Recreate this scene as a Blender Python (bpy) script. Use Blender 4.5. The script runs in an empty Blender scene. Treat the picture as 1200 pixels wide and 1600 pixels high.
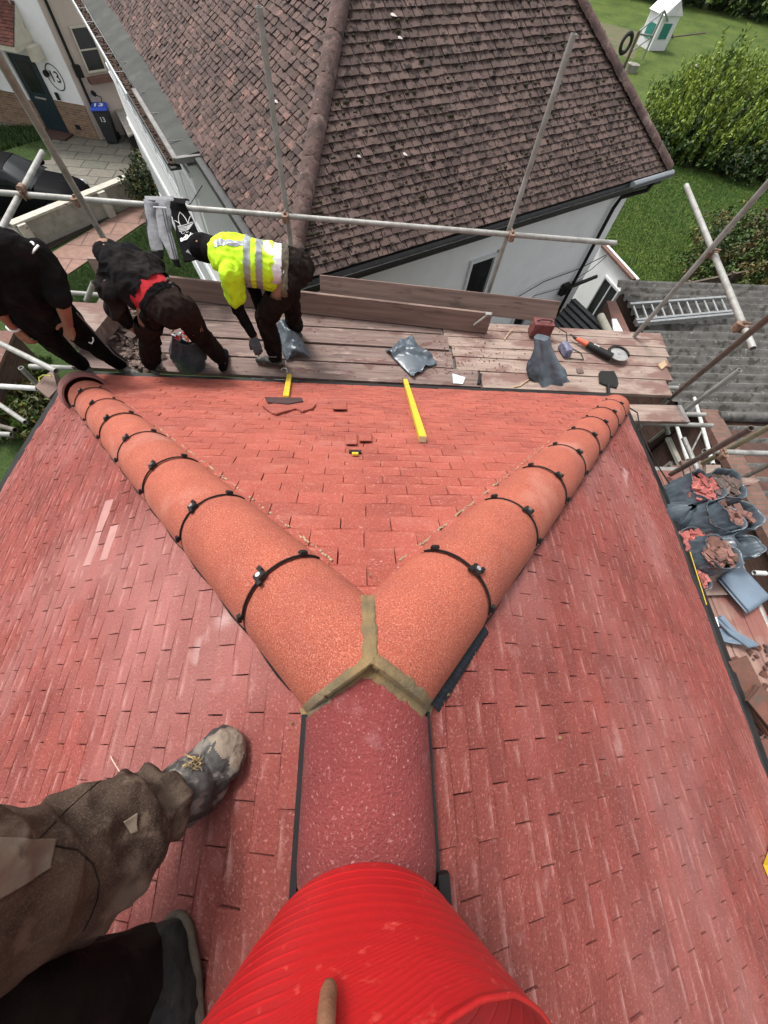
import bpy, bmesh, math, random
import numpy as np
from mathutils import Vector, Matrix, noise
random.seed(7); rng = np.random.default_rng(7)
SC = bpy.context.scene
COL = SC.collection

# ---------------------------------------------------------------- camera
F, NX, NY, X1 = 586.04, 550.3, 1098.5, -25.2
_d = np.array([NX-600, NY-800, F]); _y1 = -(F*F+X1*_d[0])/_d[1]
_yw = np.array([X1, _y1, F]); _yw /= np.linalg.norm(_yw)
_z = -_d/np.linalg.norm(_d); _x = np.cross(_yw, _z)
RC = np.array([_x, _yw, _z])
cd = bpy.data.cameras.new('camera'); cam = bpy.data.objects.new('camera', cd); COL.objects.link(cam)
cd.sensor_fit = 'HORIZONTAL'; cd.sensor_width = 36; cd.lens = F/1200*36
cd.clip_start = .02; cd.clip_end = 400
Mx = Matrix.Identity(4)
for i in range(3):
    Mx[i][0] = RC[i, 0]; Mx[i][1] = -RC[i, 1]; Mx[i][2] = -RC[i, 2]
cam.matrix_world = Mx
SC.camera = cam
# ---------------------------------------------------------------- light
SUN_DIR = Vector((-.35, .36, 1.0)).normalized()
w = bpy.data.worlds.new('World'); SC.world = w; w.use_nodes = True
nt = w.node_tree; bg = nt.nodes['Background']
sky = nt.nodes.new('ShaderNodeTexSky'); sky.sky_type = 'NISHITA'; sky.sun_disc = False
sky.sun_elevation = math.asin(SUN_DIR.z); sky.sun_rotation = math.atan2(SUN_DIR.x, SUN_DIR.y)
sky.dust_density = 4; sky.air_density = 1.0; sky.ozone_density = .6
hs = nt.nodes.new('ShaderNodeHueSaturation'); hs.inputs['Saturation'].default_value = .15
nt.links.new(sky.outputs[0], hs.inputs['Color']); nt.links.new(hs.outputs[0], bg.inputs[0])
bg.inputs[1].default_value = .14
sl = bpy.data.lights.new('sun', 'SUN'); sl.energy = 1.4; sl.angle = math.radians(12); sl.color = (1, .96, .9)
so = bpy.data.objects.new('sun', sl); COL.objects.link(so)
so.rotation_euler = SUN_DIR.to_track_quat('Z', 'Y').to_euler()
SC.view_settings.view_transform = 'Standard'; SC.view_settings.look = 'None'
SC.view_settings.exposure = .95; SC.view_settings.gamma = 1

# ---------------------------------------------------------------- helpers
def V(*a): return Vector(a[0] if len(a) == 1 else a)
def ray(u, v):
    c = np.array([u-600, v-800, F]); r = RC @ c; return Vector(r/np.linalg.norm(r))
def U(u, v, z): r = ray(u, v); return r*(z/r.z)
def UP(u, v, P, n): r = ray(u, v); return r*(Vector(P).dot(n)/r.dot(n))
def D(u, v, dep): return Vector(RC @ np.array([(u-600)/F*dep, (v-800)/F*dep, dep]))
def UV(u, v, xy):           # height at which the pixel's ray is over the plan point's distance
    r = ray(u, v); k = math.hypot(*xy)/math.hypot(r.x, r.y); return Vector((xy[0], xy[1], r.z*k))

def tag(o, label=None, cat=None, group=None, kind=None):
    if label: o['label'] = label
    if cat: o['category'] = cat
    if group: o['group'] = group
    if kind: o['kind'] = kind
    return o
def empty(name, loc, label, cat, group=None):
    o = bpy.data.objects.new(name, None); COL.objects.link(o); o.location = loc; o.empty_display_size = .1
    return tag(o, label, cat, group)
def parent(o, p):
    if p is not None:
        o.parent = p
        T = Matrix.Translation(p.location); o.matrix_parent_inverse = T.inverted()
        if p.parent is not None: o.matrix_parent_inverse = Matrix.Identity(4)
    return o
class MB:
    def __init__(s): s.v = []; s.f = []; s.m = []
    def add(s, vs, fs, mi=0):
        b = len(s.v); s.v += [tuple(x) for x in vs]
        for f in fs: s.f.append(tuple(b+i for i in f)); s.m.append(mi)
    def box(s, c, dx, dy, dz, mi=0, taper=1.0):     # c centre, half-axis vectors
        c, dx, dy, dz = map(Vector, (c, dx, dy, dz)); vs = []
        for k in (-1, 1):
            t = taper if k > 0 else 1
            for a, b in ((-1, -1), (1, -1), (1, 1), (-1, 1)): vs.append(c+dx*a*t+dy*b*t+dz*k)
        s.add(vs, [(3, 2, 1, 0), (4, 5, 6, 7), (0, 1, 5, 4), (1, 2, 6, 5), (2, 3, 7, 6), (3, 0, 4, 7)], mi)
    def bx(s, x0, x1, y0, y1, z0, z1, mi=0):
        s.box(((x0+x1)/2, (y0+y1)/2, (z0+z1)/2), ((x1-x0)/2, 0, 0), (0, (y1-y0)/2, 0), (0, 0, (z1-z0)/2), mi)
    def prism(s, poly, h, mi=0):                     # poly list of Vectors, h extrude Vector
        n = len(poly); p = [Vector(q) for q in poly]; h = Vector(h)
        s.add(p+[q+h for q in p], [tuple(range(n))[::-1], tuple(range(n, 2*n))]+[(i, (i+1) % n, n+(i+1) % n, n+i) for i in range(n)], mi)
    def tube(s, p0, p1, r, r1=None, seg=14, hollow=0, mi=0):
        p0, p1 = Vector(p0), Vector(p1); r1 = r if r1 is None else r1
        a = (p1-p0).normalized(); x = a.orthogonal().normalized(); y = a.cross(x)
        ring = lambda p, q: [p+(x*math.cos(t)+y*math.sin(t))*q for t in [2*math.pi*i/seg for i in range(seg)]]
        vs = ring(p0, r)+ring(p1, r1); fs = [(i, (i+1) % seg, seg+(i+1) % seg, seg+i) for i in range(seg)]
        if hollow:
            d = min(.15, (p1-p0).length*.4)
            vs += ring(p1, r1-hollow)+ring(p1-a*d, r1-hollow)+ring(p0, r-hollow)+ring(p0+a*d, r-hollow)
            for i in range(seg):
                j = (i+1) % seg
                fs += [(seg+i, seg+j, 2*seg+j, 2*seg+i), (2*seg+i, 2*seg+j, 3*seg+j, 3*seg+i)]
                fs += [(j, i, 4*seg+i, 4*seg+j), (4*seg+j, 4*seg+i, 5*seg+i, 5*seg+j)]
            fs += [tuple(3*seg+i for i in range(seg)), tuple(5*seg+i for i in range(seg))[::-1]]
        else: fs += [tuple(range(seg))[::-1], tuple(seg+i for i in range(seg))]
        s.add(vs, fs, mi)
    def path(s, pts, r, seg=8, mi=0):
        pts = [Vector(p) for p in pts]; n = len(pts); vs = []; x = None
        for i, p in enumerate(pts):
            a = (pts[min(i+1, n-1)]-pts[max(i-1, 0)]).normalized()
            x = a.orthogonal().normalized() if x is None else (x-a*x.dot(a)).normalized()
            y = a.cross(x)
            vs += [p+(x*math.cos(t)+y*math.sin(t))*r for t in [2*math.pi*k/seg for k in range(seg)]]
        fs = [(i*seg+k, i*seg+(k+1) % seg, (i+1)*seg+(k+1) % seg, (i+1)*seg+k) for i in range(n-1) for k in range(seg)]
        fs += [tuple(range(seg))[::-1], tuple((n-1)*seg+k for k in range(seg))]
        s.add(vs, fs, mi)
    def grid(s, P, mi=0, closed_u=False):            # P[i][j] vectors
        ni, nj = len(P), len(P[0]); vs = [q for row in P for q in row]; fs = []
        for i in range(ni-1):
            for j in range(nj if closed_u else nj-1):
                k = (j+1) % nj; fs.append((i*nj+j, i*nj+k, (i+1)*nj+k, (i+1)*nj+j))
        s.add(vs, fs, mi)
    def build(s, name, mats, par=None, smooth=False, bevel=0, **kw):
        me = bpy.data.meshes.new(name); me.from_pydata(s.v, [], s.f); me.validate()
        if not isinstance(mats, (list, tuple)): mats = [mats]
        for m in mats: me.materials.append(m)
        if len(mats) > 1 and len(me.polygons) == len(s.m): me.polygons.foreach_set('material_index', s.m)
        bm = bmesh.new(); bm.from_mesh(me); bmesh.ops.recalc_face_normals(bm, faces=bm.faces); bm.to_mesh(me); bm.free()
        o = bpy.data.objects.new(name, me); COL.objects.link(o); parent(o, par)
        if smooth:
            me.polygons.foreach_set('use_smooth', [True]*len(me.polygons))
            if smooth != 'all': me.set_sharp_from_angle(angle=math.radians(smooth if smooth is not True else 40))
        if bevel:
            b = o.modifiers.new('b', 'BEVEL'); b.width = bevel; b.segments = 2; b.limit_method = 'ANGLE'; b.angle_limit = .6
        return tag(o, **kw)
def quads(name, verts, nper, mats, par=None, midx=None, **kw):   # many n-gons from a numpy array (n*nper,3)
    me = bpy.data.meshes.new(name); nv = len(verts); nf = nv//nper
    me.vertices.add(nv); me.vertices.foreach_set('co', verts.astype(np.float32).ravel())
    me.loops.add(nv); me.loops.foreach_set('vertex_index', np.arange(nv, dtype=np.int32))
    me.polygons.add(nf); me.polygons.foreach_set('loop_start', np.arange(0, nv, nper, dtype=np.int32))
    me.update(calc_edges=True)
    for m in (mats if isinstance(mats, (list, tuple)) else [mats]): me.materials.append(m)
    if midx is not None: me.polygons.foreach_set('material_index', midx.astype(np.int32))
    o = bpy.data.objects.new(name, me); COL.objects.link(o); parent(o, par); return tag(o, **kw)

MATS = {}
def bloom(m, axis, org, gauge, col, st=.7, cos_=.817, other='Y'):
    nt = m.node_tree; N = nt.nodes.new; L = nt.links; b = nt.nodes['Principled BSDF']; src = b.inputs['Base Color'].links[0].from_socket
    tc = N('ShaderNodeTexCoord'); sx = N('ShaderNodeSeparateXYZ'); L.new(tc.outputs['Object'], sx.inputs[0])
    def mth(op, a, c=None):
        n = N('ShaderNodeMath'); n.operation = op
        for i, q in enumerate((a, c)):
            if q is None: continue
            if isinstance(q, (int, float)): n.inputs[i].default_value = q
            else: L.new(q, n.inputs[i])
        return n.outputs[0]
    s = mth('ABSOLUTE', mth('SUBTRACT', sx.outputs[axis], org)); f = mth('FRACT', mth('DIVIDE', s, gauge*cos_))
    r = N('ShaderNodeMapRange'); r.inputs[1].default_value = .74; r.inputs[2].default_value = .99; L.new(f, r.inputs[0])
    mp = N('ShaderNodeMapping'); mp.inputs['Scale'].default_value = (1, .6, 1) if axis == 'X' else (.6, 1, 1); L.new(tc.outputs['Object'], mp.inputs[0])
    n = N('ShaderNodeTexNoise'); n.inputs['Scale'].default_value = 26; n.inputs['Detail'].default_value = 5; L.new(mp.outputs[0], n.inputs['Vector'])
    q = N('ShaderNodeMapRange'); q.inputs[1].default_value = .48; q.inputs[2].default_value = .74; q.inputs[4].default_value = st; L.new(n.outputs[0], q.inputs[0])
    x = N('ShaderNodeMix'); x.data_type = 'RGBA'; x.inputs[7].default_value = tuple(col)+(1,); L.new(mth('MULTIPLY', r.outputs[0], q.outputs[0]), x.inputs[0]); L.new(src, x.inputs[6]); L.new(x.outputs[2], b.inputs['Base Color'])
def mat(name, c1, c2=None, scale=6, rough=.8, bump=0, bscale=None, bdist=.01, metal=0, island=0, spots=(), stretch=(1, 1, 1), detail=8, ramp=(.35, .65), spec=.4, trans=0):
    m = bpy.data.materials.new(name); m.use_nodes = True; nt = m.node_tree; L = nt.links; N = nt.nodes.new
    b = nt.nodes['Principled BSDF']; b.inputs['Roughness'].default_value = rough; b.inputs['Metallic'].default_value = metal
    b.inputs['Specular IOR Level'].default_value = spec
    tc = N('ShaderNodeTexCoord'); mp = N('ShaderNodeMapping'); mp.inputs['Scale'].default_value = stretch
    L.new(tc.outputs['Object'], mp.inputs[0])
    def ns(sc, det=8, src=mp):
        n = N('ShaderNodeTexNoise'); n.inputs['Scale'].default_value = sc; n.inputs['Detail'].default_value = det; n.inputs['Roughness'].default_value = .6
        L.new(src.outputs[0], n.inputs['Vector']); return n
    c1 = tuple(c1)+(1,); c2 = (tuple(c2)+(1,)) if c2 else c1
    n1 = ns(scale, detail); mr = N('ShaderNodeMapRange'); mr.inputs[1].default_value, mr.inputs[2].default_value = ramp
    L.new(n1.outputs[0], mr.inputs[0])
    mx = N('ShaderNodeMix'); mx.data_type = 'RGBA'; mx.inputs[6].default_value = c1; mx.inputs[7].default_value = c2
    L.new(mr.outputs[0], mx.inputs[0]); cur = mx.outputs[2]
    if island:
        g = N('ShaderNodeNewGeometry'); h = N('ShaderNodeHueSaturation'); r = N('ShaderNodeMapRange')
        r.inputs[3].default_value = 1-island; r.inputs[4].default_value = 1+island
        L.new(g.outputs['Random Per Island'], r.inputs[0]); L.new(r.outputs[0], h.inputs['Value']); L.new(cur, h.inputs['Color']); cur = h.outputs[0]
    for sp in spots:      # (colour, scale, threshold, softness[, strength[, stretch]])
        col, sc, th, sf = sp[:4]; st = sp[4] if len(sp) > 4 else 1
        src = mp
        if len(sp) > 5:
            src = N('ShaderNodeMapping'); src.inputs['Scale'].default_value = sp[5]; L.new(tc.outputs['Object'], src.inputs[0])
        n2 = ns(sc, 4, src); r = N('ShaderNodeMapRange'); r.inputs[1].default_value = th; r.inputs[2].default_value = th+sf; r.inputs[4].default_value = st
        L.new(n2.outputs[0], r.inputs[0]); x = N('ShaderNodeMix'); x.data_type = 'RGBA'; x.inputs[7].default_value = tuple(col)+(1,)
        L.new(r.outputs[0], x.inputs[0]); L.new(cur, x.inputs[6]); cur = x.outputs[2]
    L.new(cur, b.inputs['Base Color'])
    if bump:
        n3 = ns(bscale or scale*4, 6); bp = N('ShaderNodeBump'); bp.inputs['Strength'].default_value = bump; bp.inputs['Distance'].default_value = bdist
        L.new(n3.outputs[0], bp.inputs['Height']); L.new(bp.outputs[0], b.inputs['Normal'])
    if trans:
        b.inputs['Transmission Weight'].default_value = trans
    MATS[name] = m; return m
def brickmat(name, c1, c2, mortar, scale=1, bw=.225, bh=.075, axis='xz', msize=.01):
    m = mat(name, c1, c2); nt = m.node_tree; N = nt.nodes.new; L = nt.links; b = nt.nodes['Principled BSDF']
    tc = N('ShaderNodeTexCoord'); sx = N('ShaderNodeSeparateXYZ'); cx = N('ShaderNodeCombineXYZ'); L.new(tc.outputs['Object'], sx.inputs[0])
    if axis == 'xyz':
        ad = N('ShaderNodeMath'); ad.operation = 'ADD'; L.new(sx.outputs[0], ad.inputs[0]); L.new(sx.outputs[1], ad.inputs[1]); L.new(ad.outputs[0], cx.inputs[0]); L.new(sx.outputs[2], cx.inputs[1])
    else:
        L.new(sx.outputs['XYZ'.index(axis[0].upper())], cx.inputs[0]); L.new(sx.outputs['XYZ'.index(axis[1].upper())], cx.inputs[1])
    br = N('ShaderNodeTexBrick'); br.inputs['Color1'].default_value = tuple(c1)+(1,); br.inputs['Color2'].default_value = tuple(c2)+(1,); br.inputs['Mortar'].default_value = tuple(mortar)+(1,)
    br.inputs['Scale'].default_value = 1; br.inputs['Brick Width'].default_value = bw; br.inputs['Row Height'].default_value = bh; br.inputs['Mortar Size'].default_value = msize; br.inputs['Bias'].default_value = -.1
    L.new(cx.outputs[0], br.inputs['Vector'])
    n = N('ShaderNodeTexNoise'); n.inputs['Scale'].default_value = 6; n.inputs['Detail'].default_value = 8; L.new(tc.outputs['Object'], n.inputs['Vector'])
    mr = N('ShaderNodeMapRange'); mr.inputs[3].default_value = .6; mr.inputs[4].default_value = 1.35; L.new(n.outputs[0], mr.inputs[0])
    h = N('ShaderNodeHueSaturation'); L.new(mr.outputs[0], h.inputs['Value']); L.new(br.outputs[0], h.inputs['Color']); L.new(h.outputs[0], b.inputs['Base Color'])
    bp = N('ShaderNodeBump'); bp.inputs['Strength'].default_value = .5; bp.inputs['Distance'].default_value = .008; bp.invert = True
    L.new(br.outputs['Fac'], bp.inputs['Height']); L.new(bp.outputs[0], b.inputs['Normal']); return m

# ---------------------------------------------------------------- materials
WH = (.62, .5, .46)
M_tile = mat('red_concrete_tile', (.34, .078, .052), (.27, .060, .042), scale=3, rough=.88, bump=.9, bscale=170, bdist=.006, island=.12,
             spots=[((.56, .24, .19), 150, .56, .12, .5), ((.12, .025, .02), 140, .58, .10, .6), ((.42, .16, .13), 4.5, .56, .16, .35), ((.56, .34, .31), 60, .62, .10, .4)])
M_tile_side = mat('red_concrete_tile_streaked_shaded', (.24, .052, .040), (.175, .039, .031), scale=3, rough=.88, bump=.9, bscale=170, bdist=.006, island=.13,
             spots=[((.48, .21, .18), 150, .56, .12, .5), ((.09, .02, .017), 140, .58, .10, .6), ((.40, .19, .175), 1.1, .46, .25, .5), ((.50, .31, .29), 5, .66, .10, .3), ((.62, .46, .44), 1.6, .70, .06, .5)])  # side slopes' shade is put into the darker base; pale spots are bloom
M_hip = mat('red_hip_tile', (.36, .085, .048), (.29, .065, .04), scale=5, rough=.9, bump=.55, bscale=330, bdist=.005, island=.1,
             spots=[((.62, .27, .19), 300, .50, .16, .6), ((.12, .026, .020), 280, .54, .10, .75), ((.50, .27, .22), 3.5, .55, .2, .4), ((.30, .08, .06), 2.5, .6, .12, .4)])
M_ridge = mat('dark_red_ridge_tile', (.26, .048, .045), (.19, .036, .036), scale=4, rough=.85, bump=1, bscale=190, bdist=.008,
             spots=[((.56, .27, .25), 170, .59, .09, .65), ((.08, .02, .02), 200, .62, .08, .6), ((.42, .2, .2), 7, .6, .12, .4)])
M_hipold = mat('weathered_hip_end', (.20, .08, .07), (.27, .11, .10), scale=8, rough=.9, bump=.5, bscale=160)
M_under = mat('black_underlay', (.010, .010, .011), (.018, .018, .019), scale=9, rough=.75, spec=.2)
M_mortar = mat('sand_mortar', (.25, .165, .075), (.14, .105, .058), scale=14, rough=.98, bump=1, bscale=220, bdist=.004, spots=[((.14, .12, .09), 5, .52, .12, .7)])
M_blk = mat('black_plastic', (.010, .0095, .0095), (.018, .017, .016), rough=.5, spec=.2)
M_gold = mat('buff_pleat', (.38, .28, .17), (.22, .15, .10), scale=30, rough=.8)
M_steelb = mat('bright_steel', (.7, .7, .68), rough=.25, metal=1)
M_galv = mat('galvanised_tube', (.36, .36, .34), (.23, .22, .20), scale=9, rough=.55, metal=.2, bump=.15, bscale=60, stretch=(1, 1, 1), spots=[((.17, .14, .115), 7, .62, .1, .4), ((.48, .48, .45), 14, .6, .1, .6)])
M_galvd = mat('dirty_tube', (.20, .175, .15), (.13, .105, .092), scale=11, rough=.6, metal=.4, spots=[((.3, .27, .2), 9, .6, .1, .7)])
M_rust = mat('rusty_coupler', (.16, .08, .05), (.28, .2, .15), scale=30, rough=.7, metal=.3, bump=.5, bscale=90)
M_wpole = mat('white_pole', (.62, .62, .6), (.45, .45, .43), scale=12, rough=.5)
M_board = mat('scaffold_board_wood', (.19, .135, .115), (.105, .07, .062), scale=4, rough=.85, bump=.5, bscale=14, bdist=.004, stretch=(.5, 7, 5), island=.2,
             spots=[((.10, .045, .04), 3.2, .56, .06, .75, (1, 2.2, 1)), ((.46, .33, .28), 5, .58, .1, .5, (.6, 3, 1))])
M_boardl = mat('pink_dusty_board', (.31, .235, .195), (.20, .145, .12), scale=4, rough=.85, bump=.4, bscale=14, bdist=.004, stretch=(.5, 7, 5), island=.15,
             spots=[((.15, .075, .064), 2.2, .47, .12, .8, (1, 2, 1)), ((.12, .06, .05), 16, .66, .04, .7, (.7, 1, 1))])
M_boardy = mat('dusty_board_lengthways', (.27, .17, .135), (.17, .09, .075), scale=4, rough=.85, bump=.4, bscale=14, bdist=.004, stretch=(7, .5, 5), island=.2,
             spots=[((.2, .06, .05), 2.6, .5, .12, .7, (1, 1, 1)), ((.08, .04, .035), 12, .64, .05, .7, (1, 1, 1))])
M_toe = mat('toe_board_wood', (.24, .165, .135), (.15, .10, .085), scale=3, rough=.9, bump=.6, bscale=12, bdist=.005, stretch=(.4, .6, 9), spots=[((.09, .06, .05), 4, .58, .08, .7, (.5, 1, 3))])
M_band = mat('board_end_band', (.4, .4, .38), (.25, .2, .17), rough=.5, metal=.6)
M_yel = mat('yellow_painted_timber', (.62, .42, .02), (.55, .38, .03), scale=12, rough=.7, bump=.2, spots=[((.3, .2, .05), 40, .68, .05, .8)])
M_cut = mat('cut_timber_end', (.5, .36, .22), (.4, .27, .16), scale=30, rough=.9)
M_sack = mat('grey_blue_plastic', (.095, .12, .14), (.055, .07, .088), scale=6, rough=.26, bump=.45, bscale=14, bdist=.012, spec=.6, spots=[((.30, .30, .31), 5, .62, .12, .35)])
M_sackd = mat('pale_blue_plastic', (.16, .21, .27), (.13, .17, .22), scale=4, rough=.4, bump=.25, bscale=14, bdist=.008, spec=.5)
M_debris = mat('broken_tile_rubble', (.24, .11, .085), (.12, .07, .06), scale=14, rough=.95, bump=.5, bscale=60, island=.4)
M_debrisg = mat('old_tile_rubble', (.16, .11, .095), (.09, .065, .055), scale=14, rough=.95, bump=.5, bscale=60, island=.4)
M_clay = mat('old_clay_tile', (.15, .062, .042), (.085, .045, .035), scale=9, rough=.9, bump=.4, bscale=60, island=.4, spots=[((.08, .07, .06), 9, .55, .1, .7)])
M_tub = mat('red_plastic', (.48, .010, .013), (.38, .008, .011), scale=3, rough=.38, bump=.08, bscale=60, spec=.5, spots=[((.8, .06, .04), 5, .6, .2, .35), ((.35, .06, .04), 14, .66, .04, .5), ((.75, .12, .09), 40, .62, .08, .35, (1, 4, 1)), ((.28, .006, .01), 2.2, .5, .2, .5)])
M_tubin = mat('dark_red_plastic_inside', (.30, .01, .012), (.2, .012, .012), scale=7, rough=.55)  # inside of the tub is a darker red than its outside
# neighbour
M_nt = mat('weathered_brown_tile', (.115, .075, .064), (.075, .050, .044), scale=3, rough=.92, bump=.7, bscale=60, bdist=.006, island=.3,
             spots=[((.016, .011, .009), 13, .55, .05, .92), ((.13, .085, .078), 2.0, .56, .12, .45), ((.5, .46, .43), 55, .69, .02, .85)])
M_nt2 = mat('weathered_brown_tile_street_side', (.105, .064, .055), (.064, .041, .036), scale=3, rough=.92, bump=.7, bscale=60, bdist=.006, island=.35,
             spots=[((.016, .011, .009), 9, .575, .05, .9), ((.24, .13, .105), 3.4, .60, .05, .6), ((.45, .4, .38), 26, .74, .02, .7)])
M_nhip = mat('mossy_hip_tile', (.125, .075, .067), (.075, .050, .045), scale=6, rough=.95, bump=1, bscale=40, bdist=.01, spots=[((.05, .035, .03), 9, .56, .06, .8), ((.4, .37, .34), 30, .68, .03, .8), ((.28, .2, .17), 4, .55, .1, .5)])
M_moss = mat('dark_moss', (.02, .018, .01), (.05, .045, .02), scale=30, rough=1, bump=1, bscale=120)
M_white = mat('white_render', (.82, .82, .82), (.76, .76, .76), scale=3, rough=.9, bump=.35, bscale=60, bdist=.006, spots=[((.6, .6, .58), 1.2, .6, .15, .4)])
M_whitep = mat('white_plastic_frame', (.72, .73, .74), (.66, .67, .68), rough=.35)
M_pink = mat('pale_pink_render', (.56, .47, .41), (.5, .42, .37), scale=2, rough=.9, bump=.2, bscale=60)
M_glass = mat('dark_window_glass', (.010, .012, .014), (.02, .022, .024), scale=2, rough=.15, spec=.35)
M_felt = mat('grey_mineral_felt', (.066, .068, .062), (.046, .048, .044), scale=3, rough=.95, bump=.4, bscale=90, spots=[((.10, .10, .088), 2.4, .58, .1, .5)])
M_gut = mat('dark_gutter', (.02, .021, .022), (.045, .042, .04), scale=14, rough=.5)
M_guti = mat('leaf_litter', (.03, .018, .012), (.08, .045, .03), scale=40, rough=1, bump=1, bscale=90)
M_fasc = mat('lead_edge_strip', (.23, .22, .21), (.14, .135, .13), scale=6, rough=.7)
M_conc = mat('pale_concrete', (.36, .34, .29), (.25, .24, .20), scale=2.5, rough=.95, bump=.3, bscale=50, spots=[((.13, .13, .10), 3, .56, .12, .5)])
M_coping = mat('painted_coping', (.52, .49, .42), (.4, .37, .31), scale=5, rough=.9, spots=[((.15, .12, .1), 9, .64, .05, .8)])
M_soil = mat('dark_soil', (.022, .016, .012), (.05, .035, .026), scale=20, rough=1, bump=1, bscale=40, bdist=.03)
M_corr = mat('corrugated_cement_sheet', (.125, .12, .112), (.07, .066, .06), scale=5, rough=.95, bump=.6, bscale=50, bdist=.01, spots=[((.30, .29, .27), 11, .62, .05, .6), ((.03, .026, .018), 6, .54, .08, .75), ((.55, .55, .52), 5, .735, .015, .9)])
M_alu = mat('aluminium', (.40, .41, .41), (.28, .29, .29), scale=14, rough=.35, metal=.7)
M_dark = mat('dark_void', (.008, .008, .008), rough=.9)
M_fence = mat('weathered_fence_timber', (.13, .10, .075), (.08, .06, .045), scale=6, rough=.95, bump=.5, bscale=30, stretch=(1, 1, .3))
M_car = mat('black_car_paint', (.004, .004, .005), rough=.5, spec=.03)
M_chrome = mat('headlamp_glass', (.5, .52, .54), (.35, .36, .37), scale=20, rough=.1, metal=.4)
M_tyre = mat('black_rubber', (.014, .014, .015), (.03, .03, .03), scale=20, rough=.8)
M_blue = mat('blue_bin_lid', (.015, .06, .42), (.02, .07, .48), rough=.4)
M_bin = mat('dark_grey_bin', (.02, .022, .024), (.035, .037, .04), rough=.5)
M_wpaint = mat('white_lettering', (.72, .72, .72), rough=.6)
M_bpaint = mat('black_lettering', (.02, .02, .025), rough=.6)
M_door = mat('dark_blue_door', (.012, .022, .03), (.018, .03, .04), rough=.35)
M_cream = mat('cream_paint', (.62, .58, .48), (.52, .48, .4), scale=4, rough=.6)
M_brick = brickmat('yellow_brown_brick', (.26, .15, .08), (.15, .08, .045), (.24, .21, .17), axis='xyz')
M_brickr = brickmat('dark_red_brick', (.10, .045, .032), (.06, .03, .024), (.075, .06, .05), axis='xyz')
M_rcop = mat('red_coping', (.19, .09, .07), (.13, .075, .062), scale=7, rough=.9, spots=[((.5, .46, .42), 14, .68, .03, .9), ((.06, .05, .035), 8, .6, .06, .7)])
M_slab = brickmat('paving_slab', (.17, .155, .125), (.13, .125, .10), (.05, .045, .035), bw=.9, bh=.6, axis='xy', msize=.02)
M_slabp = brickmat('pink_paving', (.25, .145, .11), (.20, .12, .095), (.10, .06, .05), bw=1.4, bh=.75, axis='xy', msize=.018)
def grassmat(name, a, b, c, sc):
    return mat(name, a, b, scale=sc, rough=1, bump=1, bscale=18, bdist=.12, spots=[(c, 2.2, .54, .14, .6), ((.012, .028, .004), 14, .58, .1, .7), (b, 40, .56, .1, .6)])
M_grass = grassmat('lawn_grass', (.045, .085, .010), (.10, .145, .02), (.15, .15, .04), .5)
M_grassd = grassmat('front_lawn_grass', (.035, .07, .012), (.055, .095, .018), (.03, .05, .01), 2)
# clothes and skin
M_skin = mat('tanned_skin', (.30, .145, .095), (.24, .11, .07), scale=14, rough=.6, bump=.1, bscale=90)
M_skind = mat('dusty_brown_skin', (.26, .12, .065), (.18, .08, .045), scale=60, rough=.75, bump=.4, bscale=300, bdist=.002)
M_nail = mat('fingernail', (.45, .3, .22), rough=.45)
M_blackc = mat('black_cloth', (.006, .0055, .006), (.010, .009, .009), scale=7, rough=.95, bump=.5, bscale=40, spec=.06, spots=[((.03, .024, .021), 3, .60, .15, .5)])
M_hoodie = mat('charcoal_hoodie_cloth', (.010, .0095, .010), (.018, .016, .016), scale=5, rough=.95, bump=.5, bscale=50, spec=.06, spots=[((.055, .044, .038), 2.4, .54, .2, .55)])
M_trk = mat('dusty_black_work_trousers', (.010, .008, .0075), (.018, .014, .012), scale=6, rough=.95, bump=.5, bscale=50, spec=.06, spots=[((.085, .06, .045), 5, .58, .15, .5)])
M_trkb = mat('dark_brown_work_trousers', (.024, .016, .014), (.015, .011, .010), scale=6, rough=.95, bump=.5, bscale=50, spec=.06, spots=[((.08, .06, .05), 5, .6, .15, .5)])
M_hivis = mat('hi_vis_yellow', (.52, .85, .015), (.44, .74, .01), scale=5, rough=.75, bump=.3, bscale=20, spots=[((.28, .36, .05), 9, .62, .08, .5)])
M_refl = mat('reflective_strip', (.30, .32, .36), (.24, .26, .30), scale=20, rough=.4, metal=.2)
M_whitec = mat('white_cloth', (.68, .68, .72), (.58, .58, .62), scale=8, rough=.9)
M_redc = mat('red_cloth', (.42, .01, .02), (.33, .01, .015), scale=20, rough=.9, bump=.3, bscale=60)
M_greyc = mat('grey_marl_cloth', (.22, .22, .23), (.16, .16, .17), scale=25, rough=.95, bump=.3, bscale=60)
M_belt = mat('olive_belt', (.10, .085, .055), (.07, .06, .04), rough=.8)
M_olive = mat('worn_brown_work_trousers', (.090, .058, .040), (.036, .023, .017), spec=.15, scale=4, rough=.95, bump=.5, bscale=160, bdist=.003, detail=10, spots=[((.18, .135, .10), 6, .50, .16, .75), ((.26, .16, .10), 9, .68, .05, .6), ((.24, .19, .15), 3, .60, .1, .45), ((.02, .014, .011), 11, .60, .1, .6), ((.20, .145, .105), 26, .56, .12, .5), ((.028, .019, .014), 34, .58, .12, .5), ((.15, .11, .085), 420, .5, .1, .35)])
M_patch = mat('faded_khaki_patch', (.23, .185, .135), (.13, .10, .075), scale=8, rough=.95, bump=.4, bscale=200, bdist=.002, spots=[((.33, .27, .2), 11, .6, .1, .6), ((.08, .06, .045), 30, .60, .1, .6)])
M_boot = mat('scuffed_black_boot', (.03, .028, .027), (.06, .055, .052), scale=14, rough=.7, bump=.5, bscale=50, spots=[((.22, .19, .165), 22, .50, .1, .8), ((.01, .01, .01), 60, .6, .08, .7)])
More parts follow.
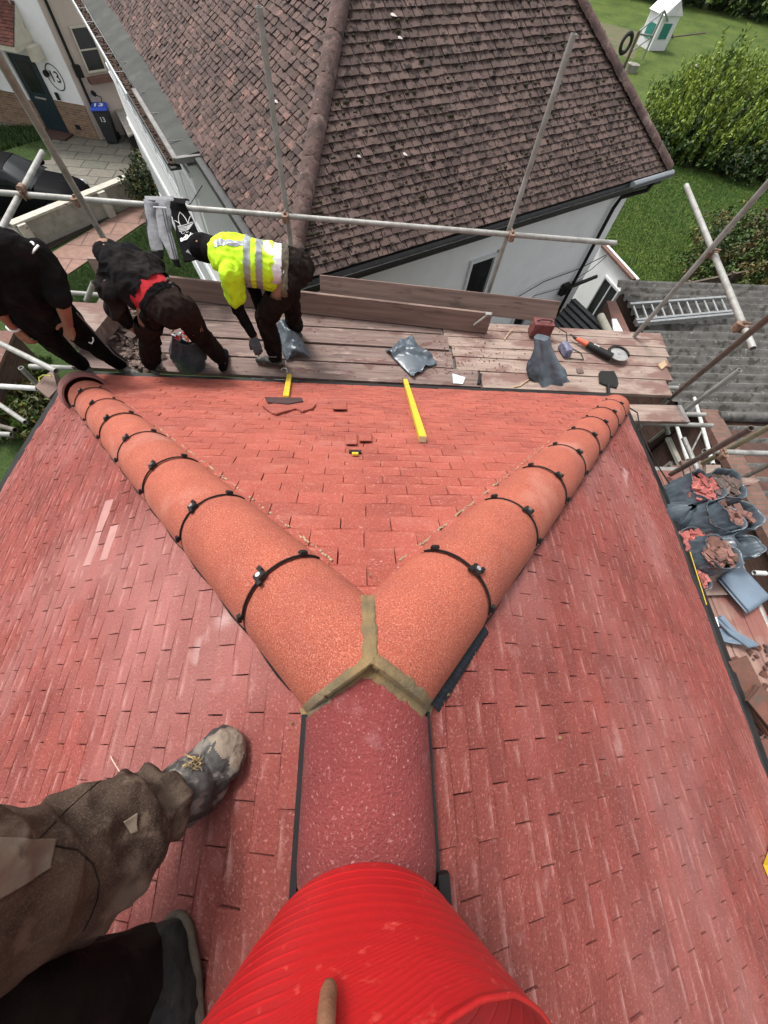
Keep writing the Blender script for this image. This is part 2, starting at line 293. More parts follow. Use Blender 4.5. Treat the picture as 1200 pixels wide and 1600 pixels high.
M_soled = mat('dark_boot_sole', (.11, .085, .065), (.06, .045, .035), scale=24, rough=.95, bump=.6, bscale=60)  # darker copy of the sole colour, for the second boot
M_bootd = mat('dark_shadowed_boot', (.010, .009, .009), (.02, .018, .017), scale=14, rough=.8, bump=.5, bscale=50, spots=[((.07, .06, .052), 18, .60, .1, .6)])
M_sole = mat('dusty_boot_sole', (.26, .21, .16), (.17, .13, .10), scale=24, rough=.95, bump=.6, bscale=60)
M_lace = mat('yellow_black_lace', (.4, .28, .12), (.1, .08, .05), scale=60, rough=.9)
M_glove = mat('dark_grey_glove', (.04, .045, .05), (.06, .065, .07), scale=20, rough=.8)
M_cuff = mat('orange_cuff', (.5, .17, .03), (.3, .12, .03), scale=30, rough=.8)
M_maroon = mat('maroon_plastic', (.11, .022, .022), (.16, .05, .045), scale=9, rough=.55, spots=[((.3, .16, .14), 14, .6, .1, .5)])
M_bluep = mat('blue_plastic', (.06, .065, .15), (.2, .2, .25), scale=20, rough=.5)
M_orange = mat('orange_tool_plastic', (.6, .10, .03), (.45, .09, .04), rough=.5)
M_disc = mat('cutting_disc', (.42, .42, .41), (.3, .29, .28), scale=20, rough=.45, metal=.4)
M_teal = mat('teal_plastic', (.03, .22, .17), (.02, .16, .13), rough=.5)
M_bark = mat('bark', (.07, .05, .035), (.04, .03, .02), scale=20, rough=1, bump=.8)
def leafmat(name, a, b):
    m = mat(name, a, b, scale=1.5, rough=.6, island=.45); return m
M_l1 = leafmat('yellow_green_leaf', (.22, .28, .035), (.15, .22, .028))
M_l2 = leafmat('mid_green_leaf', (.06, .11, .018), (.08, .13, .022))
M_l3 = leafmat('dark_green_leaf', (.018, .04, .010), (.03, .055, .014))
M_l4 = leafmat('rusty_leaf', (.13, .075, .02), (.10, .085, .02))
M_l5 = leafmat('olive_leaf', (.05, .06, .018), (.075, .08, .022))
GZ = -7.7
def sheet(name, pts, z, m, **kw):
    b = MB(); b.add([(p[0], p[1], z) for p in pts], [tuple(range(len(pts)))]); return b.build(name, m, **kw)
def obox(b, O, ex, ey, x0, x1, y0, y1, z0, z1, mi=0):
    O, ex, ey = Vector(O), Vector(ex), Vector(ey); c = O+ex*((x0+x1)/2)+ey*((y0+y1)/2); c = Vector((c.x, c.y, (z0+z1)/2))
    b.box(c, ex*((x1-x0)/2), ey*((y1-y0)/2), (0, 0, (z1-z0)/2), mi)
def clip(poly, cp):
    out = poly; n = len(cp); area = sum(cp[i][0]*cp[(i+1) % n][1]-cp[(i+1) % n][0]*cp[i][1] for i in range(n)); sg = 1 if area > 0 else -1
    for i in range(n):
        a, b = cp[i], cp[(i+1) % n]; inp = out; out = []
        if not inp: return []
        f = lambda p: sg*((b[0]-a[0])*(p[1]-a[1])-(b[1]-a[1])*(p[0]-a[0]))
        for j in range(len(inp)):
            p, q = inp[j-1], inp[j]; fp, fq = f(p), f(q)
            if (fp >= 0) != (fq >= 0): t = fp/(fp-fq); out.append((p[0]+(q[0]-p[0])*t, p[1]+(q[1]-p[1])*t))
            if fq >= 0: out.append(q)
    return out
def tiles(name, O, u, s, n, poly, mats, par, gauge=.1, wid=.165, th=.013, gap=.004, jit=.0015, seed=1, pick=None, skip=None, camber=.002, uoff=0, **kw):
    R = random.Random(seed); O, u, s, n = map(Vector, (O, u, s, n)); b = MB()
    us = [p[0] for p in poly]; ss = [p[1] for p in poly]
    r0, r1 = int(min(ss)//gauge)-1, int(max(ss)//gauge)+2
    for r in range(r0, r1):
        s0 = r*gauge; off = (wid/2 if r % 2 else 0)+R.uniform(-.006, .006)+uoff
        c0, c1 = int((min(us)-off)//wid)-1, int((max(us)-off)//wid)+2
        for c in range(c0, c1):
            ua = off+c*wid+gap/2; ub = ua+wid-gap; j = lambda k=1: R.uniform(-jit, jit)*k; um = (ua+ub)/2
            sa, sb = s0-gauge*.15, s0+gauge+j(1.4)
            pl = [(ua+j(.4), sa), (um, sa), (ub+j(.4), sa), (ub+j(.6), sb+j(1)), (um, sb+j(.6)), (ua+j(.6), sb+j(1))]
            tw, lf = j(1.2), j(1.6)
            if skip and skip(um, s0+gauge/2): continue
            pc = clip(pl, poly)
            if len(pc) < 3: continue
            mi = pick(um, s0+gauge/2, R) if pick else 0
            def hgt(p): q = (p[0]-um)/(wid/2); return th*(p[1]-sa)/(sb-sa)*1.0+lf*(p[1]-sa)/(sb-sa)+tw*q+camber*(1-q*q)
            top = [O+u*p[0]+s*p[1]+n*hgt(p) for p in pc]; bot = [O+u*p[0]+s*p[1]+n*(hgt(p)-th*1.05) for p in pc]
            k = len(pc); b.add(bot+top, [tuple(range(k, 2*k))]+[(i, (i+1) % k, k+(i+1) % k, k+i) for i in range(k)], mi)
    return b.build(name, mats, par, **kw)
def under(name, O, u, s, n, poly, m, par, dz=-.016, **kw):
    b = MB(); O, u, s, n = map(Vector, (O, u, s, n)); b.prism([O+u*p[0]+s*p[1]+n*dz for p in poly], n*-.05); return b.build(name, m, par, **kw)
def arc_pts(P, side, up, W, rise, nseg):
    Rr = (W*W/4+rise*rise)/(2*rise); a = math.asin(min(1, W/2/Rr)); a = math.pi-a if rise > Rr else a
    return [P+side*(Rr*math.sin(t))+up*(rise-Rr+Rr*math.cos(t)) for t in [-a+2*a*i/nseg for i in range(nseg+1)]]
def arc_tile(name, P0, P1, W, rise, th, m, par, planes=(), nseg=22, W1=None, close=False, jit=.0008, **kw):
    P0, P1 = Vector(P0), Vector(P1); a = (P1-P0).normalized(); side = a.cross(Vector((0, 0, 1))).normalized(); up = side.cross(a); W1 = W1 or W
    L = (P1-P0).length; nl = max(3, int(L/.03)); b = MB(); Ro, Ri = [], []
    for i in range(nl+1):
        t = i/nl; e = .006*(max(0, 1-min(t, 1-t)*L/.012)); ww = W+(W1-W)*t; P = P0+(P1-P0)*t
        sc = 1.
        if close and t > .8: sc = math.sqrt(max(.02, 1-((t-.8)/.2)**2))*.98
        Ro.append([q+up*random.uniform(-jit, jit) for q in arc_pts(P, side, up, (ww-e)*sc, (rise-e)*sc, nseg)]); Ri.append(arc_pts(P, side, up, (ww-2*th)*sc, max(.004, (rise-th)*sc), nseg))
    b.grid(Ro); b.grid(Ri)
    for i in range(nl):
        for j in (0, nseg): b.add([Ro[i][j], Ro[i+1][j], Ri[i+1][j], Ri[i][j]], [(0, 1, 2, 3)])
    for i in (0, nl):
        for j in range(nseg): b.add([Ro[i][j], Ro[i][j+1], Ri[i][j+1], Ri[i][j]], [(0, 1, 2, 3)])
    me_o = b.build(name, m, par, **kw); bm = bmesh.new(); bm.from_mesh(me_o.data)
    bmesh.ops.remove_doubles(bm, verts=bm.verts, dist=.0005)
    for pt, no in planes:
        bmesh.ops.bisect_plane(bm, geom=bm.verts[:]+bm.edges[:]+bm.faces[:], plane_co=pt, plane_no=no, clear_outer=True)
    bmesh.ops.recalc_face_normals(bm, faces=bm.faces); bm.to_mesh(me_o.data); bm.free()
    me_o.data.polygons.foreach_set('use_smooth', [True]*len(me_o.data.polygons)); me_o.data.set_sharp_from_angle(angle=.7); return me_o

# ================================================================ THE SETTING
sheet('ground', [(-60, -60), (90, -60), (90, 120), (-60, 120)], GZ-.02, M_grassd, kind='structure')
pu = lambda u, v: U(u, v, GZ)
sheet('lawn', [(9, 8), (60, -10), (85, 60), (60, 100), (5, 100), (5, 16)], GZ-.004, M_grass, kind='structure')
sheet('driveway', [(-24, 24.5), (-7, 25), (-6.6, 17.0), (-7.3, 17.3), (-10.3, 12.9), (-24, 8)], GZ-.008, M_slab, kind='structure')
sheet('front_garden', [(-20, 20.6), (-12.6, 20.8), (-12.0, 19.0), (-15, 17.6), (-20, 17)], GZ+.0, M_grassd, kind='structure')
sheet('soil_bed', [pu(236, 292), pu(250, 268), pu(262, 330), pu(225, 310), pu(60, 400), pu(40, 386)], GZ+.004, M_soil, kind='structure')
sheet('garden_path', [pu(232, 306), pu(262, 330), pu(222, 350), pu(90, 440), pu(60, 460), pu(30, 425)], GZ+.008, M_slabp, kind='structure')
sheet('back_path', [(3, -6), (8, -6), (8, 2.3), (3, 2.3)], GZ+.004, M_slab, kind='structure')
sheet('garden_edging', [(27.3, 35.3), (27.8, 35.7), (23.8, 40.6), (23.3, 40.2)], GZ+.01, M_conc, kind='structure')
sheet('bare_earth', [(14.5, 42), (19, 40), (22, 47), (17, 50)], GZ+.004, mat('bare_earth', (.12, .10, .06), (.07, .09, .03), scale=1.5, rough=1), kind='structure')

# ================================================================ OUR HOUSE
J0 = Vector((.0325, .1007, -.8326)); TP = .705; PA = math.atan(TP); cp, sp_ = math.cos(PA), math.sin(PA); RUN = 2.6
bloom(M_tile, 'Y', J0.y, .093, (.50, .21, .17), .5); bloom(M_tile_side, 'X', J0.x, .068, (.52, .28, .25), .7)
house = empty('tiled_house', (0, 1, GZ), 'house under our feet with a newly laid bright red hipped tile roof', 'house')
def plan(x, y): return Vector((J0.x+x, J0.y+y, J0.z-TP*max(abs(x), y, 0)))
def onfront(uv): q = UP(uv[0], uv[1], J0, Vector((0, sp_, cp))); return (q.x-J0.x, (q.y-J0.y)/cp)
def onleft(uv): q = UP(uv[0], uv[1], J0, Vector((-sp_, 0, cp))); return ((q.y-J0.y), -(q.x-J0.x)/cp)
holes = [onfront((558, 632)), onfront((574, 688))]
def near(lst, a, b, du=.09, ds=.06): return any(abs(a-p[0]) < du and abs(b-p[1]) < ds for p in lst)
fpoly = [(0, 0), (RUN, RUN/cp), (-RUN, RUN/cp)]
tiles('roof_slope', J0, (1, 0, 0), (0, cp, -sp_), (0, sp_, cp), fpoly, [M_tile, M_tile], house, seed=3, jit=.0018, camber=.003, gauge=.093, gap=.003, label='triangular bright red roof slope facing the workers')
under('roof_underlay', J0, (1, 0, 0), (0, cp, -sp_), (0, sp_, cp), fpoly, M_under, house)
REAVE = [(2.60, 2.6), (2.72, 1.5), (2.64, .5), (2.55, -.2), (2.45, -.75), (2.30, -2.4)]
LEAVE = [(-2.6, 2.6), (-2.86, 1.8), (-3.05, .6), (-3.1, -2.4)]
rpoly = [(-y, x/cp) for x, y in [(0, 0)]+REAVE+[(0, -2.4)]]
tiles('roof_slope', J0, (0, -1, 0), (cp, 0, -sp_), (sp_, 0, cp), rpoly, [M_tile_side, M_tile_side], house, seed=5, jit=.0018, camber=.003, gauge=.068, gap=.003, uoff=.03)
under('roof_underlay', J0, (0, -1, 0), (cp, 0, -sp_), (sp_, 0, cp), rpoly, M_under, house)
lpoly = [(y, -x/cp) for x, y in [(0, 0)]+LEAVE+[(0, -2.4)]]
M_pale = mat('pale_bloomed_tile', (.40, .21, .19), (.33, .165, .15), scale=12, rough=.9, bump=.6, bscale=240, bdist=.004)
pale = [onleft((168, 812)), onleft((160, 850)), onleft((178, 840))]
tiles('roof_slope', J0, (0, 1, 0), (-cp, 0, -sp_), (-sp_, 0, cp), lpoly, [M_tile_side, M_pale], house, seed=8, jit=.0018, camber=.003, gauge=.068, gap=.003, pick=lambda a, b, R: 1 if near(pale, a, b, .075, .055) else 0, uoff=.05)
under('roof_underlay', J0, (0, 1, 0), (-cp, 0, -sp_), (-sp_, 0, cp), lpoly, M_under, house)
def gut(pts, out, name='gutter'):
    b = MB(); n = len(pts)
    for i in range(n-1):
        p, q = pts[i], pts[i+1]; o = Vector(out)
        prof = lambda P: [P+o*-.02+Vector((0, 0, -.03)), P+o*.03+Vector((0, 0, -.012)), P+o*.075+Vector((0, 0, -.018)), P+o*.08+Vector((0, 0, -.06)), P+o*.04+Vector((0, 0, -.10)), P+o*-.02+Vector((0, 0, -.09))]
        a, c = prof(p), prof(q); k = 6
        b.add(a+c, [(j, (j+1) % k, k+(j+1) % k, k+j) for j in range(k)]+[tuple(range(k)), tuple(range(k, 2*k))[::-1]])
    return b.build(name, M_blk, house)
gut([plan(x, y)+Vector((0, 0, -TP*0)) for x, y in REAVE], (1, 0, 0)); gut([plan(x, y) for x, y in LEAVE], (-1, 0, 0))
b = MB(); b.bx(J0.x-2.58, J0.x+2.58, J0.y+RUN-.01, J0.y+RUN+.035, J0.z-TP*RUN-.06, J0.z-TP*RUN+.012); b.build('eave_strip', M_blk, house)
b = MB(); b.bx(-2.2, 2.15, -3.0, 2.35, GZ, -2.75); b.build('wall', M_brick, house)
# yellow edge under the right eave
b = MB(); p, q = U(1078, 862, -2.66), U(1104, 945, -2.66); b.path([p, q], .0035, mi=0); b.build('eave_batten', M_yel, house)

# ---- ridge and hip tiles
JT = J0+Vector((0, -.05, 0)); BIS = {}
def hipdir(sg): return Vector((sg, 1, -TP)).normalized()
kx = Vector((0, -1, 0)); HW = .268
def mitre(a, b, gap):
    if abs(a.x)+abs(b.x) > 0 and min(a.y, b.y) < 0:      # between the ridge and a hip: steeper than the bisector
        sg = 1 if (a.x+b.x) > 0 else -1; t = Vector((sg*.13, -.082, 0)).normalized(); n = Vector((-t.y, t.x, 0))
        ky = -1 if b.y < 0 else 1
        if n.y*ky < 0: n = -n
        return (JT+Vector((0, .012, 0))-n*gap, n)
    return mitre0(a, b, gap)
def mitre0(a, b, gap):      # plane between plan axes a and b keeping the a side
    a2 = Vector((a.x, a.y, 0)).normalized(); b2 = Vector((b.x, b.y, 0)).normalized(); d = (a2+b2).normalized(); n = Vector((-d.y, d.x, 0))
    if n.dot(b2) < 0: n = -n
    return (JT-n*gap, n)
HB = {-1: [-.25, .34, .81, 1.27, 1.72, 2.17, 2.62, 3.07, 3.42], 1: [-.25, .38, .83, 1.28, 1.72, 2.18, 2.63, 3.09, 3.55, 4.02]}
def hip_base(sg, s): return JT+Vector((0, 0, -.028))+hipdir(sg)*s
mort = MB()
for sg in (-1, 1):
    hd = hipdir(sg); B = HB[sg]
    for i in range(len(B)-1):
        pl = []
        if i == 0: pl = [mitre(hd, kx, .008), (JT-Vector((-sg, 0, 0))*-0+Vector((sg*.009, 0, 0)), Vector((-sg, 0, 0)))]
        last = i == len(B)-2
        mt = M_hip
        t = arc_tile('hip_tile', hip_base(sg, B[i]+.004)+Vector((0, 0, random.uniform(-.002, .002))), hip_base(sg, B[i+1]-.004)+Vector((0, 0, random.uniform(-.002, .002))), HW, .100+.003*(i % 2), .016, mt, house, planes=pl, close=(last and sg == 1))
        if last: continue
        s0 = B[i+1]; c = MB(); side = hd.cross(Vector((0, 0, 1))).normalized(); up = side.cross(hd); bp = hip_base(sg, s0)
        # strap
        A1 = [arc_pts(bp+hd*k, side, up, HW+.003, .105, 20) for k in (-.0016, .0016)]; A2 = [arc_pts(bp+hd*k, side, up, HW-.008, .10, 20) for k in (-.003, .003)]
        lo, hi = 2, 19
        for j in range(lo, hi): c.add([A1[0][j], A1[0][j+1], A1[1][j+1], A1[1][j], A2[0][j], A2[0][j+1], A2[1][j+1], A2[1][j]], [(0, 1, 2, 3), (0, 1, 5, 4), (2, 3, 7, 6), (4, 5, 6, 7)])
        c.build('union_strap', M_blk, t)
        for fr, sz in ((.12, .012), (.44, .016), (.78, .013)) if i < 5 else ((.12, .009), (.44, .013), (.78, .009)):
            if sg == 1: fr = 1-fr if fr != .44 else .56
            P = arc_pts(bp, side, up, HW+.010, .110, 100)[int(fr*100)]; cen = bp+up*(.110-.135); nn = (P-cen).normalized(); tt = nn.cross(hd)
            c = MB(); c.box(P+nn*.002, tt*sz, hd*sz*(.85 if abs(fr-.5) < .1 else .6), nn*.005, taper=.8)
            if abs(fr-.5) < .1: c.box(P-hd*.016+tt*.012, tt*.006, hd*.008, nn*.006); c.box(P+hd*.016-tt*.012, tt*.006, hd*.008, nn*.006)
            k = c.build('union_clip', M_blk, t, bevel=.002)
            if abs(fr-.5) < .1:
                c = MB(); c.tube(P+nn*.005, P+nn*.009, .007, seg=12); c.build('screw', M_steelb, t, smooth=True)
    # strips at the foot of the tiles
    side = hd.cross(Vector((0, 0, 1))).normalized(); up = side.cross(hd); roll = MB(); pl_ = MB(); sf = side if side.y > 0 else -side
    for ss_, w0 in ((sf, .132), (-sf, .128)):
        st = .30 if ss_ is sf else .12; L = B[-1]
        n = int((L-st)/.05); prev = None; rows = []
        for i in range(n+1):
            s = st+(L-st)*i/n; P = hip_base(sg, s)+ss_*w0; wv = .003*math.sin(i*1.3)
            rows.append([P-ss_*.014+up*.003, P+ss_*(.004+wv)+up*.000, P+ss_*(.009+wv)-up*.008, P-ss_*.014-up*.014])
        roll.grid(rows)
    P = lambda s: hip_base(sg, s)+sf*(.150-.010*min(1, s/2.5))
    s = .32
    while s < B[-1]-.05:
        if random.random() < .88:
            k = MB; wd = random.uniform(.004, .007); pl_.box(P(s)+up*-.001+sf*random.uniform(-.003, .003), hd*wd, sf*.003, up*random.uniform(.003, .005), mi=0)
        s += .013 if random.random() < .96 else .05
    roll.build('ridge_roll', M_under, house); tag(pl_.build('pleated_edge', M_gold, house), kind='stuff')
# broad dark pleated flap by the right hip foot
b = MB(); sd = Vector((1, -1, 0)).normalized(); P0 = UP(682, 1108, J0+Vector((0, 0, .02)), Vector((sp_, 0, cp))); P1 = UP(764, 988, J0+Vector((0, 0, .02)), Vector((sp_, 0, cp)))
rows = []
for i in range(41):
    t = i/40; P = P0.lerp(P1, t); dd = (P1-P0).normalized(); lat = Vector((dd.y, -dd.x, 0)).normalized(); h = .004*(i % 2)
    rows.append([P-lat*.024+Vector((0, 0, .014)), P-lat*.004+Vector((0, 0, .004+h)), P+lat*(.001+.009*(1-t))+Vector((0, 0, -.006+h-.006*(1-t)))])
b.grid(rows); b.build('pleated_flap', mat('navy_pleat', (.012, .015, .02), (.022, .026, .033), scale=40, rough=.7, spec=.2), house)
# ridge tiles
rb = lambda s: JT+Vector((0, -s, -.055))
pls = [mitre(kx, hipdir(1), .012), mitre(kx, hipdir(-1), .008)]
arc_tile('ridge_tile', rb(-.2), rb(.335), .252, .100, .016, M_ridge, house, planes=pls, label='dark red ridge tile mitred into the mortar junction')  # first ridge tile, darker red than the hip tiles
arc_tile('ridge_tile', rb(.345), rb(.79), .252, .1, .016, M_ridge, house)
arc_tile('ridge_tile', rb(.80), rb(1.25), .252, .1, .016, M_ridge, house)
arc_tile('ridge_tile', rb(1.26), rb(1.71), .252, .1, .016, M_ridge, house)
b = MB()
for sx in (-1, 1): b.box((JT.x+sx*(.130 if sx < 0 else .128), JT.y-1.05, rb(0).z-.014), (.006 if sx < 0 else .0035, 0, 0), (0, .98, 0), (0, 0, .014))
b.build('ridge_roll', M_under, house)
b = MB(); b.box((JT.x+.135, JT.y-.345, rb(0).z+.004), (.010, 0, 0), (0, .02, 0), (0, 0, .01)); b.build('union_clip', M_blk, house)
# mortar: three ribbons following the tile faces along the mitres, with torn edges
def arch(l, W, rise):
    Rr = (W*W/4+rise*rise)/(2*rise); l = min(abs(l), Rr*.999); return rise-Rr+math.sqrt(Rr*Rr-l*l)
def surf(x, y):
    zr = -.055+arch(x, .252, .100) if abs(x) < .15 else -1
    out = []
    for sg in (-1, 1):
        a = (sg*x+y)/1.4142; l = (y-sg*x)/1.4142; u_ = 1.117; out.append(-.028-.4985*a+arch(l, HW, .105)*u_ if a > -.2 else -1)
    sg = -1 if x < 0 else 1; t = abs(x)/.13; ym = .012-.082*t
    return zr if y < ym else (out[0] if x < 0 else out[1])
mb = MB()
def ribbon(p0, p1, w, seed, n=90):
    p0, p1 = Vector(p0), Vector(p1); d = (p1-p0).normalized(); s_ = Vector((-d.y, d.x)); rows = []; K = 12
    for i in range(n+1):
        t = i/n; c = p0.lerp(p1, t); wl = w*(1+.30*noise.noise(Vector((t*9, seed, 0)))+.15*noise.noise(Vector((t*34, seed, 0)))); wr = w*(1+.30*noise.noise(Vector((t*9, seed+5, 0)))+.15*noise.noise(Vector((t*34, seed+9, 0)))); row = []
        for k in range(K+1):
            q_ = -1+2*k/K; o = c+s_*q_*(wl if q_ < 0 else wr); zz = min(surf(o.x, o.y), surf(c.x, c.y)+.01) if abs(q_) < .75 else surf(o.x, o.y)
            e = .0022*(1-abs(q_)**3)+.0018*noise.noise(Vector((o.x*80, o.y*80, seed)))-.0035*(abs(q_) > .97)
            row.append(JT+Vector((o.x, o.y, zz+e)))
        rows.append(row)
    mb.grid(rows)
ribbon((0, .016), (-.138, -.072), .014, 1); ribbon((0, .016), (.138, -.074), .022, 2); ribbon((0, -.010), (0, .178), .015, 3)
o = mb.build('mortar_joint', M_mortar, house, smooth='all', label='tan mortar joint shaped like a Y where ridge and hips meet')
cr_ = MB()
for (u_, v_) in ((874, 1152), (877, 1205), (945, 1209), (590, 905), (577, 898), (700, 1085), (455, 1130), (610, 915), (812, 1110)):
    f_ = 1 if u_ > 600 else (-1 if u_ < 560 else 0); nn = Vector((sp_*f_, 0, cp)) if v_ > 950 else Vector((0, sp_, cp)); P = UP(u_, v_, J0+nn*.018, nn); r = random.uniform(.003, .006)
    vs = [P+Vector((random.uniform(-1, 1), random.uniform(-1, 1), random.uniform(-.3, 1)))*r for _ in range(8)]; cr_.add(vs, [(0, 1, 2), (1, 2, 3), (2, 3, 4), (3, 4, 5), (4, 5, 6), (5, 6, 7), (0, 3, 6), (1, 4, 7), (0, 5, 7)])
tag(cr_.build('mortar_crumb', M_mortar, house), kind='stuff')
# old hip end tile at the left corner
hd = hipdir(-1); arc_tile('hip_end_tile', hip_base(-1, 3.40)+Vector((0, 0, -.015)), hip_base(-1, 3.72)+Vector((0, 0, -.03)), .34, .16, .018, M_hipold, house, W1=.36, close=True, label='weathered brown hip end tile at the left corner')

# ================================================================ NEIGHBOUR'S BIG HOUSE
A = Vector((-.87, 4.57, -2.9)); e1 = Vector((.847, .532, 0)).normalized(); mm_ = Vector((-.532, .847, 0)).normalized(); ml = Vector((-.46, .888, 0)).normalized(); el = Vector((.888, .46, 0)).normalized()
W1_ = 7.73; H1 = 3.43; nb = empty('neighbour_house', tuple(A.xy)+(GZ,), 'large white rendered house with a weathered brown tiled hip roof behind the scaffold', 'house')
q = math.atan(H1/(W1_/2)); cq, sq = math.cos(q), math.sin(q)
tiles('roof_slope', A, e1, -mm_*cq+Vector((0, 0, -sq)), mm_*-sq+Vector((0, 0, cq)), [(0, 0), (W1_, 0), (W1_/2, -W1_/2/cq)], M_nt, nb, th=.022, jit=.004, gap=.010, camber=.005, seed=11, gauge=.098, wid=.155)
under('roof_underlay', A, e1, -mm_*cq+Vector((0, 0, -sq)), mm_*-sq+Vector((0, 0, cq)), [(0, 0), (W1_, 0), (W1_/2, -W1_/2/cq)], M_dark, nb)
P1 = A+(e1+mm_)*(W1_/2); lat = (P1-A).dot(el); al = (P1-A).dot(ml); q2 = math.atan(H1/lat); c2, s2 = math.cos(q2), math.sin(q2)
lp = [(0, 0), (14, 0), (14, -lat/c2), (al, -lat/c2)]
tiles('roof_slope', A, ml, -el*c2+Vector((0, 0, -s2)), el*-s2+Vector((0, 0, c2)), lp, M_nt2, nb, th=.024, jit=.006, gap=.013, camber=.008, seed=12, wid=.148, gauge=.092, label='diamond looking brown roof slope on the street side')
under('roof_underlay', A, ml, -el*c2+Vector((0, 0, -s2)), el*-s2+Vector((0, 0, c2)), lp, M_dark, nb)
Bc = A+e1*W1_; P1.z = A.z+H1
b = MB(); far = P1+mm_*10; b.add([Bc, Bc+mm_*14, Vector((far.x, far.y, P1.z)), P1], [(0, 1, 2, 3)]); b.build('roof_slope', M_nt, nb)
def hipline(P, Q, w, r, n, seed, name='hip_tile'):
    d = (Q-P); 
    for i in range(n):
        a, c = P+d*(i/n), P+d*((i+1)/n); arc_tile(name, a+Vector((0, 0, -.01+.005*random.random())), c+Vector((0, 0, -.01+.005*random.random())), w, r, .02, M_nhip, nb, nseg=12, jit=.008)
hipline(A+(P1-A)*.01, P1, .22, .10, 14, 1); hipline(Bc+(P1-Bc)*.005, P1, .24, .095, 14, 2)
Q1 = P1+mm_*8; hipline(P1, Q1, .3, .13, 12, 3, 'ridge_tile')
# moss clumps lying on the roof (tiny lumps)
mv = MB(); R = random.Random(4)
for k in range(520):
    t = R.random(); a = R.uniform(.2, W1_-.2); d = R.uniform(0.05, min(a, W1_-a)-.1) if min(a, W1_-a) > .25 else .05
    cl = noise.noise(Vector((a*.9, d*.9, 3)))
    if cl < -.05 and R.random() < .7: continue
    d = round(d/(.1*cq))*.1*cq+.01; P = A+e1*a+mm_*d+Vector((0, 0, d*H1/(W1_/2)+.02)); r = R.uniform(.012, .034)
    x = e1*r*R.uniform(.8, 1.8); y = (mm_*cq+Vector((0, 0, sq)))*r*.7; nn = mm_*-sq+Vector((0, 0, cq))
    vs = []; 
    for ring, rr, hh in ((0, 1, 0), (1, .7, .6), (2, .2, .8)):
        vs += [P+(x*math.cos(g)+y*math.sin(g))*rr*R.uniform(.8, 1.1)+nn*r*hh for g in [i*1.047 for i in range(6)]]
    mv.add(vs, [(i, (i+1) % 6, 6+(i+1) % 6, 6+i) for i in range(6)]+[(6+i, 6+(i+1) % 6, 12+(i+1) % 6, 12+i) for i in range(6)]+[(12, 13, 14, 15, 16, 17)])
tag(mv.build('moss', M_moss, nb), kind='stuff')
dr = MB()
for (u_, v_, r) in ((632, 240, .022), (560, 243, .02), (613, 22, .03), (624, 58, .022), (431, 158, .022)):
    P = UP(u_, v_, A+Vector((0, 0, .03)), mm_*-sq+Vector((0, 0, cq))) if u_ > 500 else UP(u_, v_, A+Vector((0, 0, .03)), el*-s2+Vector((0, 0, c2)))
    dr.box(P, (r, 0, 0), mm_*r*1.8, (0, 0, .006), taper=.6)
dr.build('bird_dropping', mat('bird_lime', (.55, .5, .48), rough=.9), nb)
# walls
b = MB(); WO = A+e1*.3+mm_*.35
b.prism([Vector((WO.x, WO.y, GZ)), Vector((Bc-e1*.25+mm_*.35).to_3d()[:2]+(GZ,)), Vector((Bc-e1*.25+mm_*12).to_3d()[:2]+(GZ,)), Vector((A+el*.3+ml*12).to_3d()[:2]+(GZ,))], (0, 0, -2.99-GZ)); b.build('wall', M_white, nb)
b = MB(); obox(b, A, e1, mm_, .0, W1_, .0, .36, -3.0, -2.965); obox(b, A, e1, mm_, .02, W1_-.02, .0, .03, -3.1, -2.93)
b.build('soffit', M_gut, nb)
b = MB()
for i in range(30):
    pass
gs = [A+e1*(-.05+W1_*1.01*i/30)-mm_*.07+Vector((0, 0, -.02)) for i in range(31)]
b.grid([[p+mm_*.055+Vector((0, 0, .0)), p+mm_*.03+Vector((0, 0, -.05)), p-mm_*.03+Vector((0, 0, -.05)), p-mm_*.06+Vector((0, 0, .0)), p-mm_*.066+Vector((0, 0, .0)), p-mm_*.035+Vector((0, 0, -.06)), p+mm_*.035+Vector((0, 0, -.06))] for p in gs]); b.build('gutter', M_gut, nb)
b = MB(); g0, g1 = A+e1*6.6-mm_*.07, A+e1*7.75-mm_*.07; b.tube(g0+Vector((0, 0, -.035)), g1+Vector((0, 0, -.035)), .058, seg=10); b.build('gutter', mat('pale_gutter', (.2, .22, .24), rough=.4), nb)
b = MB(); obox(b, A, ml, el, -.05, 3.7, -.12, .0, -3.03, -2.93); obox(b, A, ml, el, -.05, 3.7, .0, .32, -3.02, -2.985); b.build('gutter', M_gut, nb)
# downpipe with swan neck
def wallp(u_, v_, d=.28): return UP(u_, v_, A+mm_*d, mm_)
b = MB(); dp = [A+e1*7.35-mm_*.05+Vector((0, 0, -.08)), A+e1*7.35-mm_*.0+Vector((0, 0, -.25)), A+e1*7.08+mm_*.26+Vector((0, 0, -.42)), A+e1*7.02+mm_*.27+Vector((0, 0, -.6)), A+e1*6.98+mm_*.27+Vector((0, 0, -4.7))]
b.path(dp, .036, seg=10); hp = wallp(882, 452); b.box(hp, e1*.1, mm_*.05, (0, 0, .12)); b.path([hp+e1*.02, wallp(932, 432, .2)], .04); b.path([hp-mm_*.1, hp], .045); b.build('downpipe', M_blk, nb, smooth=True)
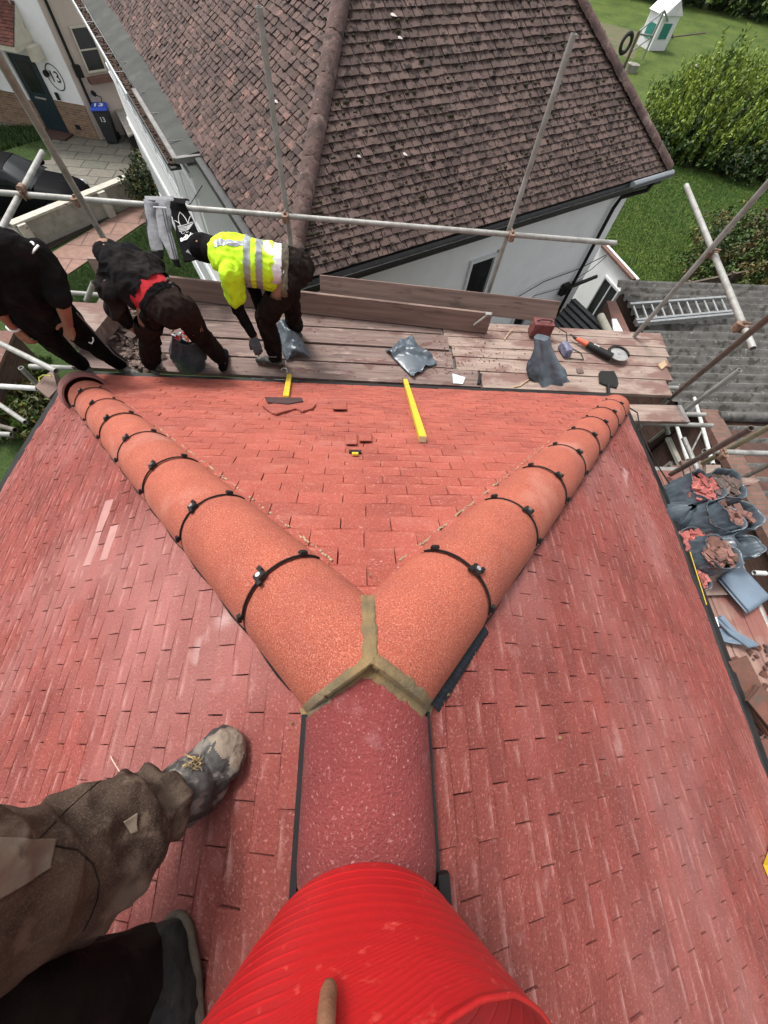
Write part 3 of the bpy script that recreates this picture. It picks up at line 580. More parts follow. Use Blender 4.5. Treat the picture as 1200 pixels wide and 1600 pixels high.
# windows in the facing wall
def window(P, ex, ey, w_, h_, par, out, frame=M_whitep, bars=(1, 1), depth=.08, sill=True, name='window'):
    ex, out = Vector(ex), Vector(out); up = Vector((0, 0, 1)); P = Vector(P); f = MB(); t = .05
    for (a, c, hw, hh) in ((-w_/2+t/2, 0, t/2, h_/2), (w_/2-t/2, 0, t/2, h_/2), (0, -h_/2+t/2, w_/2-t, t/2), (0, h_/2-t/2, w_/2-t, t/2)):
        f.box(P+ex*a+up*c+out*.02, ex*hw, out*.03, up*hh)
    for i in range(1, bars[0]): f.box(P+ex*(-w_/2+w_*i/bars[0])+out*.018, ex*.018, out*.022, up*(h_/2-t))
    for i in range(1, bars[1]): f.box(P+up*(-h_/2+h_*i/bars[1])+out*.016, ex*(w_/2-t), out*.02, up*.018)
    fr = f.build(name, frame, par)
    g = MB(); g.box(P+out*.004, ex*(w_/2-t), out*.004, up*(h_/2-t)); g.build('pane', M_glass, fr)
    if sill: s_ = MB(); s_.box(P-up*(h_/2+.03)+out*.06, ex*(w_/2+.05), out*.06, up*.025); s_.build('sill', frame, fr)
    return fr
window(A+e1*3.78+mm_*.35+Vector((0, 0, -1.22)), e1, 0, .62, .95, nb, -mm_)
b = MB(); b.box(A+e1*4.15+mm_*.335+Vector((0, 0, -1.22)), e1*.06, mm_*.015, (0, 0, .5)); b.build('window_reveal', M_conc, nb)
window(A+e1*5.6+mm_*.35+Vector((0, 0, -2.5)), e1, 0, .5, .9, nb, -mm_)
b = MB(); b.path([wallp(770, 487), wallp(850, 440), wallp(905, 420), wallp(950, 397)], .009); b.path([wallp(812, 482), wallp(835, 462), wallp(878, 450), wallp(925, 420), wallp(948, 400)], .008); b.build('cable', M_gut, nb)
# small side porch beyond the downpipe
X0, X1p = U(950, 395, -5.1), U(987, 436, -5.1); dx = (X1p-X0); dn = Vector((dx.y, -dx.x, 0)).normalized()
if dn.x < 0: dn = -dn
b = MB(); b.prism([Vector((p.x, p.y, GZ)) for p in (X0-dx*.9, X1p, X1p+dn*.25, X0-dx*.9+dn*.25)], (0, 0, -5.12-GZ)); b.build('porch_wall', M_white, nb)
b = MB(); b.prism([X0-dx*.3-dn*.06, X1p+dx*.06-dn*.06, X1p+dx*.06+dn*.06, X0-dx*.3+dn*.06], (0, 0, .05)); b.build('porch_coping', M_rcop, nb)
b = MB(); b.prism([X0-dx*.9+dn*.05, X1p+dn*.07, X1p+dn*.3+Vector((0, 0, -.9)), X0-dx*.9+dn*.3+Vector((0, 0, -.9))], dn*.03+Vector((0, 0, -.01))); b.build('porch_roof', M_rcop, nb)
wc = X0.lerp(X1p, .62); window(Vector((wc.x, wc.y, -6.35))-dn*.0, dx.normalized(), 0, dx.length*.62, 1.8, nb, -dn, bars=(2, 1), sill=False)
# felt roofed bay on the street side
b = MB(); f0 = A+ml*3.62; pts = [f0-el*.38, f0+el*.12, A+ml*14+el*.42, A+ml*14-el*.33]
b.prism([Vector((p.x, p.y, z)) for p, z in zip(pts, (-2.97, -2.90, -2.72, -2.97))], (0, 0, .03)); b.build('felt_roof', M_felt, nb, label='grey felt strip roof over the bay')
for m0 in (4.1, 5.2, 6.1, 7.6): b = MB(); P = A+ml*m0; b.box(P-el*.13+Vector((0, 0, -2.9-P.z-.002)), ml*.006, el*.24, el.normalized()*0+Vector((0, 0, .004))); b.build('felt_lap', M_fasc, nb)
b = MB(); b.box(f0-ml*.03-el*.13+Vector((0, 0, -.05)), ml*.04, el*.27, (0, 0, .035)); obox(b, A, ml, el, 3.6, 6.4, -.43, -.36, -2.99, -2.925); b.build('lead_edge', M_fasc, nb)
b = MB(); obox(b, A, ml, el, 3.62, 14, -.52, -.345, -3.08, -3.05); obox(b, A, ml, el, 3.62, 14, -.53, -.515, -3.06, -2.985); b.build('bay_gutter', M_gut, nb)
b = MB(); obox(b, A, ml, el, 6.4, 14, -.552, -.532, -3.08, -2.98); b.build('gutter_lip', M_whitep, nb); b = MB()
for m0 in (7.4, 8.4, 9.4, 10.4, 11.4, 12.4): obox(b, A, ml, el, m0, m0+.03, -.53, -.38, -2.98, -2.965)
tag(b.build('gutter_bracket', M_fasc, nb), kind='stuff')
b = MB()
for i in range(1100):
    P = A+ml*random.uniform(3.7, 13.5)-el*random.uniform(.38, .51)+Vector((0, 0, -.135)); r = random.uniform(.01, .025); b.box(P, (r, 0, 0), (0, r, 0), (0, 0, r*.6))
tag(b.build('leaf_litter', M_guti, nb), kind='stuff')
b = MB(); obox(b, A, ml, el, 3.75, 14, -.22, .35, GZ, -3.1); b.build('bay_wall', M_white, nb)
b = MB()
for z in (-3.22, -3.5, -4.45, -4.62): obox(b, A, ml, el, 3.74, 14, -.26, -.2, z-.03, z+.03)
for m0 in np.arange(3.9, 14, 1.05): obox(b, A, ml, el, m0, m0+.07, -.255, -.2, -4.42, -3.53)
for z in (-5.6, -5.75, -6.9): obox(b, A, ml, el, 3.74, 14, -.26, -.2, z-.03, z+.03)
b.build('bay_window_frame', M_whitep, nb)
b = MB(); obox(b, A, ml, el, 3.95, 13.9, -.235, -.19, -4.42, -3.53); obox(b, A, ml, el, 3.95, 13.9, -.235, -.19, -6.87, -5.78); b.build('bay_window_pane', mat('curtained_glass', (.78, .79, .8), (.6, .62, .64), scale=2, rough=.3, spec=.5), nb)
# windows in the wall between bay and corner
window(A+ml*2.9+el*.3+Vector((0, 0, -.95)), ml, 0, 1.1, 1.35, nb, -el, bars=(2, 1)); window(A+ml*1.4+el*.3+Vector((0, 0, -.95)), ml, 0, .95, 1.35, nb, -el, bars=(2, 1))
window(A+ml*2.2+el*.3+Vector((0, 0, -3.3)), ml, 0, 2.4, 1.4, nb, -el, bars=(4, 2))
b = MB(); p = U(294, 346, -4.0); b.path([U(276, 331, -4.1), U(298, 318, -3.6), U(316, 290, -3.2)], .006); b.build('aerial_wire', M_blk, nb)

# ================================================================ NUMBER 13 ACROSS THE WAY
C13 = pu(155, 219); fx = (C13-pu(0, 190)).normalized(); fy = Vector((-fx.y, fx.x, 0)); h13 = empty('white_house', tuple(C13.xy)+(GZ,), 'white and pink rendered house numbered 13 with brown brick base at top left', 'house')
TOP = -1.5
def F13(x, z, d=0): return C13+fx*x-fy*d+Vector((0, 0, z))
b = MB(); obox(b, C13, fx, fy, -9, 0, .03, 8, GZ+1.0, TOP); b.build('wall', M_white, h13)
b = MB(); obox(b, C13, fx, fy, -9, .005, 0, 7.9, GZ, GZ+1.0); b.build('brick_plinth', M_brick, h13)
# pink side wall
fs = (pu(190, 160)-C13); fs = Vector((fs.x, fs.y, 0)).normalized(); fs = (fy*.8+fx*.6).normalized(); fn = Vector((fs.y, -fs.x, 0))
b = MB(); b.prism([C13+Vector((.02, .03, 0))+fn*.03, C13+fs*10+fn*.03, C13+fs*10-fn*4, C13+Vector((.02, .03, 0))-fn*.2], (0, 0, TOP-GZ)); b.build('pink_wall', M_pink, h13)
b = MB(); b.path([C13+fn*.1+fs*.25+Vector((0, 0, .1)), C13+fn*.1+fs*.25+Vector((0, 0, 6))], .05); b.box(C13+fn*.14+fs*.3+Vector((0, 0, 1.9)), fs*.12, fn*.08, (0, 0, .15)); b.build('downpipe', M_blk, h13)
def onside(u_, v_): return UP(u_, v_, C13+fn*.03, fn)
wc = (onside(126, 52)+onside(149, 100))/2; ww = abs((onside(145, 50)-onside(128, 62)).dot(fs)); wh = abs(onside(126, 52).z-onside(149, 100).z)
window(wc+fn*.02, fs, 0, max(.7, min(1.3, ww)), min(2, max(1.1, wh)), h13, fn, bars=(1, 2), frame=M_cream, sill=False)
b = MB(); P = onside(158, 122); b.box(P+fn*.1, fs*.5, fn*.12, (0, 0, .08)); b.build('window_sill', M_rcop, h13)
# door
d0 = UP(107, 205, C13, fy); xr = (d0-C13).dot(fx); 
b = MB(); obox(b, C13, fx, fy, xr-.95, xr, -.02, .03, GZ+.05, GZ+2.1); dr_ = b.build('door', M_door, h13, bevel=.01)
b = MB(); obox(b, C13, fx, fy, xr-.75, xr-.2, -.035, -.02, GZ+1.15, GZ+1.95); b.build('door_panel', M_glass, dr_)
b = MB(); obox(b, C13, fx, fy, xr-.7, xr-.25, -.05, -.02, GZ+.98, GZ+1.03); b.build('letterbox', M_galv, dr_)
b = MB(); obox(b, C13, fx, fy, xr-1.1, xr-.96, -.08, .04, GZ+.9, GZ+2.2); b.build('door_frame', M_whitep, h13)
b = MB(); obox(b, C13, fx, fy, xr-1.15, xr+.15, -.6, .0, GZ, GZ+.06); b.build('doorstep', M_brickr, h13)
# porch
pz = GZ+2.55
b = MB(); obox(b, C13, fx, fy, xr-3.2, xr+.35, -.95, -.85, pz-.12, pz+.02); obox(b, C13, fx, fy, xr+.28, xr+.36, -.85, .03, pz-.12, pz+.02); obox(b, C13, fx, fy, xr-3.2, xr+.3, -.85, .02, pz-.1, pz-.06); b.build('porch_fascia', M_cream, h13)
q3 = math.radians(38); O_ = F13(xr+.38, 2.58, 1.0)
tiles('porch_roof', O_, -fx, (-fy*math.cos(q3)+Vector((0, 0, -math.sin(q3)))), (-fy*math.sin(q3)+Vector((0, 0, math.cos(q3)))), [(0, 0), (3.6, 0), (3.6, -1.28), (0, -1.28)], mat('dark_red_porch_tile', (.13, .04, .028), (.08, .03, .022), scale=4, rough=.9, island=.3), h13, seed=21, jit=.004)
b = MB(); b.prism([O_+Vector((0, 0, -.05)), O_+fy*1.02+Vector((0, 0, -.05)), O_+fy*1.02+Vector((0, 0, .75))], fx*-.06); b.build('porch_cheek', M_cream, h13)
b = MB(); b.box(F13(xr+.45, 2.3, .25), fx*.12, fy*.25, (0, 0, .18)); b.build('porch_bracket', M_cream, h13, bevel=.02)
b = MB(); b.path([F13(xr+.2, 3.5, .05), F13(xr+.35, 3.0, .06), F13(xr+.36, 2.8, .06)], .03); b.build('porch_pipe', M_conc, h13)
b = MB(); b.tube(F13(xr+.32, 1.75, .02), F13(xr+.32, 1.75, .12), .09, seg=12); b.box(F13(xr+.3, 1.15, .03), fx*.05, fy*.03, (0, 0, .1)); b.build('wall_lamp', M_blk, h13)
window(F13(xr-3.2, 1.7, 0), fx, 0, 2.0, 1.3, h13, -fy, bars=(3, 1))
# circled number
def text(name, s, P, xd, yd, size, m, par, ext=.003, center=True, bold=0):
    c = bpy.data.curves.new(name, 'FONT'); c.body = s; c.size = size; c.extrude = ext; c.offset = bold
    if center: c.align_x = 'CENTER'; c.align_y = 'CENTER'
    o = bpy.data.objects.new(name, c); dg = bpy.context.evaluated_depsgraph_get(); me = bpy.data.meshes.new_from_object(o); bpy.data.objects.remove(o)
    xd, yd = Vector(xd).normalized(), Vector(yd).normalized(); zd = xd.cross(yd); M = Matrix((xd, yd, zd)).transposed().to_4x4(); M.translation = Vector(P); me.transform(M)
    me.name = name; me.materials.clear(); me.materials.append(m); o = bpy.data.objects.new(name, me); COL.objects.link(o); parent(o, par); return o
pc = UP(86, 121, C13+fy*.02, fy)
text('house_number', '13', pc, fx, (0, 0, 1), .42, M_bpaint, h13, bold=.002)
b = MB(); b.path([pc+fx*(.29*math.cos(t))+Vector((0, 0, .34*math.sin(t))) for t in [i*2*math.pi/40 for i in range(41)]], .014, seg=6); b.build('number_ring', M_bpaint, h13)
b = MB(); b.box(F13(-.7, .3, .01), fx*.1, fy*.01, (0, 0, .07)); b.build('air_brick', M_dark, h13)
b = MB(); b.tube(onside(145, 145), onside(145, 145)+fn*.15, .07); b.path([onside(147, 147)+fn*.1, onside(156, 150)+fn*.12, onside(158, 162)+fn*.05], .015); b.build('meter_box', M_blk, h13)

# ================================================================ OUTBUILDINGS ON THE RIGHT
def corrugated(name, x0, x1, y0, y1, z, zs, pitch, amp, m, par, label=None):     # waves run along X
    b = MB(); n = int((y1-y0)/pitch*8); rows = []
    for i in range(n+1):
        y = y0+(y1-y0)*i/n; ph = (y-y0)/pitch*2*math.pi
        rows.append([Vector((x0+(x1-x0)*j/10, y, z+zs*j/10+amp*math.sin(ph)+.01*noise.noise(Vector((j, y*2, 0))))) for j in range(11)])
    b.grid(rows); return b.build(name, m, par, smooth=True, label=label)
g1 = empty('garage', (8, 6.2, GZ), 'long garage with a grey corrugated sheet roof carrying the ladder', 'garage')
corrugated('roof', 6.0, 14, 4.6, 8.7, -4.95, .25, .25, .045, M_corr, g1)
b = MB(); b.bx(6.15, 13.8, 4.8, 8.5, GZ, -5.08); b.build('wall', M_brickr, g1)
b = MB(); p0 = U(935, 500, -4.75); b.prism([U(948, 470, -4.9), U(962, 470, -4.9), U(985, 520, -4.9), U(962, 520, -4.9)], (0, 0, -1.2)); b.build('parapet', M_rcop, g1)
g2 = empty('brick_outbuilding', (8, 3, GZ), 'dark brick outbuilding with metal framed windows right of the sacks', 'building')
wx = 6.35
b = MB(); b.bx(wx+.05, 13, -3.5, 4.75, GZ, -4.98); b.build('wall', M_brickr, g2)
b = MB(); b.bx(wx-.02, wx+.33, -3.5, 4.72, -4.98, -4.86); b.build('coping', brickmat('brick_on_edge', (.17, .085, .065), (.12, .065, .05), (.10, .085, .07), axis='xy', bw=.33, bh=.085), g2)
corrugated('roof', wx+.35, 13, -3.5, 4.55, -5.0, .12, .28, .05, M_corr, g2)
b = MB(); b.tube((wx+.3, 4.6, -4.9), (13, 4.6, -4.8), .09, seg=10); b.build('ridge_capping', M_corr, g2, smooth=True)
b = MB(); b.bx(wx-.05, wx+.04, -3.5, 4.7, -5.72, -5.66); b.build('string_course', M_conc, g2)
for yy in (3.5, 1.2):
    window((wx+.04, yy, -6.6), (0, 1, 0), 0, 1.5, 1.5, g2, (-1, 0, 0), frame=M_conc, bars=(2, 2))
ln = empty('store_shed', (4.5, 4.2, GZ), 'dark boarded lean-to below the deck corner', 'shed')
b = MB()
for i in range(9): b.box((3.6+.21*i, 4.2, -5.6-.02*i), (.1, 0, 0), (0, 1.1, 0), (0, 0, .012))
b.build('roof', mat('dark_grey_boards', (.05, .05, .05), (.08, .08, .078), scale=5, rough=.8), ln)
b = MB(); b.bx(3.55, 5.35, 3.2, 5.2, GZ, -5.8); b.build('wall', M_brickr, ln)
# black sheet stack by the porch
st = MB(); a0, a1, a2, a3 = U(896, 472, -5.2), U(938, 512, -5.2), U(900, 520, -5.2), U(880, 490, -5.2)
for i in range(7):
    t = i/7; o0 = Vector((0, 0, -.1*i)); d = (a1-a0).normalized(); st.box((a0.lerp(a1, .5))+Vector((-.12*i, -.14*i, -.02*i)), d*(a1-a0).length*.55, Vector((-d.y, d.x, 0))*.06, (0, 0, .05))
tag(st.build('stacked_sheeting', mat('black_sheeting', (.02, .021, .022), (.05, .05, .05), scale=12, rough=.6), None), 'dark ribbed sheeting stacked beside the small white porch', 'sheeting')
# short grey pipe and white board beside it
def single(name, mb, m, label, cat, group=None, **kw): o = mb.build(name, m, None, **kw); return tag(o, label, cat, group)
b = MB(); b.tube(U(938, 494, -4.7), U(952, 522, -4.7), .075, seg=14, hollow=.01); single('drain_pipe', b, M_conc, 'short fat grey pipe lying beyond the deck edge by the brick parapet', 'pipe', smooth=True)
b = MB(); b.prism([U(955, 500, -4.9), U(962, 500, -4.9), U(972, 520, -4.9), U(958, 520, -4.9)], (0, 0, .03)); single('board_offcut', b, M_whitep, 'small white board offcut beside the fat grey pipe', 'board')
# ladder on the garage roof
ld = empty('ladder', U(1060, 482, -4.8), 'aluminium ladder lying flat on the corrugated garage roof', 'ladder')
l0, l1, l2, l3 = U(983, 477, -4.82), U(1132, 466, -4.70), U(992, 502, -4.82), U(1142, 488, -4.70)
for p, q in ((l0, l1), (l2, l3), (l2+Vector((0, -.09, 0)), l3+Vector((0, -.09, 0)))): b = MB(); d = (q-p).normalized(); b.box((p+q)/2, d*(q-p).length/2, d.cross(Vector((0, 0, 1)))*.03, (0, 0, .045)); b.build('stile', M_alu, ld)
for i in range(11):
    t = .04+i*.092; b = MB(); b.tube(l0.lerp(l1, t), l2.lerp(l3, t)+Vector((.0, 0, 0)), .022, seg=8); b.build('rung', M_alu, ld, smooth=True)
# fences
def fence(p, q, zt, label, n=None, th=.03):
    p, q = Vector(p), Vector(q); L = (q-p).length; d = (q-p).normalized(); f = empty('fence', (p.x, p.y, GZ), label, 'fence'); b = MB(); k = int(L/.15); nrm = Vector((-d.y, d.x, 0))
    for i in range(k):
        c = p+d*(i+.5)*L/k; h = zt-GZ+random.uniform(-.02, .02); b.box(Vector((c.x, c.y, GZ+h/2))+nrm*(.012*(i % 2)), d*(L/k*.53), nrm*.008, (0, 0, h/2))
    b.build('fence_panel', M_fence, f)
    for i in range(int(L/1.8)+1):
        c = p+d*min(L, i*1.8); g = MB(); g.box(Vector((c.x, c.y, (GZ+zt)/2+.04)), d*.05, nrm*.05, (0, 0, (zt-GZ)/2+.05)); g.build('fence_post', M_fence, f)
    g = MB(); g.box(Vector(((p.x+q.x)/2, (p.y+q.y)/2, zt+.02)), d*L/2, nrm*.03, (0, 0, .015)); g.build('fence_rail', M_fence, f)
    return f
fa, fb = U(1000, 459, -6.1), U(1092, 440, -6.1); fence(fa, fb+(fb-fa)*.9, -6.1, 'low brown timber fence between the lawn and the garage roof')
fc = U(984, 440, -6.3); fence(fc, U(1004, 462, -6.3), -6.2, 'short brown fence beside the little white porch'); 
tb = MB(); tb.prism([U(965, 425, -6.9), U(985, 440, -6.4), U(1004, 470, -6.4), U(960, 505, -6.4), U(930, 470, -6.9)], (0, 0, -.5)); single('lean_to_roof', tb, M_fence, 'brown boarded lean-to roof between the white porch and the ladder', 'roof')
# concrete garden wall
w0, w1 = U(232, 262, -6.95), U(18, 348, -6.95); cw = empty('garden_wall', (w0.x, w0.y, GZ), 'low pale concrete garden wall between the black car and the pink path', 'wall'); d = (w1-w0).normalized(); nrm = Vector((d.y, -d.x, 0)); nrm = nrm if nrm.x > 0 else -nrm
L = (w1-w0).length; c = (w0+w1)/2
b = MB(); b.box((c.x, c.y, (GZ-7.0)/2), d*L/2, nrm*.09, (0, 0, (-7.0-GZ)/2))
for i in range(4):
    b.box((c.x, c.y, GZ+.1+i*.17)+nrm*.0 if False else Vector((c.x, c.y, GZ+.1+i*.17)), d*(L/2-.01), nrm*.096, (0, 0, .07))
b.build('wall_face', M_conc, cw); b = MB(); b.box((c.x, c.y, -6.97), d*(L/2+.05), nrm*.14, (0, 0, .03)); b.build('wall_coping', M_coping, cw)
for t in (.02, .42, .97):
    p = w0.lerp(w1, t); b = MB(); b.box(Vector((p.x, p.y, (GZ-6.98)/2))+nrm*.16, d*.12, nrm*.09, (0, 0, (-6.98-GZ)/2)); b.build('pier', M_coping, cw)
# red brick low wall at far left with grass
b = MB(); p0, p1 = U(-40, 640, -6.7), U(14, 520, -6.7); d = (p1-p0).normalized(); nrm = Vector((d.y, -d.x, 0)); c = (p0+p1)/2; b.box((c.x, c.y, (GZ-6.7)/2), d*(p1-p0).length/2, nrm*.12, (0, 0, (-6.7-GZ)/2)); o = single('boundary_wall', b, M_brickr, 'low brick boundary wall at the left edge below the man in the black t-shirt', 'wall')
b = MB(); b.box((c.x, c.y, -6.67), d*(p1-p0).length/2, nrm*.16, (0, 0, .03)); b.build('wall_coping', M_rcop, o)
# ================================================================ SCAFFOLD
DZ = -2.8
def pole(p0, p1, label, m=None, r=.0242, couplers=(), group='scaffold tubes', cat='scaffold tube'):
    b = MB(); p0, p1 = Vector(p0), Vector(p1); b.tube(p0, p1, r, seg=18, hollow=.004)
    o = tag(b.build('scaffold_pole', m or M_galv, None, smooth=True), label, cat, group)
    a = (p1-p0).normalized()
    for P, other in couplers:
        P = Vector(P); t = (P-p0).dot(a); P = p0+a*t; oth = Vector(other).normalized(); nn = a.cross(oth).normalized(); c = MB()
        c.tube(P-a*.03, P+a*.03, r+.008, seg=12); c.tube(P+nn*.05-oth*.03, P+nn*.05+oth*.03, r+.008, seg=12); c.box(P+nn*.025, a*.022, oth*.022, nn*.03)
        for k in (-1, 1): c.tube(P+oth*k*.04-nn*.03, P+oth*k*.04+nn*.04, .007, seg=6); c.tube(P+oth*k*.04+nn*.03, P+oth*k*.04+nn*.045, .013, seg=6)
        c.build('coupler', M_rust, o)
    return o
RZ = -2.05; r0, r1 = U(-60, 296, RZ), U(962, 380, RZ); rd = (r1-r0).normalized()
UPV = Vector((0, 0, 1))
def std(u1, v1, u0, v0, y0z, **k):     # vertical-ish: foot pixel at z, top pixel over the same plan point
    f = U(u0, v0, y0z); t = UV(u1, v1, (f.x, f.y)); return f, t
def onrail(u, v): return U(u, v, RZ)
pole(r0, r1, 'long horizontal guard rail tube with two tops hung over it', couplers=[(onrail(447, 336), UPV), (onrail(797, 362), UPV), (onrail(127, 303), UPV), (onrail(45, 298), (0, 1, 0))])
rn = Vector((rd.y, -rd.x, 0))*-.05
def vpole(P, ztop, zbot, lean, label, **k): P = Vector(P); return pole((P.x, P.y, zbot), (P.x+lean[0], P.y+lean[1], ztop), label, **k)
P = onrail(447, 336)-rn*0+Vector((0, .05, 0)); t = UV(404, 10, (P.x, P.y)); vpole(P, t.z, -3.6, (0, 0), 'tall upright tube behind the man in the hi-vis shirt')
P = onrail(797, 362)+Vector((0, .05, 0)); t = UV(908, 55, (P.x, P.y)); vpole(P, t.z, -3.9, (0, 0), 'tall upright tube in front of the neighbour\'s small window')
P = onrail(127, 303)+Vector((0, .05, 0)); pole(Vector((P.x, P.y, RZ))+(P-Vector((0, 0, 0)))*0+Vector((-.12, .18, -1.2)), U(-60, -10, -.6), 'upright tube at top left crossing the black car')
pole(U(-30, 418, -2.1), U(72, 247, -2.1)+Vector((0, 0, .05)), 'pale short tube laid over the guard rail at the left edge')
pole(U(135, 470, -2.75), U(146, 442, -2.55), 'short stub of tube poking up behind the pale timber')
pole(U(0, 495, -2.45)-Vector((.5, 0, 0)), U(88, 580, -2.5), 'tube the man in the black t-shirt rests his hand on')
pole(U(-40, 601, -2.9), U(58, 607, -2.9), 'thin level tube at the left roof corner', m=M_wpole)
pole(U(-40, 605, -3.4), U(40, 660, -3.3), 'grey brace tube below the left roof corner')
pole(U(-40, 655, -3.6), U(24, 672, -3.3), 'lower grey brace tube at the left edge', m=M_galvd)
pole(U(-40, 676, -3.2), U(18, 679, -3.2), 'short level tube just above the left eave')
# right side
S4 = U(988, 525, -2.85); t4 = UV(1202, 284, (S4.x, S4.y)); x4 = U(1106, 394, -1.75)
pole(S4-Vector((0, 0, .3)), U(1230, 252, -1.05), 'upright tube rising from the far right deck corner past the ladder', couplers=[])
pole(U(1072, 290, -1.75), U(1176, 545, -1.75), 'pale horizontal tube clamped across two uprights over the corrugated roof', couplers=[(U(1109, 395, -1.75), (U(1230, 252, -1.05)-S4)), (U(1163, 512, -1.75), UPV)])
pole(U(1040, 628, -3.0), U(1235, 468, -1.3), 'dark reddish upright tube in front of the corrugated roof', m=M_galvd)
pole(U(1070, 642, -3.0), U(1156, 578, -2.35), 'short upright stub tube beside the lone short board')
pole(U(1003, 661, -3.0), U(1112, 665, -3.0), 'level tube under the lone short board')
pole(U(1038, 655, -2.98), U(1044, 678, -3.1), 'tiny tube stub sticking out below the lone short board')
pole(U(1060, 647, -3.1), U(1101, 648, -3.1), 'short level tube end just beyond the lone short board')
pole(U(1085, 622, -4.4), U(1114, 726, -3.6), 'white tube slanting down to the square timber offcut', m=M_wpole)
pole(U(1057, 664, -4.4), U(1075, 722, -3.7), 'shorter white tube left of the long white one', m=M_wpole)
pole(U(1075, 716, -3.8), U(1097, 672, -4.6), 'thin cross tube between the two white tubes', r=.012)
pole(U(1048, 741, -2.95), U(1174, 669, -2.0), 'dark upright tube rising from the eave beside the sacks', m=M_galvd)
pole(U(1098, 724, -2.95), U(1222, 657, -2.1), 'yellowish upright tube next to the dark one', m=mat('yellowish_tube', (.34, .31, .2), (.22, .2, .14), scale=9, rough=.6, metal=.3))
pole(U(1100, 705, -2.5), U(1230, 710, -2.5), 'level tube clamped to the uprights above the sacks', couplers=[(U(1126, 707, -2.5), UPV)])
pole(U(1150, 752, -3.4), U(1230, 712, -2.9), 'brown tube at the right edge above the brick wall', m=M_galvd)
pole(U(1015, 690, -4.2), U(1060, 655, -3.4), 'grey brace under the short board by the hip end', r=.018)
pole((3.55, 2.5, -3.02), (3.45, -1.2, -3.02), 'ledger tube under the outer edge of the side deck')
pole((-3.2, 3.0, -2.88), (3.6, 3.1, -2.88), 'ledger tube under the front deck near the eave')
pole((-3.2, 4.15, -2.88), (3.6, 3.95, -2.88), 'ledger tube under the front deck far edge')
pole(U(1178, 895, -3.3), U(1196, 896, -3.3), 'short white tube poking out right of the flat sack stack', m=M_wpole)
for (x, y) in ((-3.3, 3.0), (3.45, 2.95), (3.5, -.6)): pole((x, y, GZ), (x, y, -2.9), {-3.3: 'full height upright below the left deck end', 3.45: 'full height upright below the right deck corner', 3.5: 'full height upright below the side deck'}[x])
# ---- boards
def board(p0, p1, wid, th, m, label, cat='board', name='scaffold_board', group='scaffold boards on the deck', band=True, upv=(0, 0, 1), tilt=0):
    p0, p1 = Vector(p0), Vector(p1); d = (p1-p0).normalized(); up = Vector(upv); s = up.cross(d).normalized(); up = d.cross(s)
    b = MB(); n = 14; L = (p1-p0).length; rows = []; sd = random.random()*50
    for i in range(n+1):
        P = p0+d*L*i/n+up*(.006*noise.noise(Vector((i*.3, sd, 0)))); wv = wid/2+.0015*noise.noise(Vector((i*.7, sd, 5)))
        rows.append([P-s*wv+up*0, P+s*wv, P+s*wv-up*th, P-s*wv-up*th])
    b.grid(rows, closed_u=True); b.add(rows[0], [(0, 1, 2, 3)]); b.add(rows[-1], [(3, 2, 1, 0)])
    o = tag(b.build(name, m, None, bevel=.003), label, cat, group)
    if band:
        for P, q in ((p0, 1), (p1, -1)):
            c = MB(); c.box(P+d*q*.02-up*th/2, d*.022, s*(wid/2+.002), up*(th/2+.002)); c.build('end_band', M_band, o)
    return o
yl = [(3.03, 'nearest the red tiles'), (3.29, 'second from the red tiles'), (3.56, 'third from the red tiles'), (3.82, 'fourth from the red tiles'), (4.07, 'outermost')]
for i, (y, w_) in enumerate(yl):
    x1 = [1.28, 1.02, 1.0, .94, .6][i]
    board((-2.75-.06*(i%2), y+.03, DZ+.001*i), (x1, y, DZ-.004*(i % 2)), .24, .038, M_board, 'dusty deck board of the left run, %s' % w_, band=False)
yr = [(2.80, 3.42), (3.035, 3.50), (3.19, 3.58), (3.41, 3.62), (3.64, 3.64), (3.83, 3.66)]
wr = [.225, .195, .15, .15, .12, .12]
yr = [(3.01, 3.40), (3.235, 3.50), (3.42, 3.56), (3.58, 3.60), (3.725, 3.62), (3.855, 3.64)]
nm = ['nearest the red tiles', 'second from the red tiles', 'third from the red tiles', 'fourth from the red tiles', 'fifth from the red tiles', 'outermost']
for i, (y, x1) in enumerate(yr):
    board(([1.30, 1.05, 1.03, 1.0, .96, .8][i], y, DZ), (x1, y, DZ), wr[i], .038, M_boardl, 'pink dusty deck board of the right run, %s' % nm[i], band=False)
board(U(990, 645, -2.8)+Vector((-.12, 0, 0)), U(1071, 646, -2.8), .225, .038, M_boardl, 'lone short pale board by the rounded hip end', group=None)
# side deck boards along Y
for i, x in enumerate((2.78, 3.01, 3.24)):
    board((x+.18, -2.6, -3.0), (x+.18, 2.1 if i < 2 else 1.9, -3.0), .222, .038, M_boardy, ['side deck board hugging the right eave', 'middle side deck board under the grey sacks', 'outer side deck board beside the paving'][i])
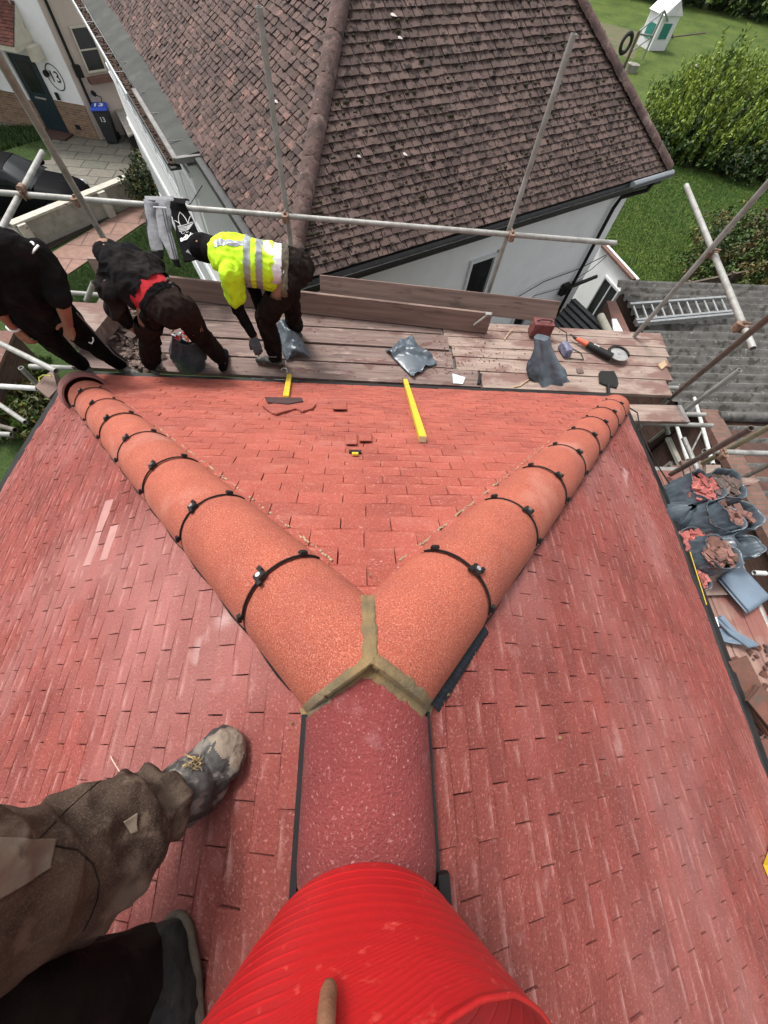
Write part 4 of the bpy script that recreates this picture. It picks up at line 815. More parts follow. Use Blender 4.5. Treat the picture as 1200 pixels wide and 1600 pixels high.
# upright boards
def upright(pA, pB, h, m, label, lean=(0, .03, 0)):
    pA, pB = Vector(pA), Vector(pB); d = (pB-pA).normalized(); up = (Vector((0, 0, 1))*h+Vector(lean)).normalized(); s = d.cross(up).normalized()
    c = (pA+pB)/2+up*h/2; b = MB(); b.box(c, d*(pB-pA).length/2, s*.019, up*h/2); o = tag(b.build('toe_board', m, None, bevel=.003), label, 'toe board'); return o
a_, b_ = U(240, 462, DZ+.01), U(760, 520, DZ+.01); upright(a_, b_, .225, M_toe, 'long weathered board stood on edge behind the workers')
a2_, b2_ = U(500, 478, DZ+.01), U(868, 513, DZ+.01); tb2 = upright(a2_+Vector((0, .15, 0)), b2_+Vector((0, .1, 0)), .225, M_toe, 'second board on edge with a pale split end by the maroon box', lean=(0, .1, 0))
b = MB(); b.tube(U(740, 508, DZ+.1), U(765, 490, DZ+.26), .013, seg=8); b.box(U(763, 491, DZ+.26), (.03, 0, 0), (0, .02, 0), (0, 0, .01)); single('board_clip', b, M_galv, 'small steel clip on the end of the long upright board', 'clip')
b = MB(); b.prism([U(98, 470, -2.55), U(182, 476, -2.55), U(147, 520, -2.55), U(50, 516, -2.55)], (0, 0, -.16)); single('timber_block', b, M_boardl, 'pale planed timber lying left of the rubble heap', 'timber', bevel=.004)
b = MB(); b.prism([U(82, 577, -2.72), U(90, 607, -2.72), U(76, 622, -2.72), U(54, 604, -2.72), U(68, 588, -2.72)], (0, 0, -.1)); single('timber_block', b, M_toe, 'brown timber block at the left hip end', 'timber', bevel=.004)
b = MB(); b.path([U(62, 597, -2.7), U(61, 590, -2.68), U(68, 586, -2.66), U(80, 588, -2.66)], .006); single('twine', b, mat('yellow_twine', (.5, .5, .08), rough=.7), 'loop of yellow twine on the brown timber block', 'twine')
b = MB(); b.path([U(152, 410, -2.3), U(156, 440, -2.6)], .001); 
bo = MB(); bo.box(U(155, 422, -2.5), (.045, 0, 0), (0, .018, 0), (0, 0, .12)); single('board_end', bo, M_boardl, 'pale board end standing behind the man in the hoodie', 'board')
# lower platforms at right
for i, (u0, u1) in enumerate(((1052, 1068), (1069, 1080), (1080, 1100))):
    b = MB(); b.prism([U(u0-5, 727 if i == 0 else 716+3*(2-i), -3.45), U(u1-5, 727 if i == 0 else 716+3*(2-i), -3.45), U(u1, 744, -3.45), U(u0+2, 744, -3.45)], (0, 0, -.04))
    single('scaffold_board', b, M_boardl, ['left', 'middle', 'right'][i]+' of the three board ends on the lower lift above the sacks', 'board', 'board ends on the lower lift', bevel=.002)
b = MB(); b.prism([U(1103, 726, -3.2), U(1126, 726, -3.2), U(1129, 740, -3.2), U(1118, 745, -3.2), U(1104, 741, -3.2)], (0, 0, -.05)); single('timber_offcut', b, M_boardl, 'square pale timber offcut at the foot of the white tubes', 'timber', bevel=.003)
b = MB(); b.prism([U(1050, 744, -3.05), U(1105, 745, -3.05), U(1102, 752, -3.05), U(1050, 752, -3.05)], (0, 0, -.03)); single('scaffold_board', b, M_boardl, 'thin board edge just behind the sacks by the eave', 'board')
b = MB(); b.prism([U(1152, 746, -3.1), U(1180, 747, -3.1), U(1188, 750, -3.1), U(1175, 757, -3.1), U(1154, 760, -3.1)], (0, 0, -.04)); single('scaffold_board', b, M_boardl, 'pointed board end jutting out beyond the sacks', 'board')
b = MB(); b.prism([U(1096, 885, -2.95), U(1121, 874, -2.95), U(1148, 872, -2.95), U(1160, 925, -2.95), U(1137, 929, -2.95), U(1104, 930, -2.95)], (0, 0, -.018)); single('plywood_sheet', b, M_boardl, 'pinkish plywood piece under the flat grey sack stack', 'board')

# ================================================================ LOOSE THINGS ON THE ROOF AND DECK
fn_ = Vector((0, sp_, cp))
def onf(u, v, d=.0): return UP(u, v, J0+fn_*(.014+d), fn_)
def plank(name, pa, pb, wid, th, n, m, label, cat, group=None):
    pa, pb = Vector(pa), Vector(pb); d = (pb-pa).normalized(); s = d.cross(Vector(n)).normalized(); nn = s.cross(d)
    b = MB(); b.box((pa+pb)/2+nn*th/2, d*(pb-pa).length/2, s*wid/2, nn*th/2); return tag(b.build(name, m, None, bevel=.002), label, cat, group)
o = plank('yellow_batten', onf(620, 553), onf(660, 690), .042, .032, fn_, M_yel, 'long yellow painted batten lying on the red tiles', 'batten')
b = MB(); pe = onf(660, 691); d = (onf(660, 690)-onf(620, 553)).normalized(); s = d.cross(fn_).normalized(); b.box(pe+fn_*.016, d*.0015, s*.0205, fn_*.0155); b.build('sawn_end', M_cut, o)
plank('yellow_batten', onf(455, 572)+Vector((0, .0, .0)), onf(447, 624), .045, .03, fn_, M_yel, 'short yellow batten behind the broken tile pieces', 'batten')
plank('yellow_offcut', onf(550, 711), onf(560, 711), .022, .012, fn_, M_yel, 'tiny yellow offcut in the middle of the red slope', 'offcut')
b = MB(); b.box(onf(555, 706, .004), (.03, 0, 0), (0, .012, -.006), (0, 0, .006)); single('bracket', b, M_blk, 'small black strip above the tiny yellow offcut', 'bracket')
rs = UP(1196, 1362, J0+Vector((sp_, 0, cp))*.014, Vector((sp_, 0, cp))); rs2 = UP(1203, 1330, J0+Vector((sp_, 0, cp))*.014, Vector((sp_, 0, cp)))
plank('yellow_batten', rs, rs+(rs2-rs).normalized()*.4+Vector((.03, 0, 0)), .05, .03, (sp_, 0, cp), M_yel, 'yellow timber end at the right edge of the picture', 'batten')
# broken tile pieces
def shard(name, pxs, th, tilt, m, label, off=.0, base=None):
    pts = [onf(u, v, off) for u, v in pxs]; c = sum(pts, Vector())/len(pts)
    b = MB(); n = len(pts); top = [p+fn_*(th+tilt*((p-c).y)) for p in pts]; bot = [p+fn_*tilt*((p-c).y) for p in pts]
    b.add(bot+top, [tuple(range(n, 2*n)), tuple(range(n))[::-1]]+[(i, (i+1) % n, n+(i+1) % n, n+i) for i in range(n)]); return tag(b.build(name, m, None, bevel=.002), label, 'broken tile', 'broken tile pieces on the roof')
shard('broken_tile', [(410, 636), (447, 631), (470, 631), (494, 634), (488, 641), (473, 645), (463, 641), (450, 644), (433, 649), (424, 647)], .014, 0, M_tile, 'jagged broken red tile piece in front of the short batten')
shard('broken_tile', [(414, 623), (472, 624), (474, 629), (450, 633), (418, 630)], .012, .02, mat('dark_tile_back', (.06, .028, .028), (.04, .02, .02), scale=10, rough=.9), 'dark curved broken tile on top of the jagged one', off=.012)
for k, (u, v, w_, h_) in enumerate(((530, 634, 22, 15), (570, 683, 20, 16), (548, 687, 18, 18))):
    pts = [(u-w_/2, v-h_/2), (u+w_/2, v-h_/2), (u+w_/2+1, v+h_/2), (u-w_/2+1, v+h_/2)]
    shard('loose_tile', pts, .006, -.05, M_tile, ['raised loose red tile high on the slope right of the broken pieces', 'right one of the two raised tiles above the yellow offcut', 'left one of the two raised tiles above the yellow offcut'][k], off=.004)
b = MB(); b.path([UP(60*1+113, 1182, J0+Vector((-sp_, 0, cp))*.016, Vector((-sp_, 0, cp))), UP(177, 1190, J0+Vector((-sp_, 0, cp))*.03, Vector((-sp_, 0, cp))), UP(187, 1206, J0+Vector((-sp_, 0, cp))*.016, Vector((-sp_, 0, cp)))], .0012, seg=5); single('straw', b, mat('pale_straw', (.6, .5, .4), rough=.8), 'thin pale straw on the tiles beside the trouser leg', 'straw')
# crumpled sheets and sacks
def ridged(p, sc):
    v = 0; a = 1
    for k in range(4): v += a*(1-abs(noise.noise(p*sc))*2.4); sc *= 2.1; a *= .5
    return v/2
def crumple(name, corners, amp, m, label, cat, seed=0, n=26, zoff=.01, hump=0, th=.003, **kw):
    c = [Vector(p) for p in corners]; rows = []; sd = Vector((seed*3.1, seed*1.7, seed))
    for i in range(n+1):
        r = []
        for j in range(n+1):
            s, t = i/n, j/n; P = c[0].lerp(c[1], s).lerp(c[3].lerp(c[2], s), t)
            k = math.sin(math.pi*s)*math.sin(math.pi*t); e = noise.noise(P*9+sd)*.03*(1-k)
            r.append(P+Vector((e, -e, zoff+max(0, amp*(ridged(P+sd, 4)-.25))+hump*k**.7)))
        rows.append(r)
    b = MB(); b.grid(rows); o = tag(b.build(name, m, None, smooth='all'), label, cat); s = o.modifiers.new('s', 'SOLIDIFY'); s.thickness = th; return o
DT = DZ+.005
crumple('plastic_sack', [U(601, 548, DT), U(640, 528, DT), U(682, 568, DT), U(645, 592, DT)], .10, M_sack, 'crumpled grey sack under the far end of the long yellow batten', 'sack', 1, hump=.03)
crumple('plastic_sack', [U(428, 512, DT+.1), U(458, 503, DT+.1), U(486, 560, DT), U(447, 566, DT)], .12, M_sack, 'glossy grey sack lying against the hi-vis man\'s leg', 'sack', 2, hump=.10)
def sack(P, h, r, lean, seed, label, m=None, open_=True, fill=M_debris, fl='heap', ax=1.0, rim=1.0, fillh=.86, rot=0.):
    P = Vector(P); lean = Vector(lean); R = random.Random(seed); nr, na = 34, 96; rows = []; sd = Vector((seed*2.3, seed*1.1, seed*.7)); b = MB()
    cr, sr = math.cos(rot), math.sin(rot)
    def pt(t, a, k=1., dz=0):
        c = P+lean*t*t+Vector((0, 0, h*t+dz)); rr = r*(.86+.22*math.sin(math.pi*min(1, t*1.1))*(1-.35*t)+.03*t)*k
        d = Vector((math.cos(a), math.sin(a), 0)); w_ = ridged(d*1.3+Vector((0, 0, t*.9))+sd, 1.7)-.3
        sag = .04*math.sin(2*a+seed)*t; rr *= 1+.13*w_+sag+.09*(1-.75*t)*(ridged(d*2.4+Vector((0, 0, t*.8))+sd, 2.3)-.3)
        x, y = d.x*rr*ax, d.y*rr; return c+Vector((x*cr-y*sr, x*sr+y*cr, (.06*math.sin(2*a+seed)+.03*math.sin(5*a+seed*2))*h*t*t))
    for i in range(nr+1):
        t = i/nr; rows.append([pt(t, 2*math.pi*j/na, (rim-1)*t**4+1 if open_ else 1-.75*t**5) for j in range(na)])
    if open_:
        for k, dz in ((1.015, .006), (1.0, .010), (.95, .002), (.92, -.03), (.88, -.08), (.84, -.14), (.82, -.22)): rows.append([pt(1, 2*math.pi*j/na, (k)*rim, dz*h/.4) for j in range(na)])
    b.grid(rows, closed_u=True); base = b.v[:na]; b.add([Vector(p) for p in base], [tuple(range(na))])
    o = tag(b.build('rubble_sack', m or M_sack, None, smooth='all'), label, 'sack', 'grey rubble sacks')
    if open_ and fill:
        c = MB(); cc = P+lean*.8+Vector((0, 0, h*fillh))
        for i in range(80):
            a, q_ = R.uniform(0, 6.3), r*.74*rim*math.sqrt(R.random()); s_ = r*R.uniform(.12, .30); M = Matrix.Rotation(R.uniform(0, 6), 3, 'Z') @ Matrix.Rotation(R.uniform(-.8, .8), 3, 'X')
            x, y = q_*math.cos(a)*ax, q_*math.sin(a)
            c.box(cc+Vector((x*cr-y*sr, x*sr+y*cr, R.uniform(-.03, .03)+.03*(1-q_/r))), M @ Vector((s_, 0, 0)), M @ Vector((0, s_*R.uniform(.4, .9), 0)), M @ Vector((0, 0, s_*.25)))
        tag(c.build('broken_tile_rubble', fill, None), 'broken bits inside the '+fl, 'rubble', kind='stuff')
    return o
SZ = -3.0
def sk(u, v, zt): p = U(u, v, zt); return p
def place(u, v, h, r, seed, label, lean=(0, 0), **k):
    t = U(u, v, SZ+h); L = Vector((lean[0], lean[1], 0)); return sack(Vector((t.x, t.y, SZ))-L, h, r, L, seed, label, **k)
M_red = mat('pink_broken_tile', (.42, .13, .11), (.3, .09, .08), scale=14, rough=.95, bump=.4, bscale=70, island=.35)
place(1104, 757, .40, .165, 3, 'open grey sack of pinkish tile bits nearest the eave corner', (.05, .02), fill=M_red, fl='sack nearest the eave corner')
place(1138, 757, .40, .17, 5, 'open grey sack holding wire and dark waste, back right of the heap', (.06, .03), fill=M_debrisg, fl='back right sack', ax=1.15)
place(1131, 806, .38, .155, 8, 'wide open dark grey sack in the middle of the heap', (.06, -.02), fill=M_debrisg, fl='middle sack', fillh=.7, ax=1.15, rot=-.4)
place(1156, 801, .40, .15, 13, 'open grey sack with a folded rim overlooking the hedge', (.08, .0), fill=M_debris, fl='sack overlooking the hedge', ax=1.3, rot=-.6)
place(1168, 850, .34, .15, 21, 'grey sack slumped outwards over the deck edge', (.22, -.02), fill=None, fillh=.5, rim=.85)
place(1128, 862, .36, .155, 34, 'open grey sack of brown rubble at the near end of the heap', (.03, -.03), fill=M_debris, fl='near sack', ax=1.1, rot=-.4)
place(1092, 848, .26, .15, 55, 'half empty sack squeezed between the eave and the heap', (.02, 0), fill=M_red, fl='half empty sack', ax=1.3)
place(1080, 792, .36, .13, 89, 'tied up glossy sack tucked against the eave', (.0, .0), open_=False)
place(1093, 905, .22, .10, 91, 'small open sack just showing above the gutter', (0, 0), fill=M_red, fl='small sack by the gutter')
# folded sacks
def flat_stack(cs, n, m, label, name='folded_sacks'):
    b = MB(); R = random.Random(2)
    for k in range(n):
        o = Vector((R.uniform(-.012, .012), R.uniform(-.012, .012), .006*k)); c = [Vector(p)+o for p in cs]; rows = []; q_ = 10
        for i in range(q_+1):
            rows.append([c[0].lerp(c[1], i/q_).lerp(c[3].lerp(c[2], i/q_), j/q_)+Vector((0, 0, .006*noise.noise(Vector((i*.5, j*.3, k))))) for j in range(q_+1)])
        b.grid(rows)
    o = tag(b.build(name, m, None, smooth='all'), label, 'sack'); s = o.modifiers.new('s', 'SOLIDIFY'); s.thickness = .003; return o
flat_stack([U(1122, 905, -2.93), U(1150, 881, -2.93), U(1199, 934, -2.93), U(1166, 957, -2.93)], 5, M_sackd, 'neat flat stack of unused pale blue grey sacks')
b = MB()
for k in range(4): b.path([U(1126-2*k, 962+2*k, -2.93+.02*(k % 2)), U(1150-3*k, 990, -2.92), U(1182-4*k, 1008+k, -2.93)], .018-.002*k, seg=8)
single('rolled_sacks', b, M_sackd, 'rolled up blue grey sacks pointing away from the gutter', 'sack', smooth=True)
crumple('plastic_sack', [U(1112, 985, -2.96), U(1136, 982, -2.96), U(1172, 1006, -2.96), U(1118, 1004, -2.96)], .03, M_sackd, 'clear crumpled plastic flap beside the rolled sacks', 'sack', 5)
b = MB(); b.prism([U(1110, 964, -2.9), U(1120, 964, -2.9), U(1124, 979, -2.9), U(1113, 980, -2.9)], (0, 0, -.05)); single('paper_packet', b, M_whitep, 'small white printed packet by the right gutter', 'packet')
# rubble on the left of the deck
def chunk(b, P, s, R, m=0, flat=.35):
    M = Matrix.Rotation(R.uniform(0, 6), 3, 'Z') @ Matrix.Rotation(R.uniform(-.7, .7), 3, 'X') @ Matrix.Rotation(R.uniform(-.7, .7), 3, 'Y'); n = R.choice((4, 5, 6))
    poly = [(math.cos(i*6.283/n)*s*R.uniform(.6, 1.1), math.sin(i*6.283/n)*s*R.uniform(.5, 1)) for i in range(n)]
    b.prism([P+M @ Vector((x, y, 0)) for x, y in poly], M @ Vector((0, 0, s*flat)))
R = random.Random(5); b = MB()
for i in range(260):
    t = R.random(); u = 168+R.gauss(14, 13)+t*52; v = 482+t*105+R.gauss(0, 5); 
    P = U(u, v, DZ+.02+R.random()*.05*(1-t)); chunk(b, P, R.uniform(.015, .055)*(1.25 if t < .4 else .8), R)
tag(b.build('broken_tile_rubble', M_debrisg, None, bevel=0), 'heap of broken old tiles on the deck left of the stooping man', 'rubble', kind='stuff')
b = MB()
for (u, v, s) in ((183, 505, .09), (196, 480, .085), (175, 530, .07), (205, 525, .06)): chunk(b, U(u, v, DZ+.09), s, R, flat=.25)
b.build('x', M_debrisg, None); ob = bpy.data.objects['x']; ob.name = 'broken_tile_slab'; tag(ob, 'largest flat broken slabs on top of the rubble heap', 'rubble', kind='stuff')
b = MB()
for i in range(330):
    if R.random() < .65: u, v = R.gauss(735, 45), R.gauss(560, 18)
    else: u, v = R.uniform(330, 1030), R.uniform(480, 600)
    P = U(u, v, DZ+.004); 
    if P.y < 2.75 or P.y > 3.9: continue
    chunk(b, P, R.uniform(.003, .012), R)
tag(b.build('scattered_debris', M_debris, None), 'small crumbs of tile scattered over the deck boards', 'debris', kind='stuff')
# sack the stooping man fills, with bright wrappers
t = U(293, 526, DZ+.36); f = U(298, 576, DZ)
s_ = sack((f.x, f.y+.03, DZ), .36, .115, (t.x-f.x, (t.y-f.y-.03)*1.0, 0), 44, 'upright grey sack of coloured wrappers between the stooping man\'s feet', fill=None, ax=1.25); 
b = MB(); R2 = random.Random(9)
for i in range(30):
    P = U(R2.uniform(272, 315), R2.uniform(519, 532), DZ+.37); chunk(b, P, R2.uniform(.02, .045), R2, flat=.1)
    for _ in range(8):
        b.m[-1-_ if len(b.m) > _ else 0] = b.m[-1]
nf = len(b.f); 
b.m = [R2.randrange(4) for _ in range(nf)]
tag(b.build('wrappers', [M_redc, M_teal, M_whitep, M_orange], None), 'coloured food wrappers in the mouth of the upright sack', 'litter', kind='stuff')
# standing draped sack on the right deck, maroon box, blue box, grinder, shovel
tp = U(840, 535, DZ+.42); bs = [U(824, 601, DZ), U(892, 607, DZ)]
rows = []; n = 30
topc = U(846, 527, DZ+.36); 
for i in range(n+1):
    t = i/n; row = []
    for j in range(40):
        a = 2*math.pi*j/40; rx = (.075+.11*t**.9)*(1-.12*math.sin(t*6)); ry = .045+.045*t; cx = topc.lerp(Vector(((bs[0].x+bs[1].x)/2, (bs[0].y+bs[1].y)/2+.1, DZ+.005)), t)
        fr = 1+.18*(.9*ridged(Vector((math.cos(a)*1.3, math.sin(a)*1.3, t*.5)), 2.6)-.3)*(.8+1.4*t)+.16*math.sin(7*a+2*t)*(.3+t)+.10*math.sin(4*a-3*t); row.append(cx+Vector((math.cos(a)*rx*fr, math.sin(a)*ry*fr, 0)))
    rows.append(row)
b = MB(); b.grid(rows, closed_u=True); b.add(rows[0], [tuple(range(40))]); single('rubble_sack', b, M_sack, 'tall narrow dark sack standing by the maroon box', 'sack', 'grey rubble sacks', smooth='all')
b = MB(); P = U(846, 512, DZ+.10); d = Vector((1, -.05, 0)).normalized(); b.box(P, d*.12, Vector((.05, 1, 0)).normalized()*.07, (0, 0, .08), taper=.94); tbx = single('tool_box', b, M_maroon, 'dusty maroon box behind the tall sack', 'box', bevel=.012)
b = MB(); b.path([P+Vector((-.09, 0, .08)), P+Vector((-.05, -.02, .11)), P+Vector((.05, -.02, .11)), P+Vector((.09, 0, .08))], .006); b.build('handle', M_blk, tbx)
P = U(884, 545, DZ+.06); b = MB(); b.box(P, (.045, .01, 0), (-.02, .09, 0), (0, 0, .045), taper=.8); bb = single('small_bag', b, M_bluep, 'small blue and white packet right of the tall sack', 'packet', bevel=.015)
b = MB(); b.path([U(865, 508, DZ+.15), U(885, 520, DZ+.03), U(887, 538, DZ+.02), U(895, 545, DZ+.01), U(908, 552, DZ+.01), U(912, 562, DZ+.01), U(890, 560, DZ+.01)], .005); single('power_cable', b, M_blk, 'black cable looping between the maroon box and the grinder', 'cable')
gr = empty('disc_cutter', U(935, 548, DZ), 'orange and black disc cutter lying on the right deck boards', 'power tool')
ga, gb = U(898, 528, DZ+.05), U(958, 560, DZ+.05); gd = (gb-ga).normalized()
b = MB(); b.tube(ga+gd*.16, gb-gd*.02, .038, .045, seg=14); b.build('motor_body', M_blk, gr, smooth=True)
b = MB(); b.tube(ga+gd*.02, ga+gd*.17, .020, .034, seg=12); b.build('rear_handle', M_orange, gr, smooth=True)
b = MB(); b.tube(ga-gd*.02, ga+gd*.03, .012, .02, seg=10); b.path([ga, ga-gd*.05+Vector((0, .03, .0))], .006); b.build('cable_sleeve', M_blk, gr)
dc = U(966, 553, DZ+.07); b = MB(); b.tube(dc+Vector((0, 0, -.004)), dc+Vector((0, 0, .004)), .11, seg=40); ds_ = b.build('cutting_disc', M_disc, gr, smooth=True)
b = MB(); b.tube(dc+Vector((0, 0, .004)), dc+Vector((0, 0, .012)), .02, seg=16); b.build('flange', M_steelb, ds_)
b = MB(); rows = [[dc+Vector((math.cos(t)*r, math.sin(t)*r, z)) for t in [i*math.pi*1.25/24-.35 for i in range(25)]] for r, z in ((.095, .022), (.118, .02), (.122, .008), (.118, -.01))]; b.grid(rows); gg = b.build('disc_guard', M_blk, gr); s = gg.modifiers.new('s', 'SOLIDIFY'); s.thickness = .004
text('tool_label', 'GWS', ga+gd*.25+Vector((0, 0, .042)), gd, Vector((-gd.y, gd.x, 0)), .03, M_wpaint, gr)
sh = empty('dust_shovel', U(950, 597, DZ), 'black hand shovel half hidden by the right hip end', 'shovel')
pa = [U(u, v, DZ+.015) for u, v in ((935, 584), (938, 580), (958, 580), (963, 590), (965, 600), (962, 606), (948, 603), (936, 598))]
b = MB(); b.prism(pa, (0, 0, .006)); c = b.build('blade', M_blk, sh, bevel=.002); b = MB(); b.path([U(950, 601, DZ+.03), U(951, 617, DZ+.04), U(953, 640, DZ+.02)], .017); b.build('handle', M_blk, sh)
b = MB(); b.path(pa[2:6], .01); b.build('blade_rim', M_blk, sh)
# papers, stick, bits
b = MB(); b.prism([U(707, 584, DT), U(727, 590, DT), U(723, 600, DT), U(708, 599, DT)], (0, 0, .004)); single('paper_scrap', b, M_whitep, 'white paper scrap on the deck left of the black strip', 'paper')
b = MB(); b.box(U(749, 592, DZ+.01), (.014, .0, 0), (.02, .075, 0), (0, 0, .008)); single('strip', b, M_blk, 'black strip lying across the nearest board', 'strip')
b = MB(); b.prism([U(1027, 571, DT), U(1037, 564, DT), U(1042, 571, DT), U(1033, 578, DT)], (0, 0, .012)); single('timber_offcut', b, M_cut, 'small square timber offcut near the right board ends', 'timber')
b = MB(); b.path([U(788, 531, DZ+.01), U(795, 520, DZ+.02), U(802, 514, DZ+.03)], .006); single('stick', b, M_cut, 'thin pale stick on the deck below the long toe board', 'stick')
b = MB(); b.path([U(803, 605, DZ+.01), U(812, 603, DZ+.01), U(826, 593, DZ+.015)], .007); single('stick', b, M_cut, 'short stick tipped white by the tall dark sack', 'stick')
b = MB(); b.path([U(444+5*math.cos(t), 579+4*math.sin(t), DZ+.02) for t in [i*6.283/16 for i in range(17)]], .003); single('ring', b, M_steelb, 'small steel ring beside the hi-vis man\'s shoe', 'ring')
b = MB(); b.prism([U(900, 577, DT), U(909, 574, DT), U(912, 583, DT), U(903, 584, DT)], (0, 0, .008)); single('slate_chip', b, M_debrisg, 'dark chip of tile left of the black shovel', 'tile chip')
b = MB(); b.path([U(975, 632, -2.7), U(996, 645, -2.75), U(1000, 670, -2.7), U(1015, 705, -2.6), U(1028, 728, -2.66), U(1046, 756, -2.7)], .006); single('roof_cable', b, M_blk, 'thin black cable trailing over the right eave corner', 'cable')
# stacked old clay tiles at far right
n_ = 0
tl = ['nearest the camera', 'middle', 'farthest from the camera', 'outer']
for si, (u, v, h, rot, k) in enumerate(((1194, 1198, .24, .2, 12), (1166, 1068, .30, .35, 16), (1202, 1118, .34, .5, 16), (1160, 1128, .12, -.2, 5))):
    c0 = U(u, v, SZ+h); R3 = random.Random(si)
    for i in range(k):
        P = Vector((c0.x, c0.y, SZ+.008+i*h/k)); M = Matrix.Rotation(rot+R3.uniform(-.16, .16), 3, 'Z') @ Matrix.Rotation(.14+R3.uniform(-.05, .05), 3, 'X'); b = MB()
        P = P+Vector((R3.uniform(-.012, .012), R3.uniform(-.012, .012)+.002*i, .02)); rows = []
        for a in range(7):
            x = -.0825+.165*a/6; zc = .006*(1-(a/3-1)**2); rows.append([P+M @ Vector((x, y, zc+z)) for y, z in ((-.132, 0), (.132, 0), (.132, .012), (-.132, .012))])
        b.grid(rows, closed_u=True); b.add(rows[0], [(0, 1, 2, 3)]); b.add(rows[-1], [(0, 1, 2, 3)])
        tag(b.build('old_clay_tile', M_clay, None), ('topmost old clay tile' if i == k-1 else 'old clay tile lying under others')+' of the stack '+['farthest down the right gutter', 'just below the rolled sacks', 'at the very right edge', 'lowest of all by the gutter'][si], 'roof tile', 'stacked old clay tiles on the side deck')
b = MB()
for i in range(120): chunk(b, U(random.uniform(1135, 1210), random.uniform(1005, 1240), SZ+.01), random.uniform(.012, .035), R)
tag(b.build('broken_tile_rubble', M_clay, None), 'loose broken clay around the stacked old tiles', 'rubble', kind='stuff')
b = MB(); b.path([U(1190, 1222, -2.9), U(1215, 1226, -2.9)], .012); single('yellow_strap', b, M_yel, 'short yellow strap below the stacked clay tiles', 'strap')

# ================================================================ RED TUB
tub = empty('plastic_tub', D(575, 1450, .6), 'bright red ribbed plastic tub lying over the dark ridge tile', 'tub')
def tub_ring(t):           # t 0 far/bottom .. 1 near/rim ; centre and radius
    a0, a1 = D(574, 1402, .695), D(578, 1830, .60); c = a0.lerp(a1, t); r = .122+.118*t; return c, r
a0, _ = tub_ring(0); a1, _ = tub_ring(1); ax = (a1-a0).normalized(); sx_ = ax.cross(Vector((0, 0, 1))).normalized(); if_up = sx_.cross(ax)
if if_up.z < 0: if_up = -if_up
tc0 = Vector((.0197, -.2556, -.6938)); pit, yaw = .846, .0086
tax = Vector((math.sin(yaw)*math.cos(pit), -math.cos(yaw)*math.cos(pit), math.sin(pit))); tsx = tax.cross(Vector((0, 0, 1))).normalized(); tup = tsx.cross(tax)
Tx = [0, 1.2, 1.6, 1.77, 1.82, 2.0, 2.27, 2.6, 3.6, 4.6, 5.4, 6.2832]; Ty = [.25, .26, .21, .186, .178, .160, .143, .135, .14, .2, .25, .25]
rows = []; nt_, na_ = 240, 120
for i in range(nt_+1):
    row = []
    for j in range(na_):
        th = 2*math.pi*j/na_; T = float(np.interp(th, Tx, Ty)); t = T*i/nt_; r = .1056+.6434*t
        ph = (t % .0125)/.0125; rib = (.0010+.0004*noise.noise(Vector((th*.8, int(t/.0125)*3.1, 0))))*math.exp(-((ph-.5)/.09)**2)
        if t < .02: r *= math.sqrt(max(.0, 1-((.02-t)/.02)**2*.10))
        lip = .004*max(0, 1-(T-t)/.004)
        w_ = .0018*noise.noise(Vector((math.cos(th)*2, math.sin(th)*2, t*14)))
        row.append(tc0+tax*t+(tsx*math.cos(th)+tup*math.sin(th))*(r+rib+lip+w_))
    rows.append(row)
b = MB(); b.grid(rows, closed_u=True); tb_ = b.build('tub_wall', [M_tub, M_tubin], tub, smooth='all')
s = tb_.modifiers.new('s', 'SOLIDIFY'); s.thickness = .004; s.offset = -1; s.material_offset = 1
b = MB(); b.add(rows[0], [tuple(range(na_))]); b.build('tub_base', M_tub, tub)

# ================================================================ PEOPLE
def cap_mesh(b, p0, p1, r0, r1, side=None, fl=1.0):
    """rounded tapered limb; fl squashes the section across 'side'"""
    p0, p1 = Vector(p0), Vector(p1); a = (p1-p0); L = a.length; a = a/L if L > 1e-6 else Vector((0, 0, 1)); x = (Vector(side)-a*a.dot(Vector(side))).normalized() if side is not None else a.orthogonal().normalized(); y = a.cross(x)
    seg = 20; prof = [(-r0*math.cos(t), r0*math.sin(t)) for t in [.05, .4, .8, 1.2]]+[(0, r0)]+[(L*k, r0+(r1-r0)*k) for k in (.25, .5, .75)]+[(L, r1)]+[(L+r1*math.cos(t), r1*math.sin(t)) for t in [1.2, .8, .4, .05]]
    rows = [[p0+a*z+(x*math.cos(g)+y*math.sin(g)*fl)*r for g in [2*math.pi*k/seg for k in range(seg)]] for z, r in prof]
    b.grid(rows, closed_u=True); b.add(rows[0], [tuple(range(seg))[::-1]]); b.add(rows[-1], [tuple(range(seg))])
